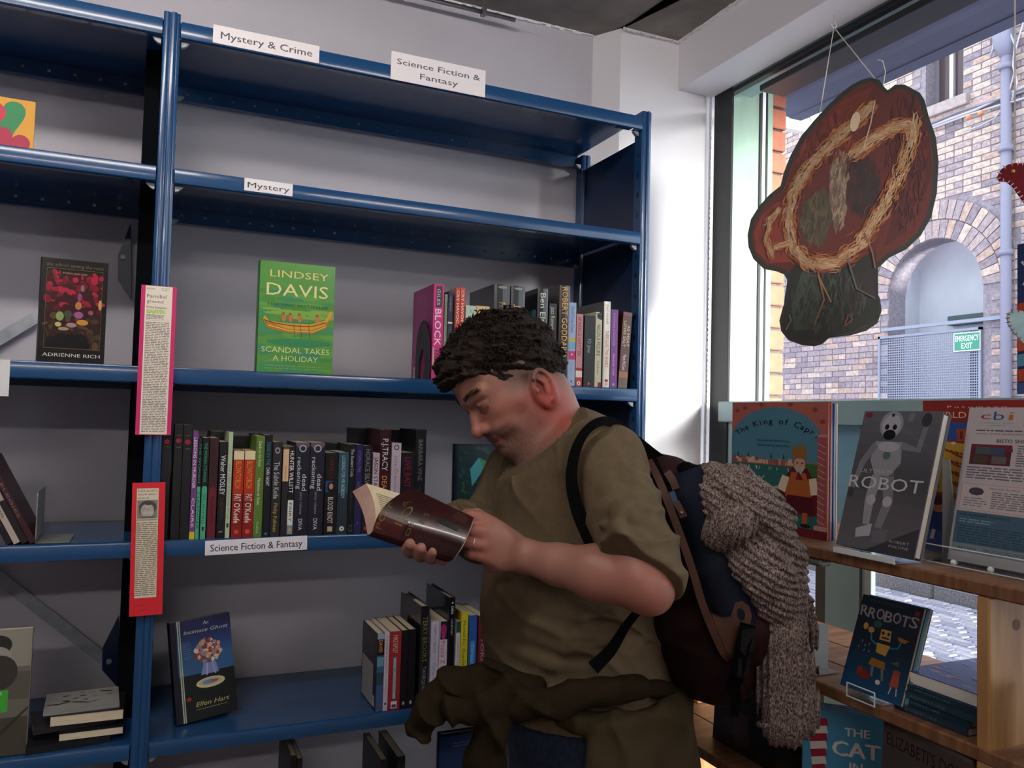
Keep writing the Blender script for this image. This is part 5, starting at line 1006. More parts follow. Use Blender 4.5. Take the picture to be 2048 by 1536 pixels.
for i in range(4):
    o = cpos+xdir*.075+nrm*(.0105*i)
    M = Matrix(((xdir.x, nrm.x, 0, o.x), (xdir.y, nrm.y, 0, o.y), (0, 0, 1, o.z), (0, 0, 0, 1)))
    art = [('r', k*.11, k*.11+.055, '#d8d4d4') for k in range(9)]
    book(('blue picture book with large white capitals, front of its stack', 'second red and white striped spine behind the blue book', 'third red and white striped spine behind the blue book', 'rearmost red and white striped spine behind the blue book')[i], .15, hcat, .0095, M, cover='#4ba3d4', spine='#8f2038', front=cat if i == 0 else None, sp=art, hard=True, group='stack of striped children\'s books', pages=PAGEY)
def doll(p):
    H = p.H; p.rect(0, 0, 100, H, '#4a4240'); p.text(50, 16, 12, "ELIZABETI'S DOLL", '#2a1518', width=90); p.rect(0, 0, 100, 3, '#5a5250'); p.ell(50, H*.6, 30, 40, '#3f3634'); p.ell(50, 52, 14, 16, '#2f2420')
fo('brown picture book lettered in dark red, in front of the striped stack', 1.052, onX(1757, 1500, 1.052).y, .165, onX(1768, 1438, 1.06).z-ZL, .010, doll, '#4a4240', ZL, tilt=.05, yawd=-6)
def ginger(p):
    H = p.H; p.rect(0, 0, 100, H, '#201f18'); rg = random.Random(5)
    for i in range(70): p.ell(rg.uniform(0, 100), rg.uniform(0, H), rg.uniform(4, 14), rg.uniform(3, 8), rg.choice(('#2a2a1e', '#1c1c18', '#333222', '#23241c', '#2b2620')), n=8)
    for k in range(3): p.rect(56, 34+k*6, 100, 35.2+k*6, '#12120e')
    p.poly([(22, 40), (40, 36), (46, 62), (28, 66)], '#4a3438'); p.ell(38, 78, 12, 9, '#46525c', rot=20); p.ell(36, 28, 8, 10, '#15140f'); p.poly([(44, 84), (60, 84), (62, 120), (44, 120)], '#0e0e10'); p.rect(46, 120, 50, 140, '#3a3438'); p.rect(56, 118, 60, 138, '#3a3438')
    p.text(52, 56, 8, 'in the', '#121210', align='l', width=22); p.text(60, 72, 9, 'Ginger', '#141412', align='l', width=38)
gl = onX(1426, 1440, 1.10).y; fo('dark mottled picture book standing face out under the hanging jumper sleeve', 1.10, gl, .255, onX(1500, 1329, 1.12).z-ZL, .010, ginger, '#1b1b16', ZL, tilt=.05)
def green(p): H = p.H; p.rect(0, 0, 100, H, '#5a7a5c'); rg = random.Random(2); [p.ell(rg.uniform(5, 60), rg.uniform(5, H-5), rg.uniform(4, 10), rg.uniform(3, 7), rg.choice(('#3f6a4a', '#7a9070', '#2f5040', '#8a7a50')), n=9) for _ in range(40)]
fo('small green board book with gold edges right of the pine upright', 1.10, -.925, .13, .088, .014, green, '#a8843c', ZM, hard=True)

# ================================================================== things hanging in the window
SCALE = .00110                                                  # metres per photo pixel at the cut-out
cc = at(1678, 426, 1.80); xd = Vector((.70, -.714, 0)).normalized(); nd = Vector((0, 0, 1)).cross(xd)
OUT = [(1757, 178), (1750, 165), (1735, 158), (1718, 160), (1700, 168), (1680, 182), (1655, 205), (1630, 232), (1605, 262), (1585, 300), (1572, 335), (1566, 362), (1545, 378), (1525, 400), (1508, 428), (1502, 460), (1504, 485), (1514, 510), (1535, 532), (1560, 538), (1575, 545), (1583, 560), (1581, 590), (1573, 615), (1567, 640), (1571, 662), (1585, 680), (1610, 690), (1635, 693), (1650, 688), (1662, 676), (1700, 672), (1730, 663), (1750, 648), (1757, 625), (1754, 600), (1744, 580), (1741, 566), (1750, 558), (1750, 540), (1770, 520), (1800, 505), (1825, 480), (1843, 445), (1852, 400), (1855, 340), (1850, 290), (1838, 250), (1830, 215), (1822, 200), (1806, 188), (1795, 180), (1778, 178), (1765, 188)]
k = .00111
M = Matrix(((xd.x, -nd.x*-1, 0, cc.x), (xd.y, nd.y, 0, cc.y), (0, 0, 1, cc.z), (0, 0, 0, 1)))
ct = thing('hanging_cutout', 'large cardboard cut-out printed with a ring of flames, hanging in the window', 'cut-out', M=M)
def loc(x, y): return ((x-1678)*k, (426-y)*k)
MB().prism([loc(*p_) for p_ in OUT], 0, .004, axis='y').build('board', mat('cutout_edge', '#20211c', .6), ct)
def inner(s, pts=OUT):
    cx_, cy_ = 1690, 420; n = len(pts); out = []
    for i in range(n):
        a, b = Vector(pts[i-1]), Vector(pts[(i+1) % n]); d = (b-a).normalized(); nrm = Vector((-d.y, d.x)); out.append((pts[i][0]-nrm.x*s, pts[i][1]-nrm.y*s))
    return out
INN = inner(7)
def isin(x, y):
    r = False; n = len(INN)
    for i in range(n):
        (x0, y0), (x1, y1) = INN[i-1], INN[i]
        if (y0 > y) != (y1 > y) and x < (x1-x0)*(y-y0)/(y1-y0)+x0: r = not r
    return r
def flames(p):
    F = lambda q: [((x-1478)/4, (y-126)/4) for x, y in q]          # 400 px wide sheet
    rg = random.Random(11)
    p.poly(F(OUT), '#1e1f1a'); p.poly(F(inner(9)), '#481613')
    p.poly(F([(1530, 420), (1515, 455), (1520, 495), (1545, 522), (1590, 520), (1600, 470), (1585, 400), (1560, 395)]), '#6c241c')
    p.poly(F([(1600, 300), (1680, 200), (1740, 175), (1700, 260), (1620, 330)]), '#561c16'); p.poly(F([(1790, 200), (1835, 260), (1845, 360), (1800, 470), (1760, 500), (1790, 380), (1815, 290)]), '#3a0f12')
    p.poly(F([(1583, 545), (1600, 520), (1680, 540), (1745, 505), (1750, 560), (1752, 640), (1700, 665), (1650, 680), (1600, 685), (1574, 660), (1575, 610)]), '#151613')
    p.poly(F([(1610, 540), (1640, 545), (1645, 660), (1595, 660), (1590, 610)]), '#2a332c'); p.poly(F([(1690, 560), (1740, 540), (1745, 600), (1700, 640)]), '#221619')
    p.poly(F([(1700, 300), (1745, 350), (1752, 400), (1720, 440), (1690, 400)]), '#2a1518'); p.poly(F([(1612, 400), (1650, 370), (1672, 420), (1650, 490), (1612, 480)]), '#3a3024'); p.poly(F([(1660, 300), (1690, 310), (1690, 420), (1672, 470), (1660, 400)]), '#54443a')
    for cx_, cy_, rx, ry, n, cs_ in ((1632, 435, 26, 50, 120, ('#3a3024', '#2c281e', '#453826', '#4a3c2a')), (1720, 375, 32, 58, 120, ('#2a1518', '#1e1214', '#341a1a', '#241a1e')), (1678, 370, 14, 85, 110, ('#6a5648', '#54443a', '#7a6452', '#4a3a30')), (1660, 600, 70, 62, 220, ('#1c1e1a', '#262b26', '#141412', '#2a211f', '#30342e')), (1800, 330, 36, 130, 160, ('#3a0f12', '#4a1614', '#2e0c0e')), (1640, 270, 70, 60, 160, ('#561c16', '#3e1210', '#64241a'))):
        for i in range(n):
            a_, r_ = rg.uniform(0, 6.28), rg.random()**.5; x, y = cx_+rx*r_*math.cos(a_), cy_+ry*r_*math.sin(a_); L = rg.uniform(10, 34); sl_ = rg.uniform(-.35, .25)
            if not (isin(x-L*sl_*.5, y-L/2) and isin(x+L*sl_*.5, y+L/2)): continue
            p.stroke(F([(x-L*sl_*.5, y-L/2), (x+rg.uniform(-3, 3), y), (x+L*sl_*.5, y+L/2)]), [.2, rg.uniform(.5, 2.0), .2], rg.choice(cs_), eps=1e-6)
    ring = [(1742, 208), (1712, 240), (1672, 275), (1625, 322), (1594, 372), (1582, 430), (1590, 490), (1622, 524), (1668, 528), (1712, 498), (1748, 440), (1782, 372), (1806, 300), (1812, 262), (1782, 262), (1742, 282), (1712, 305)]
    small = [(1568, 408), (1548, 430), (1540, 465), (1548, 492), (1570, 486)]
    for path, n, spread in ((ring, 1500, 17), (small, 170, 7)):
        for i in range(n):
            t = rg.random()*(len(path)-1.001); j = int(t); u = t-j; x = path[j][0]*(1-u)+path[j+1][0]*u; y = path[j][1]*(1-u)+path[j+1][1]*u
            dx, dy = path[j+1][0]-path[j][0], path[j+1][1]-path[j][1]; l = math.hypot(dx, dy); dx /= l; dy /= l; off = rg.gauss(0, .5); L = rg.uniform(10, 30); sw = rg.uniform(-.9, .9)
            x += -dy*off*spread; y += dx*off*spread; q = [(x, y), (x+dx*L*.35-dy*sw*4, y+dy*L*.35+dx*sw*4), (x+dx*L*.7-dy*sw*5, y+dy*L*.7+dx*sw*5), (x+dx*L+dy*sw*2, y+dy*L-dx*sw*2)]
            if not all(isin(*z_) for z_ in q): continue
            a_ = abs(off); c = rg.choice(('#8c6e54', '#9c7c60', '#86613f')) if a_ < .45 else rg.choice(('#86502e', '#743a20', '#865a34')) if a_ < .9 else rg.choice(('#5e2818', '#6c2e1c'))
            p.stroke(F(q), [.2, rg.uniform(.4, .9), rg.uniform(.3, .7), .1], c, eps=1e-6)
    p.stroke(F([(1742, 205), (1735, 250), (1722, 300)]), .5, '#a08a7a'); p.ell(*F([(1706, 245)])[0], 2.2, 5, '#a89078', rot=10)
    for q, c in (([(1640, 545), (1652, 600), (1634, 650)], '#6a4a2c'), ([(1640, 550), (1665, 605)], '#7a5430'), ([(1695, 520), (1712, 580), (1745, 600)], '#4a4640'), ([(1725, 470), (1740, 510), (1745, 540)], '#6a4030'), ([(1580, 660), (1590, 640), (1586, 628)], '#5a4a30'), ([(1690, 655), (1697, 630), (1705, 640), (1690, 655)], '#5a3028')):
        p.stroke(F(q), .7, c)
for nm, flip in (('cutout_print', False), ('cutout_back_print', True)):
    p = Print(400*k, 600*k); flames(p)
    A = Matrix.Translation((0, -.0005 if not flip else .0045, (426-726)*k)) @ (Matrix.Rotation(PI, 4, 'Z') if flip else Matrix.Identity(4)) @ Matrix.Rotation(PI/2, 4, 'X')
    if flip: p.m.v = [(-x, y, z) for x, y, z in p.m.v]; p.m.f = [f[::-1] for f in p.m.f]
    p.build(nm, ct, A, printed('dull_card_print', .5))
hk = onZ(1668, 32, 2.567); Mi = M.inverted()
hkt = thing('ceiling_hook', 'small white hook screwed into the soffit above the hanging cut-out', 'hook', (hk.x, hk.y, 2.567))
MB().tube([(0, 0, 0), (0, 0, -.012), (.008, 0, -.02), (.004, 0, -.03), (-.006, 0, -.028), (-.008, 0, -.02)], .0016, 6).build('hook', mat('white_hook', '#e8e4e2', .4), hkt, smooth=True)
STR = mat('cotton_string', '#c8c2b8', .8)
hp = Mi @ Vector((hk.x, hk.y, 2.54))
for px in ((1636, 240), (1757, 178)):
    l = loc(*px); MB().tube([hp, (l[0], .002, l[1]-.006)], .0011, 5).build('string', STR, ct)
l = loc(1757, 176); MB().tube([(l[0], .002, l[1]), (l[0]+.004, 0, l[1]+.03), (l[0]-.002, 0, l[1]+.055), (l[0]-.012, 0, l[1]+.058)], .001, 5).build('string_end', STR, ct)
# felt ornaments at the right edge
def felt(name, label, outline, px0, depth, col, stitch, scale, extra=None):
    c = at(*px0, depth); M = frame((c.x, c.y, c.z), xd, za=-nd if False else Vector((-nd.x, -nd.y, 0)))
    t = thing(name, label, 'ornament', M=M)
    P = [((x-px0[0])*scale, (px0[1]-y)*scale) for x, y in outline]
    MB().prism(P, -.003, .003).build('felt_body', mat('felt_'+name, col, .95, noise=.1, nscale=80), t)
    s = MB(); n = len(P); tot = 0
    for i in range(n):
        a, b = Vector(P[i]), Vector(P[(i+1) % n]); L = (b-a).length; m = max(1, int(L/.006))
        for j in range(m):
            q = a.lerp(b, (j+.5)/m); d = (b-a).normalized(); nn = Vector((-d.y, d.x)); s.tube([(q.x+nn.x*.003, q.y+nn.y*.003, .0035), (q.x-nn.x*.003, q.y-nn.y*.003, .0035)], .0008, 4)
    s.build('stitching', mat('thread_'+name, stitch, .8), t, kind='stuff')
    if extra: extra(t, scale)
    top = max(P, key=lambda q: q[1]); MB().tube([(top[0], top[1], 0), (top[0], top[1]+(2.56-c.z-top[1]), 0)], .0007, 4).build('string', STR, t)
    return t
felt('felt_bird', 'dark red felt bird with white stitching hanging at the right edge of the window', [(1998, 352), (2004, 338), (2016, 329), (2030, 327), (2046, 330), (2062, 345), (2085, 360), (2120, 372), (2128, 384), (2095, 398), (2075, 412), (2058, 416), (2046, 409), (2036, 392), (2026, 374), (2014, 362), (2002, 360)], (2025, 360), 1.22, '#6e1424', '#e8c0c8', .00075, lambda t, s: MB().ball((-.0, .012, .004), .0028, 8).build('bead_eye', mat('yellow_bead', '#d8b830', .3), t, smooth=True))
felt('felt_heart', 'pale blue felt heart with red stitching hanging at the right edge', [(2019, 632), (2022, 624), (2032, 620), (2046, 622), (2054, 628), (2066, 620), (2080, 622), (2088, 634), (2084, 652), (2066, 676), (2054, 692), (2044, 682), (2030, 664), (2021, 648)], (2054, 650), 1.25, '#a8c8d0', '#a02030', .00077)
bn = onX(2034, 489, 1.44); t = thing('wall_hanging', 'dark blue cloth hanging with orange and turquoise stripes at the window\'s right edge', 'wall hanging', (1.44, bn.y, 1.67))
BH = bn.z-1.67; MB().bbox(0, .004, -.3, 0, 0, BH, .001).build('cloth', mat('navy_cloth', '#27386a', .9, noise=.1), t)
p = Print(.3, BH); H = p.H
for i, (y, c) in enumerate(((40, '#b8482c'), (55, '#3f6a9a'), (64, '#c8583a'), (74, '#5aa0b8'), (84, '#b8482c'), (93, '#3a5a90'))): p.poly([(0, H*y/100), (100, H*(y-12)/100), (100, H*(y-4)/100), (0, H*(y+8)/100)], c)
p.stroke([(3, H*.12), (9, H*.2), (4, H*.28)], 1.6, '#c8ccd8'); p.text(10, H*.33, 5, 's', '#c8ccd8')
p.build('stripes', t, Matrix.Translation((-.0002, -.15, 0)) @ Matrix.Rotation(-PI/2, 4, 'Z') @ Matrix.Rotation(PI/2, 4, 'X')); MB().tube([(0, -.15, BH), (0, -.15, 2.567-1.67)], .001, 4).build('string', STR, t)
# ================================================================== soft shapes: signed distance blending and surface extraction
def V3(*a): return np.array(a[0] if len(a) == 1 else a, float)
class Soft:
    def __init__(s, lo, hi, vox):
        s.lo = V3(lo)-2*vox; s.vox = vox; s.n = np.ceil((V3(hi)-s.lo)/vox).astype(int)+3; s.D = np.full(s.n, .08, np.float32)
    def sub(s, lo, hi, pad):
        a = np.clip(np.floor((V3(lo)-pad-s.lo)/s.vox).astype(int), 0, s.n-1); b = np.clip(np.ceil((V3(hi)+pad-s.lo)/s.vox).astype(int)+1, 1, s.n)
        if (b <= a).any(): return None
        g = [s.lo[i]+np.arange(a[i], b[i])*s.vox for i in range(3)]
        X, Y, Z = np.meshgrid(*g, indexing='ij', sparse=True)
        return tuple(slice(a[i], b[i]) for i in range(3)), X, Y, Z
    def blend(s, sl, d, k, op):
        A = s.D[sl]
        if op == 'cut': d = -d; h = np.clip(k-np.abs(A-d), 0, None)/max(k, 1e-6); s.D[sl] = np.maximum(A, d)+h*h*k*.25
        else: h = np.clip(k-np.abs(A-d), 0, None)/max(k, 1e-6); s.D[sl] = np.minimum(A, d)-h*h*k*.25
    def cone(s, a, b, ra, rb, k=.01, op='add', flat=None):
        a, b = V3(a), V3(b); r = max(ra, rb); q = s.sub(np.minimum(a, b)-r, np.maximum(a, b)+r, .02+k)
        if q is None: return s
        sl, X, Y, Z = q; ab = b-a; L = ab@ab+1e-12; t = np.clip(((X-a[0])*ab[0]+(Y-a[1])*ab[1]+(Z-a[2])*ab[2])/L, 0, 1)
        dx, dy, dz = X-a[0]-t*ab[0], Y-a[1]-t*ab[1], Z-a[2]-t*ab[2]
        if flat is not None:                                       # squash across direction flat[0] by factor flat[1]
            n, f = V3(flat[0]), flat[1]; e = dx*n[0]+dy*n[1]+dz*n[2]; e2 = e*(1/f-1); dx = dx+n[0]*e2; dy = dy+n[1]*e2; dz = dz+n[2]*e2
        d = np.sqrt(dx*dx+dy*dy+dz*dz)-(ra+(rb-ra)*t); s.blend(sl, d.astype(np.float32), k, op); return s
    def chain(s, pts, rs, k=.01, op='add', flat=None):
        for i in range(len(pts)-1): s.cone(pts[i], pts[i+1], rs[i], rs[i+1], k, op, flat)
        return s
    def ell(s, c, ax, r, k=.01, op='add'):
        """ellipsoid, ax: three unit axes, r: radii"""
        c = V3(c); R = max(r); q = s.sub(c-R, c+R, .02+k)
        if q is None: return s
        sl, X, Y, Z = q; dx, dy, dz = X-c[0], Y-c[1], Z-c[2]; e = [(dx*a[0]+dy*a[1]+dz*a[2]) for a in ax]
        k0 = np.sqrt(sum((e[i]/r[i])**2 for i in range(3))); k1 = np.sqrt(sum((e[i]/r[i]**2)**2 for i in range(3)))+1e-6
        s.blend(sl, (k0*(k0-1)/k1).astype(np.float32), k, op); return s
    def rbox(s, c, ax, h, r, k=.01, op='add'):
        c = V3(c); R = math.sqrt(sum(x*x for x in h)); q = s.sub(c-R, c+R, .01+k)
        if q is None: return s
        sl, X, Y, Z = q; dx, dy, dz = X-c[0], Y-c[1], Z-c[2]; e = [np.abs(dx*a[0]+dy*a[1]+dz*a[2])-h[i]+r for i, a in enumerate(ax)]
        d = np.sqrt(sum(np.maximum(v, 0)**2 for v in e))+np.minimum(np.maximum(np.maximum(e[0], e[1]), e[2]), 0)-r
        s.blend(sl, d.astype(np.float32), k, op); return s
    def plane_cut(s, p, n, k=.002):
        g = [s.lo[i]+np.arange(s.n[i])*s.vox for i in range(3)]; X, Y, Z = np.meshgrid(*g, indexing='ij', sparse=True)
        d = ((X-p[0])*n[0]+(Y-p[1])*n[1]+(Z-p[2])*n[2]).astype(np.float32); h = np.clip(k-np.abs(s.D-d), 0, None)/k; s.D = np.maximum(s.D, d)+h*h*k*.25; return s
    def displace(s, fn):
        g = [s.lo[i]+np.arange(s.n[i])*s.vox for i in range(3)]; X, Y, Z = np.meshgrid(*g, indexing='ij', sparse=True)
        s.D = s.D+fn(X, Y, Z).astype(np.float32); return s
    def mesh(s, iters=1):
        D = s.D; n = D.shape; neg = D < 0
        mn = np.zeros(tuple(x-1 for x in n), int)
        for i in (0, 1):
            for j in (0, 1):
                for k in (0, 1): mn += neg[i:n[0]-1+i, j:n[1]-1+j, k:n[2]-1+k]
        act = (mn > 0) & (mn < 8); idx = np.full(act.shape, -1, int); C = np.argwhere(act); idx[act] = np.arange(len(C))
        P = np.zeros((len(C), 3)); W = np.zeros(len(C))
        corners = [(i, j, k) for i in (0, 1) for j in (0, 1) for k in (0, 1)]
        val = {c: D[C[:, 0]+c[0], C[:, 1]+c[1], C[:, 2]+c[2]] for c in corners}
        for c in corners:
            for ax in range(3):
                if c[ax]: continue
                e = list(c); e[ax] = 1; e = tuple(e); a, b = val[c], val[e]; m = (a < 0) != (b < 0); t = np.where(m, a/(a-b+1e-12), 0)
                p = np.array(c, float)[None].repeat(len(C), 0); p[:, ax] = t; P[m] += p[m]; W[m] += 1
        P = P/W[:, None]+C; V = s.lo+P*s.vox; F = []
        for ax in range(3):
            u, v = (ax+1) % 3, (ax+2) % 3; sl = [slice(None)]*3; a = [slice(0, n[i]) for i in range(3)]
            s0 = [slice(1, n[i]-1) for i in range(3)]; s0[ax] = slice(0, n[ax]-1); s1 = list(s0); s1[ax] = slice(1, n[ax])
            A, B = neg[tuple(s0)], neg[tuple(s1)]; E = np.argwhere(A != B)
            if not len(E): continue
            base = E.copy(); base[:, u] += 1; base[:, v] += 1; fl = A[tuple(E.T)]
            def gi(du, dv): q = base.copy(); q[:, u] += du; q[:, v] += dv; return idx[q[:, 0], q[:, 1], q[:, 2]]
            Q = np.stack([gi(-1, -1), gi(0, -1), gi(0, 0), gi(-1, 0)], 1); Q[~fl] = Q[~fl][:, ::-1]; F.append(Q)
        F = np.concatenate(F); F = F[(F >= 0).all(1)]
        # light smoothing
        for _ in range(iters):
            S = np.zeros_like(V); N = np.zeros(len(V))
            for i in range(4):
                a, b = F[:, i], F[:, (i+1) % 4]; np.add.at(S, a, V[b]); np.add.at(N, a, 1); np.add.at(S, b, V[a]); np.add.at(N, b, 1)
            V = V*.5+S/np.maximum(N, 1)[:, None]*.5
        return V, F
def soft_object(name, s, material, parent=None, colour=None, iters=1, keep=True, M=None):
    V, F = s.mesh(iters)
    me = bpy.data.meshes.new(name); me.vertices.add(len(V)); me.vertices.foreach_set('co', V.ravel()); me.loops.add(F.size); me.polygons.add(len(F))
    me.loops.foreach_set('vertex_index', F.ravel().astype(np.int32)); me.polygons.foreach_set('loop_start', np.arange(0, F.size, 4, dtype=np.int32)); me.polygons.foreach_set('loop_total', np.full(len(F), 4, np.int32))
    me.update(); me.validate()
    if colour is not None:
        ca = me.color_attributes.new('Col', 'FLOAT_COLOR', 'POINT'); arr = np.ones((len(V), 4), np.float32); arr[:, :3] = colour(V); ca.data.foreach_set('color', arr.ravel())
    me.polygons.foreach_set('use_smooth', [True]*len(F)); me.materials.append(material)
    o = bpy.data.objects.new(name, me); COL.objects.link(o)
    if parent is not None: o.parent = parent; o.matrix_parent_inverse = parent.matrix_world.inverted()
    return o
def A(x, y, d): return V3(at(x, y, d))
def wob(X, Y, Z, f, seed, amp, axis=None):
    r = np.random.RandomState(seed); o = 0
    for i in range(4):
        k = r.normal(size=3); k /= np.linalg.norm(k)
        if axis is not None: k = k-np.array(axis)*(k@np.array(axis))*.85
        k = k*f*(.7+.6*i/3); o = o+np.sin(X*k[0]+Y*k[1]+Z*k[2]+r.uniform(0, 6.28))
    return o*amp/4
# ================================================================== the man reading
RTv, UPv, FWv = V3(RT), V3(UP), V3(FW)
man = thing('person', 'man in an olive long-sleeved top and backpack reading an open paperback before the shelves', 'person', (0.62, -.40, 0))
bpy.context.view_layer.update()
Dm = 1.50                                                           # distance of the middle of the figure along the view axis
# head frame: forward, up, side (side points to the camera)
th, ph = math.radians(33), math.radians(24)
fi = -RTv*math.cos(th)-UPv*math.sin(th); hu = -RTv*math.sin(th)*1.0+UPv*math.cos(th)
hf = fi*math.cos(ph)-FWv*math.sin(ph); hs = -FWv*math.cos(ph)-fi*math.sin(ph)
HO = A(1041, 800, 1.50); HS = 1.0
def Hd(f, u, s=0.): return HO+(hf*f+hu*u+hs*s)*HS
HA = (hf, hu, hs)
def build_head(s):
    s.ell(Hd(-.006, .060), HA, (.098, .083, .076), .01)               # skull
    s.ell(Hd(.040, .072), HA, (.056, .050, .060), .02)                # forehead
    s.ell(Hd(.034, .012), HA, (.056, .068, .060), .02)                # mid face
    s.cone(Hd(.048, -.030, 0), Hd(.056, -.050, 0), .034, .026, .022)     # mouth mound
    for e in (1, -1):
        s.cone(Hd(.006, -.045, .050*e), Hd(.050, -.060, .018*e), .021, .018, .025)  # jaw line
        s.cone(Hd(.056, .008, .036*e), Hd(.028, .008, .052*e), .019, .017, .02)     # cheekbone
        s.cone(Hd(.088, .049, .012*e), Hd(.072, .052, .046*e), .0115, .010, .010)   # brow ridge
        s.ell(Hd(.096, .027, .032*e), HA, (.017, .0115, .016), .010, 'cut')         # eye hollow
        s.ell(Hd(.0745, .0265, .031*e), HA, (.0125, .0125, .0135), .003)            # lidded eyeball
        s.chain([Hd(.083, .0315, .017*e), Hd(.0870, .0335, .030*e), Hd(.078, .0315, .045*e)], [.0028, .0032, .0026], .003)
        s.chain([Hd(.084, .0215, .019*e), Hd(.0865, .0195, .030*e), Hd(.077, .0215, .043*e)], [.0022, .0026, .0022], .003)
        s.cone(Hd(.074, -.020, .026*e), Hd(.058, -.026, .038*e), .012, .012, .02)
    s.chain([Hd(.086, .038), Hd(.094, .018), Hd(.104, -.004)], [.0075, .0085, .0105], .007)     # nose bridge
    s.ell(Hd(.1035, -.006), HA, (.0125, .0115, .012), .006)
    for e in (1, -1): s.ell(Hd(.091, -.009, .0135*e), HA, (.013, .0095, .0085), .005); s.ell(Hd(.098, -.0185, .0085*e), HA, (.006, .004, .004), .002, 'cut')
    s.ell(Hd(.078, -.024), HA, (.012, .010, .020), .010)
    s.cone(Hd(.0845, -.0315, -.015), Hd(.0845, -.0315, .015), .0056, .0056, .006)    # upper lip
    s.cone(Hd(.0825, -.0435, -.013), Hd(.0825, -.0435, .013), .0064, .0064, .005)    # lower lip
    s.cone(Hd(.0905, -.0375, -.024), Hd(.0905, -.0375, .024), .0018, .0018, .002, 'cut')
    s.ell(Hd(.068, -.062), HA, (.019, .015, .022), .012)                              # chin
    # ears
    for e in (1, -1):
        c = Hd(-.013, .0, .077*e); ea = hu*math.cos(.22)-hf*math.sin(.22)*1; eb = hf*math.cos(.22)+hu*math.sin(.22)
        out = hs*e; s.ell(c+out*.002, (eb, ea, out), (.020, .034, .008), .005)
        rim = [c+out*.012+eb*(.0178*math.cos(t))*-1+ea*(.0305*math.sin(t)) for t in np.linspace(-1.2, 2.5, 9)]
        s.chain(rim, [.0040]*len(rim), .003); s.ell(c+out*.0135+eb*.003, (eb, ea, out), (.0118, .021, .0135), .002, 'cut')
        s.chain([c+out*.009+eb*.004+ea*.016, c+out*.009-eb*.006+ea*.004, c+out*.009-eb*.003-ea*.012], [.003, .003, .003], .002)
        s.ell(c+out*.007-ea*.029+eb*.004, (eb, ea, out), (.008, .009, .005), .004); s.ell(c+out*.008+eb*.013-ea*.004, (eb, ea, out), (.004, .007, .005), .003)
# joints (photo pixel, distance)
NK0, NK1 = A(1080, 800, 1.50), A(1135, 905, 1.49)
SH, EL, WR = A(1212, 925, 1.31), A(1292, 1172, 1.165), A(1048, 1112, 1.28)
SHf, ELf, WRf = A(1035, 950, 1.63), A(965, 1065, 1.60), A(862, 1040, 1.40)
CH, BE, HI = A(1140, 1040, 1.46), A(1122, 1225, 1.455), A(1165, 1410, 1.46)
# torso frame: facing left and a little to the camera
ta = math.radians(27); tf = -RTv*math.cos(ta)-FWv*math.sin(ta); ts = -FWv*math.cos(ta)+RTv*math.sin(ta); tu = V3(0, 0, 1)
TA = (tf, tu, ts)
def finger(s, pts, r0, r1, k=.003):
    n = len(pts); s.chain(pts, [r0+(r1-r0)*i/(n-1) for i in range(n)], k)
# near hand: back of the hand to the camera, fingers curling round the right edge of the book
KN = [A(968, 1040, 1.262), A(962, 1064, 1.250), A(963, 1090, 1.248), A(973, 1113, 1.252)]
MID = [A(942, 1031, 1.262), A(933, 1056, 1.246), A(934, 1083, 1.246), A(944, 1108, 1.250)]
TIP = [A(936, 1040, 1.290), A(922, 1060, 1.268), A(925, 1086, 1.266), A(937, 1106, 1.268)]
def near_hand(s):
    fl = (FWv, .72)
    s.chain([WR, A(1010, 1095, 1.268)], [.026, .030], .012, flat=fl)
    for kx, r in zip(KN, (.0115, .0115, .011, .0105)): s.cone(A(1018, 1092, 1.272), kx, .020, r+.001, .010, flat=fl)
    s.ell(A(990, 1085, 1.262), (RTv, UPv, FWv), (.028, .034, .016), .012)
    for i in range(4): finger(s, [KN[i], (KN[i]+MID[i])/2-FWv*.0015, MID[i], TIP[i]], (.0105, .0108, .0105, .0095)[i], (.0088, .0088, .0085, .0078)[i])
    s.cone(A(1000, 1118, 1.268), A(985, 1128, 1.275), .020, .014, .015)               # heel of the hand
    # thumb leaves the side of the palm and lies along the inner side of the page
    finger(s, [A(1008, 1075, 1.285), A(985, 1048, 1.300), A(955, 1030, 1.306), A(934, 1028, 1.302)], .0125, .0090, .005)
def far_hand(s):
    s.chain([WRf, A(856, 1075, 1.345)], [.026, .028], .012)
    s.ell(A(852, 1085, 1.325), (RTv, UPv, FWv), (.038, .026, .020), .012)
    for a, b, c, d in (((836, 1088, 1.320), (822, 1104, 1.285), (815, 1098, 1.252), (820, 1088, 1.236)), ((852, 1092, 1.318), (842, 1112, 1.280), (837, 1107, 1.247), (843, 1096, 1.231)), ((872, 1094, 1.316), (863, 1116, 1.276), (860, 1113, 1.243), (868, 1103, 1.228)), ((888, 1094, 1.318), (884, 1118, 1.280), (884, 1119, 1.250), (892, 1112, 1.237))):
        finger(s, [A(*a), A(*b), A(*c), A(*d)], .0108, .0086)
    finger(s, [A(880, 1075, 1.34), A(870, 1048, 1.335), A(852, 1030, 1.33)], .012, .009, .005)
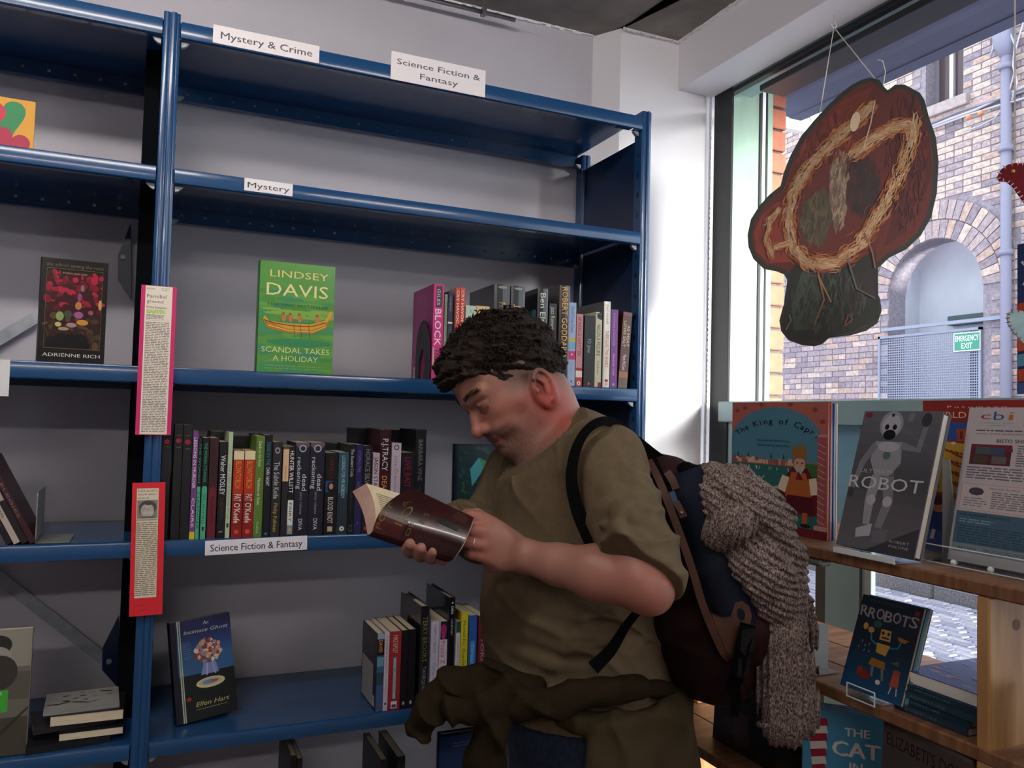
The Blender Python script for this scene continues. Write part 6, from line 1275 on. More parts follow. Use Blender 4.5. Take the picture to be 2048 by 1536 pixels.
def skin_colour(V):
    base = V3(lin('#a47466')); red = V3(lin('#a8473e')); pale = V3(lin('#c09a8a')); stub = V3(lin('#5c4840')); lip = V3(lin('#8f4a46'))
    q = V-HO; f, u, s_ = q@hf, q@hu, np.abs(q@hs); c = np.tile(base, (len(V), 1))
    def mixc(c, t, m): m = np.clip(m, 0, 1)[:, None]; return c*(1-m)+t*m
    r = np.random.RandomState(2); nz = r.rand(len(V))
    head = np.linalg.norm(q, axis=1) < .17
    nose = np.exp(-((f-.104)**2+(u+.004)**2+s_**2)/.0006); ear = ((s_ > .074) & (np.abs(f+.013) < .03) & (np.abs(u) < .04))*.22
    nk = np.exp(-((V-A(1115, 815, 1.42))**2).sum(1)/.0030)  # back of the neck: red window-lit glow painted into the skin
    cheek = np.exp(-((f-.055)**2+(u-.005)**2+(s_-.05)**2)/.0012)
    c = mixc(c, red, nose*.35+ear+nk*.9+cheek*.25); concha = np.exp(-((f+.010)**2/.00012+(u-.002)**2/.0003))*(s_ > .070)*(s_ < .0875); c = mixc(c, V3(lin('#5e2a26')), concha*.8)  # ear hollow darkened, its shade painted into the skin
    beard = head*np.clip((-.012-u)/.02, 0, 1)*np.clip((f+.02)/.03, 0, 1)*(.38+.32*nz); beard = beard*np.clip(.5+(f-.02)*12, .4, 1)*1.15
    mous = head*np.exp(-((u+.0235)/.006)**2)*np.clip((f-.06)/.01, 0, 1)*(.6+.2*nz)
    side = head*np.clip((.045-np.abs(u-.055))/.015, 0, 1)*np.clip((.045-f)/.02, 0, 1)*(.45+.35*nz)*(f > -.10)
    nape = head*np.clip((-.03-f)/.03, 0, 1)*np.clip((u+.035)/.03, 0, 1)*(.3+.3*nz)
    c = mixc(c, stub, np.maximum.reduce([beard, mous])); c = mixc(c, V3(lin('#5e504a')), np.maximum(side, nape))
    lipm = head*np.exp(-((u+.0375)/.0065)**2)*(s_ < .022)*(f > .08); c = mixc(c, lip, lipm*.8)
    brow = .6*head*np.exp(-((u-.0535)/.0055)**2)*((s_ > .010) & (s_ < .050))*(f > .06)*.8; c = mixc(c, V3(lin('#2c1f1c')), brow)
    lash = head*np.exp(-((u-.0225)/.003)**2)*((s_ > .016) & (s_ < .046))*(f > .075)*.75; c = mixc(c, V3(lin('#3a2824')), lash)
    eye_shade = head*np.exp(-((u-.029)**2/.00012+(s_-.031)**2/.0004))*(f > .06); c = mixc(c, V3(lin('#6e443c')), eye_shade*.55)  # shadow round the eyes painted into the skin
    kn = sum(np.exp(-((V-k)**2).sum(1)/.00018) for k in KN+MID); c = mixc(c, red, kn*.35)
    arm = np.exp(-((V-EL)**2).sum(1)/.004); c = mixc(c, red, arm*.35)
    return c
SKIN = printed('skin', .42, bump=.10, bscale=260, bdist=.0015, spec=.4); b_ = SKIN.node_tree.nodes['Principled BSDF']; b_.inputs['Subsurface Weight'].default_value = .12; b_.inputs['Subsurface Radius'].default_value = (.012, .005, .003)
lo = np.min([HO-.16, ELf-.08, WRf-.09, A(1165, 1500, 1.6), A(700, 1000, 1.3)], 0); hi = np.max([HO+.16, EL+.08, SH+.1, HI+.15, A(1165, 1480, 1.4)], 0)
lo = np.min([lo, EL-.06, A(860, 1100, 1.2)-.05], 0); hi[2] = HO[2]+.16
s = Soft(lo, hi, .0027)
build_head(s)
s.chain([Hd(-.035, -.0), NK0, NK1], [.055, .055, .062], .03); s.cone(Hd(.015, -.04), A(1100, 915, 1.47), .040, .055, .03)
s.ell(CH, TA, (.095, .17, .13), .03); s.ell(BE, TA, (.11, .15, .12), .04); s.ell(HI, TA, (.10, .12, .13), .04)
s.cone(NK1, SH, .05, .045, .03); s.cone(NK1, SHf, .05, .045, .03)
s.chain([SH, (SH+EL)/2, EL], [.047, .044, .038], .02); s.chain([EL, EL*.62+WR*.38+UPv*.002, EL*.3+WR*.7, WR], [.037, .0405, .031, .0255], .012, flat=(FWv, .88))
s.ell(EL+RTv*.010-UPv*.010, (RTv, UPv, FWv), (.026, .028, .028), .015)
s.chain([SHf, ELf], [.045, .040], .02); s.chain([ELf, (ELf+WRf)/2, WRf], [.039, .036, .026], .012)
near_hand(s); far_hand(s)
body = soft_object('body', s, SKIN, man, skin_colour, iters=1)
# eyebrows, ring
eb = MB().colour('#241a18'); rg = random.Random(4)
for e in (1, -1):
    for i in range(110):
        t = rg.random(); f0, s0 = .0985-.019*t*t, .012+.038*t; u0 = .0535+.005*math.sin(t*2.6)+rg.uniform(-.0035, .0035)
        p = Hd(f0+.0015, u0, s0*e); q = Hd(f0+.001-.004, u0+rg.uniform(-.001, .003), (s0+.007)*e); eb.tube([p, (p+q)/2+hf*.0015, q], [.0003, .0003, .0001], 3, False)
o = eb.build('eyebrows', printed('hair_ink', .6), man); o.matrix_parent_inverse = man.matrix_world.inverted(); o['kind'] = 'stuff'
rc_ = KN[2]*.42+MID[2]*.58; dr = (MID[2]-KN[2]); dr /= np.linalg.norm(dr); r_ = MB(); q = Vector(dr).orthogonal().normalized(); q2 = Vector(dr).cross(q)
pts = [Vector(rc_)+(q*math.cos(t)+q2*math.sin(t))*.0112 for t in np.linspace(0, 2*PI, 17)]; r_.tube(pts, .0011, 6)
o = r_.build('wedding_ring', mat('silver', '#d8d8dc', .2, metal=1.), man, smooth=True); o.matrix_parent_inverse = man.matrix_world.inverted()

# ------------------------------------------------------------------ hair
def hair_noise(X, Y, Z): return wob(X, Y, Z, 300, 5, .010)+wob(X, Y, Z, 560, 9, .006)+wob(X, Y, Z, 150, 3, .005)
s = Soft(HO-.20, HO+.20, .0026)
s.ell(Hd(-.014, .082), HA, (.104, .090, .086), .01); s.ell(Hd(.050, .108), HA, (.056, .042, .066), .03); s.ell(Hd(.078, .108), HA, (.030, .022, .048), .02); s.ell(Hd(-.055, .04), HA, (.052, .06, .076), .03)
s.displace(hair_noise)
g = [s.lo[i]+np.arange(s.n[i])*s.vox for i in range(3)]; X, Y, Z = np.meshgrid(*g, indexing='ij', sparse=True)
f = (X-HO[0])*hf[0]+(Y-HO[1])*hf[1]+(Z-HO[2])*hf[2]; u = (X-HO[0])*hu[0]+(Y-HO[1])*hu[1]+(Z-HO[2])*hu[2]; sd_ = np.abs((X-HO[0])*hs[0]+(Y-HO[1])*hs[1]+(Z-HO[2])*hs[2])
line = np.interp(f.ravel(), [-.13, -.09, -.06, -.03, .0, .035, .05, .065, .09, .12], [-.02, -.015, .005, .036, .045, .048, .070, .084, .090, .092]).reshape(f.shape)
line = line+wob(X, Y, Z, 420, 4, .005)-.004
s.D = np.maximum(s.D, (line-u).astype(np.float32))
HAIRM = mat('dark_curly_hair', '#1a1412', .55, col2='#3a2b24', nscale=90, bump=.9, bscale=420, bdist=.004, spec=.25)
soft_object('hair', s, HAIRM, man, iters=0)
cm_ = MB(); rg = random.Random(12); cnt = 0
while cnt < 1500:
    a, b = rg.uniform(-PI, PI), math.asin(rg.uniform(-.25, 1)); d = (math.cos(b)*math.cos(a), math.sin(b), math.cos(b)*math.sin(a))
    c = Hd(-.006+d[0]*.106, .084+d[1]*.088, d[2]*.086); f_, u_ = (c-HO)@hf, (c-HO)@hu
    ln = np.interp(f_, [-.13, -.09, -.06, -.03, .0, .035, .05, .065, .09, .12], [-.01, -.005, .015, .045, .052, .056, .078, .090, .096, .098])
    if u_ < ln: continue
    cnt += 1; n = hf*d[0]+hu*d[1]+hs*d[2]; t1 = np.cross(n, [rg.uniform(-1, 1), rg.uniform(-1, 1), rg.uniform(-1, 1)]); t1 /= np.linalg.norm(t1); t2 = np.cross(n, t1); R = rg.uniform(.003, .007); L = rg.uniform(.006, .017); tw = rg.uniform(3.5, 8)
    curlf = 1.0 if f_ > -.04 else .45
    pts = [c-n*.004+n*(L*curlf*i/6)+(t1*math.cos(tw*i/6)+t2*math.sin(tw*i/6))*R for i in range(7)]
    cm_.tube(pts, [.0016, .0016, .0015, .0014, .0012, .0009, .0004], 4, False)
o = cm_.build('hair_curls', HAIRM, man, smooth=True, kind='stuff'); o.matrix_parent_inverse = man.matrix_world.inverted()

# ------------------------------------------------------------------ clothes
OLIVE = mat('olive_jersey', '#675844', .9, noise=.10, nscale=60, bump=.25, bscale=900, bdist=.001, spec=.2)
def folds(X, Y, Z, c, d, f, amp, rad, seed=1):
    """parallel creases running across direction d, fading away from c"""
    c = V3(c); d = V3(d)/np.linalg.norm(d); q = (X-c[0])*d[0]+(Y-c[1])*d[1]+(Z-c[2])*d[2]; w_ = np.exp(-((X-c[0])**2+(Y-c[1])**2+(Z-c[2])**2)/rad**2)
    g_ = np.abs(np.sin(q*f*.5+wob(X, Y, Z, 20, seed, 2.2)+wob(X, Y, Z, 45, seed+5, .8))); return (.45-(1-g_)**2.2)*amp*w_
slo = np.min([ELf-.10, BE-.24, WRf-.05, HI-.22], 0); shi = np.max([SH+.10, EL+.10, BE+.2, HI+.2], 0); slo[2] = A(1150, 1400, 1.45)[2]; shi[2] = max(SH[2], NK1[2])+.09
slo = np.min([slo, EL-.09], 0); s = Soft(slo, shi, .0034)
s.ell(A(1138, 1035, 1.47), TA, (.128, .20, .165), .03); s.ell(A(1128, 1215, 1.45), TA, (.152, .155, .158), .06); s.ell(A(1155, 1370, 1.455), TA, (.145, .13, .165), .06); s.cone(A(1165, 1340, 1.455), A(1175, 1440, 1.455), .150, .152, .05)
s.cone(A(1100, 900, 1.49), A(1150, 930, 1.49), .062, .10, .04)
s.cone(A(1150, 890, 1.47), SH, .058, .060, .04); s.cone(A(1120, 915, 1.52), SHf, .060, .058, .04)
cuff = EL*.82+SH*.18
s.chain([SH, SH*.6+EL*.4+RTv*.004, SH*.3+EL*.7+RTv*.006], [.060, .057, .058], .03); s.cone(SH*.3+EL*.7+RTv*.006, EL+UPv*.012+RTv*.006, .058, .052, .02)
s.chain([SHf, ELf], [.060, .056], .03); s.cone(ELf, ELf*.45+WRf*.55, .056, .046, .02)
Ua = (EL-SH)/np.linalg.norm(EL-SH); Fa = (WRf-ELf)/np.linalg.norm(WRf-ELf)
def shirt_disp(X, Y, Z):
    o = folds(X, Y, Z, SH*.25+EL*.75, Ua+.35*RTv, 95, .0130, .085, 2)+folds(X, Y, Z, SH*.6+EL*.4, Ua+.9*RTv, 65, .0100, .10, 8)
    o = o+folds(X, Y, Z, A(1235, 940, 1.33), Ua-.8*RTv, 90, .0080, .08, 3)+folds(X, Y, Z, A(930, 985, 1.5), Fa, 150, .0120, .09, 4)
    o = o+folds(X, Y, Z, A(1240, 1260, 1.36), UPv*.8+RTv*.5, 85, .0120, .12, 6)+folds(X, Y, Z, A(1100, 1330, 1.35), UPv+RTv*.25, 75, .0110, .15, 7)+folds(X, Y, Z, A(1060, 960, 1.42), RTv+UPv*.3, 75, .0080, .10, 9)
    return o+wob(X, Y, Z, 32, 11, .0040)
for path, r_ in (([(1200, 1048, 1.185), (1240, 1058, 1.152), (1318, 1092, 1.158)], .0085), ([(1206, 1082, 1.175), (1250, 1092, 1.140), (1326, 1124, 1.146)], .0095), ([(1216, 1102, 1.165), (1262, 1116, 1.132), (1330, 1152, 1.138)], .0085), ([(1208, 1018, 1.205), (1240, 1022, 1.172), (1312, 1052, 1.172)], .0075),
        ([(1180, 945, 1.27), (1222, 985, 1.215), (1296, 1030, 1.188)], .0075), ([(1215, 905, 1.28), (1262, 960, 1.226), (1306, 1010, 1.210)], .0075), ([(1032, 1302, 1.335), (1100, 1328, 1.308), (1190, 1340, 1.30)], .009), ([(1060, 1268, 1.32), (1130, 1300, 1.300), (1215, 1290, 1.30)], .008), ([(1090, 1215, 1.312), (1160, 1235, 1.300), (1235, 1225, 1.305)], .008), ([(1000, 1180, 1.37), (1060, 1200, 1.325), (1120, 1195, 1.31)], .008)):
    s.chain([A(*q_) for q_ in path], [r_*.3, r_, r_*.6], .020)
s.displace(shirt_disp)
# sleeve ends on a slanting cuff above the elbow, far sleeve at mid forearm, neckline
def cutball(c, r, k=.004): s.cone(c, c+1e-4, r, r, k, 'cut')
cn_ = (Ua*.62-RTv*.50-FWv*.1); cn_ /= np.linalg.norm(cn_)
q = s.sub(EL-.12, EL+.12, 0); sl, X, Y, Z = q; cp = A(1290, 1150, 1.165); d = ((X-cp[0])*cn_[0]+(Y-cp[1])*cn_[1]+(Z-cp[2])*cn_[2]); w_ = np.sqrt((X-EL[0])**2+(Y-EL[1])**2+(Z-EL[2])**2)
cutd = np.where(w_ < .115, d, -.05); s.D[sl] = np.maximum(s.D[sl], cutd.astype(np.float32))
q = s.sub(WRf-.12, WRf+.12, 0); sl, X, Y, Z = q; cp = A(893, 1010, 1.47); d = ((X-cp[0])*Fa[0]+(Y-cp[1])*Fa[1]+(Z-cp[2])*Fa[2]); w_ = np.sqrt((X-WRf[0])**2+(Y-WRf[1])**2+(Z-WRf[2])**2)
s.D[sl] = np.maximum(s.D[sl], np.where(w_ < .12, d, -.05).astype(np.float32))
nn_ = -RTv*.66+UPv*.74-FWv*.12; nn_ /= np.linalg.norm(nn_); cp = A(1100, 866, 1.485)
q = s.sub(cp-.13, cp+.13, 0); sl, X, Y, Z = q; d = ((X-cp[0])*nn_[0]+(Y-cp[1])*nn_[1]+(Z-cp[2])*nn_[2]); w_ = np.sqrt((X-cp[0])**2+(Y-cp[1])**2+(Z-cp[2])**2)
s.D[sl] = np.maximum(s.D[sl], np.where(w_ < .125, d-.0, -.05).astype(np.float32))
shirt = soft_object('shirt', s, OLIVE, man, iters=1)
# ribbed collar band, shoulder seam
a1_ = np.cross(nn_, FWv); a1_ /= np.linalg.norm(a1_); a2_ = np.cross(nn_, a1_)
t = MB(); t.tube([Vector(cp-nn_*.004+(a1_*math.cos(x)*.062+a2_*math.sin(x)*.066)) for x in np.linspace(0, 2*PI, 33)], .0075, 8); o = t.build('collar', OLIVE, man, smooth=True); o.matrix_parent_inverse = man.matrix_world.inverted()

# jeans, seat to floor, and shoes (below the picture)
DEN = mat('denim', '#2b3850', .85, noise=.25, nscale=120, bump=.4, bscale=500, bdist=.001)
lo = np.array([HI[0]-.3, HI[1]-.3, -.01]); hi = np.array([HI[0]+.3, HI[1]+.3, HI[2]+.06]); s = Soft(lo, hi, .008)
hipc = HI.copy(); s.ell(hipc+V3(0, 0, -.02), TA, (.135, .14, .158), .04)
for e in (1, -1):
    h0 = hipc+ts*.085*e-V3(0, 0, .08); k0 = V3(h0[0]+tf[0]*.02, h0[1]+tf[1]*.02, .50); f0 = V3(h0[0], h0[1], .09); s.chain([h0, k0, f0], [.092, .066, .056], .04)
s.displace(lambda X, Y, Z: wob(X, Y, Z, 30, 3, .004)); s.plane_cut(V3(0, 0, .035), V3(0, 0, -1), .004)
soft_object('jeans', s, DEN, man)
SHOE = mat('brown_shoe', '#3a2a20', .5)
for e in (1, -1):
    h0 = hipc+ts*.085*e; c = V3(h0[0], h0[1], 0); s = Soft(c-V3(.2, .2, .02), c+V3(.2, .2, .14), .006); s.cone(c-tf*.05+V3(0, 0, .045), c+tf*.14+V3(0, 0, .036), .044, .040, .02); s.cone(c-tf*.03+V3(0, 0, .05), c-tf*.03+V3(0, 0, .10), .045, .045, .02); s.plane_cut(V3(0, 0, .001), V3(0, 0, -1), .002); soft_object('shoe', s, SHOE, man)

# ------------------------------------------------------------------ jacket tied round the waist
JK = mat('dark_brown_fleece', '#2b2217', .95, noise=.15, nscale=40, bump=.5, bscale=500, bdist=.002, spec=.1); JK2 = mat('olive_lining', '#453b2a', .95, noise=.12, nscale=30, bump=.4, bscale=500, bdist=.002, spec=.1)
jr = thing('jacket', 'dark brown jacket tied round the reader\'s waist by its sleeves, one sleeve end poking forward', 'jacket', M=Matrix.Translation(Vector(HI))); bpy.context.view_layer.update()
def soft_tube(s, pts, rs, k=.02, flat=None): s.chain([A(*p) if len(p) == 3 and p[0] > 50 else V3(p) for p in pts], rs, k, flat=flat)
allp = [A(800, 1470, 1.2), A(1480, 1700, 1.7), A(1000, 1330, 1.2), A(1350, 1330, 1.75), A(1400, 1750, 1.3)]
lo, hi = np.min(allp, 0)-.04, np.max(allp, 0)+.04
s = Soft(lo, hi, .005)
ring = [HI+V3(0, 0, .040)+tf*(.160*math.cos(t))+ts*(.186*math.sin(t))+V3(0, 0, .006*math.cos(t)) for t in np.linspace(.75, 2*PI-.6, 25)]
s.chain(ring, [.017]*25, .012)
for t in np.linspace(1.05, 4.4, 44):
    p = HI+V3(0, 0, .035)+tf*(.160*math.cos(t))+ts*(.186*math.sin(t)); out = tf*math.cos(t)+ts*math.sin(t)
    q_ = p+out*(.045+.012*math.sin(t*9))+V3(0, 0, -.34+.03*math.sin(t*5)); s.cone(p, q_, .015, .018, .02)
s.displace(lambda X, Y, Z: wob(X, Y, Z, 50, 21, .003)+folds(X, Y, Z, A(1250, 1480, 1.28), RTv+UPv*.25, 65, .009, .22, 14))
soft_object('jacket_body', s, JK2, jr)
s = Soft(lo, hi, .0042)
soft_tube(s, [(1335, 1378, 1.36), (1280, 1376, 1.30), (1200, 1382, 1.270), (1120, 1400, 1.262), (1045, 1412, 1.26), (985, 1400, 1.265), (950, 1385, 1.275)], [.014, .017, .022, .026, .028, .026, .022], .010)
soft_tube(s, [(1075, 1372, 1.30), (1010, 1365, 1.31), (955, 1362, 1.30), (915, 1360, 1.285)], [.018, .024, .028, .026], .010)
soft_tube(s, [(940, 1362, 1.28), (905, 1366, 1.272), (872, 1392, 1.266), (845, 1428, 1.262), (822, 1462, 1.262)], [.022, .022, .023, .020, .013], .012)
soft_tube(s, [(880, 1385, 1.266), (862, 1430, 1.256), (850, 1474, 1.256)], [.018, .023, .013], .008)
s.displace(lambda X, Y, Z: wob(X, Y, Z, 80, 26, .005)+folds(X, Y, Z, A(960, 1390, 1.27), RTv*.5+UPv, 140, .014, .15, 12))
soft_object('sleeve', s, JK, jr)
s = Soft(lo, hi, .0042)
soft_tube(s, [(1015, 1375, 1.262), (985, 1405, 1.250), (945, 1425, 1.248), (910, 1412, 1.256), (902, 1388, 1.268)], [.024, .026, .025, .022, .018], .010)
soft_tube(s, [(1015, 1400, 1.262), (985, 1450, 1.262), (968, 1520, 1.272), (958, 1620, 1.285)], [.024, .030, .033, .034], .012)
s.displace(lambda X, Y, Z: wob(X, Y, Z, 80, 27, .005)+folds(X, Y, Z, A(975, 1440, 1.26), RTv+UPv*.3, 120, .013, .14, 17))
soft_object('sleeve', s, JK, jr)
# ================================================================== the open paperback in his hands
hb = thing('book', 'open dark red paperback with gold letters, held in both hands by the reader', 'book', M=Matrix.Translation(Vector(A(830, 1060, 1.27))))
bpy.context.view_layer.update()
Hi = Vector(A(830, 1060, 1.27))
def cur(pts, n=9):
    P = [V3(at(*p)) for p in pts]; out = []
    for i in range(n):
        t = i/(n-1)*(len(P)-1); j = min(int(t), len(P)-2); u = t-j
        p0, p1, p2, p3 = P[max(j-1, 0)], P[j], P[j+1], P[min(j+2, len(P)-1)]
        out.append(.5*((2*p1)+(-p0+p2)*u+(2*p0-5*p1+4*p2-p3)*u*u+(-p0+3*p1-3*p2+p3)*u**3))
    return out
nh = cur([(746, 1062, 1.262), (757, 1030, 1.266), (783, 1000, 1.278), (823, 976, 1.30)])          # near half, head edge from spine to fore-edge
nf = cur([(908, 1116, 1.212), (921, 1098, 1.208), (935, 1070, 1.214), (948, 1036, 1.236)])        # near half, foot edge
fh = cur([(750, 1060, 1.268), (751, 1022, 1.292), (744, 992, 1.318), (732, 967, 1.345)])          # far half, inner page at the head
V = nf[0]-nh[0]; ff = [p+V*.98 for p in fh]
oh = cur([(735, 1069, 1.272), (728, 1032, 1.302), (718, 1006, 1.333), (705, 983, 1.362)]); of = [p+V*.98 for p in oh]
def slab(nm, a, b, c, d, m, off=0.):
    """closed solid between the lofts a-b and c-d"""
    n = len(a); k = 7; mb = MB(); vs = []
    for P, Q in ((a, b), (c, d)):
        for i in range(n):
            for j in range(k): vs.append(Vector(P[i]*(1-j/(k-1))+Q[i]*j/(k-1))-Hi)
    N = n*k; fs = []
    for i in range(n-1):
        for j in range(k-1): q = i*k+j; fs += [(q, q+1, q+k+1, q+k), (N+q, N+q+k, N+q+k+1, N+q+1)]
    for i in range(n-1): fs += [(i*k, (i+1)*k, N+(i+1)*k, N+i*k), (i*k+k-1, N+i*k+k-1, N+(i+1)*k+k-1, (i+1)*k+k-1)]
    for j in range(k-1): fs += [(j, N+j, N+j+1, j+1), ((n-1)*k+j, (n-1)*k+j+1, N+(n-1)*k+j+1, N+(n-1)*k+j)]
    mb.add(vs, fs); return smooth_by_angle(mb.build(nm, m, hb), 40)
def nrm(a, b, i):
    t = a[min(i+1, len(a)-1)]-a[max(i-1, 0)]; n = np.cross(t, b[i]-a[i]); return n/np.linalg.norm(n)
sg_ = -1 if nrm(nh, nf, 4)@V3(FW) > 0 else 1
sg = sg_
def offs(a, b, d): return [a[i]+nrm(a, b, i)*sg*d for i in range(len(a))], [b[i]+nrm(a, b, i)*sg*d for i in range(len(b))]
PG = mat('held_pages', '#d8c8a6', .8, noise=.05, nscale=50); PE = mat('held_page_edge', '#b89488', .85, noise=.12, nscale=300, stretch=(1, 1, 1))
nb1, nb2 = offs(nh, nf, -.0035); slab('near_pages', nh, nf, nb1, nb2, PG)
cm1, cm2 = offs(nh, nf, .0010)
COVM = mat('held_cover', '#1f0c0d', .25, col2='#3c1214', nscale=14, coat=.3)
slab('cover', [p*1.0 for p in cm1], cm2, *offs(nh, nf, .0001), COVM)
slab('far_pages', fh, ff, oh, of, PE)
sf = -1 if nrm(fh, ff, 4)@(oh[4]-fh[4]) > 0 else 1
ih = [fh[i]+nrm(fh, ff, i)*sf*.0007 for i in range(9)]; jf = [ff[i]+nrm(fh, ff, i)*sf*.0007 for i in range(9)]
slab('open_page', ih, jf, [fh[i]+nrm(fh, ff, i)*sf*.0001 for i in range(9)], [ff[i]+nrm(fh, ff, i)*sf*.0001 for i in range(9)], PG)
dn = (oh[4]-fh[4]); dn /= np.linalg.norm(dn)
slab('back_cover', [p+dn*.0003 for p in oh], [p+dn*.0003 for p in of], [p+dn*.0013 for p in oh], [p+dn*.0013 for p in of], COVM)
# spine strip between the two covers
a0, b0 = cm1[0], cm2[0]; a1, b1 = oh[0]+dn*.001, of[0]+dn*.001
dwn = V3(-UP)*.0022; slab('spine', [a0, (a0+a1)/2+dwn, a1], [b0, (b0+b1)/2+dwn, b1], [a0+dwn*.5, (a0+a1)/2+dwn*1.5, a1+dwn*.5], [b0+dwn*.5, (b0+b1)/2+dwn*1.5, b1+dwn*.5], COVM)
# gold lettering that follows the curve of the cover; x runs spine to fore-edge, lines step from head to foot
def on_cover(a, b, h=.00045):
    i = min(max(b, 0), .999)*8; j = int(i); u = i-j; P = cm1[j]*(1-u)+cm1[j+1]*u; Q = cm2[j]*(1-u)+cm2[j+1]*u; return P*(1-a)+Q*a+nrm(cm1, cm2, j)*sg*h
pm = MB()
def ctext(t, a, b0, b1, size, col):
    v, f, lo_, hi_ = text_mesh(t); pm.colour(col); W = hi_[0]-lo_[0]
    vs = [Vector(on_cover(a-(y-.36)*size, b0+(x-lo_[0])/W*(b1-b0)))-Hi for x, y in v]
    pm.add(vs, [g for g in f]); pm.add(vs, [g[::-1] for g in f])
for t, a, b0_, b1_, sz, c in (('POT', .055, .10, .62, .10, '#a08234'), ('A', .17, .62, .78, .10, '#6e5e34'), ('LO', .26, .30, .70, .13, '#8f7a42'), ('OF', .40, .16, .46, .08, '#8a7434'), ('M', .47, .50, .70, .11, '#6a5a34')): ctext(t, a, b0_, b1_, sz, c)
def patch(a0, a1, b0, b1, col, n=5):
    pm.colour(col); vs = [Vector(on_cover(a0+(a1-a0)*i/n, b0+(b1-b0)*j/n, .0003))-Hi for i in range(n+1) for j in range(n+1)]
    fs = [(i*(n+1)+j, i*(n+1)+j+1, (i+1)*(n+1)+j+1, (i+1)*(n+1)+j) for i in range(n) for j in range(n)]; pm.add(vs, fs)
patch(0.0, .34, .02, .45, '#4a1a1c'); patch(.74, .93, .80, .96, '#3a201a'); patch(.62, .88, .60, .74, '#0a0607')
pm.build('cover_lettering', printed('gilt_print', .3), hb)
ln = MB().colour('#8a7a66'); rg = random.Random(3)
for i in range(9):
    b_ = .35+i*.05
    def onp(a, b): i_ = b*8; j = int(i_); u = i_-j; return (ih[j]*(1-u)+ih[j+1]*u)*(1-a)+(jf[j]*(1-u)+jf[j+1]*u)*a+nrm(fh, ff, j)*sf*.0004
    ln.add([Vector(onp(.08, b_))-Hi, Vector(onp(.75, b_))-Hi, Vector(onp(.75, b_+.012))-Hi, Vector(onp(.08, b_+.012))-Hi], [(0, 1, 2, 3), (3, 2, 1, 0)])
ln.build('page_text', printed('page_ink', .8), hb)

# ================================================================== backpack
bpk = thing('backpack', 'worn maroon and navy backpack with brown leather trim on the reader\'s back', 'backpack', M=Matrix.Translation(Vector(A(1380, 1160, 1.42)))); bpy.context.view_layer.update()
MAR = mat('maroon_canvas', '#2c1517', .85, noise=.3, nscale=16, bump=.35, bscale=400, bdist=.001, spec=.2); NVY = mat('navy_canvas', '#161b29', .8, noise=.12, nscale=18, bump=.35, bscale=500, bdist=.001, spec=.2)
LEA = mat('brown_leather', '#523228', .6, noise=.2, nscale=30, bump=.2, bscale=200, bdist=.001); BLK = mat('black_webbing', '#08080a', .85, bump=.2, bscale=600, spec=.1)
def soft_build(name, prims, vox, m, parent, disp=None, k=.02, iters=1):
    pts = []; R = 0
    for pr_ in prims:
        if pr_[0] == 'c': pts += [A(*q) for q in pr_[1]]; R = max(R, max(pr_[2]))
        else: pts.append(V3(pr_[1])); R = max(R, math.sqrt(sum(x*x for x in pr_[3])))
    s = Soft(np.min(pts, 0)-R-.015, np.max(pts, 0)+R+.015, vox)
    for pr_ in prims:
        if pr_[0] == 'c': s.chain([A(*q) for q in pr_[1]], pr_[2], pr_[4] if len(pr_) > 4 else k, flat=pr_[3] if len(pr_) > 3 else None)
        elif pr_[0] == 'b': s.rbox(pr_[1], pr_[2], pr_[3], pr_[4], k)
        else: s.ell(pr_[1], pr_[2], pr_[3], k)
    if disp: s.displace(disp)
    return soft_object(name, s, m, parent, iters=iters)
pu = V3(UP)*.93-V3(RT)*.36; pn = -tf-pu*((-tf)@pu); pn /= np.linalg.norm(pn); pw = np.cross(pn, pu); pw = pw if pw@ts > 0 else -pw; PA = (pn, pu, pw)
soft_build('bag', [('b', A(1352, 1150, 1.43), PA, (.050, .205, .122), .045), ('b', A(1388, 1285, 1.43), PA, (.075, .090, .125), .05), ('e', A(1330, 1040, 1.43), PA, (.035, .12, .11))], .0042, MAR, bpk,
           lambda X, Y, Z: wob(X, Y, Z, 40, 31, .008)+folds(X, Y, Z, A(1370, 1300, 1.28), pu+pn*.6, 70, .007, .11, 32))
soft_build('flap', [('b', A(1338, 1090, 1.43), PA, (.048, .130, .160), .035), ('b', A(1362, 1178, 1.43), PA, (.045, .080, .160), .035)], .0042, NVY, bpk, lambda X, Y, Z: wob(X, Y, Z, 38, 33, .006))
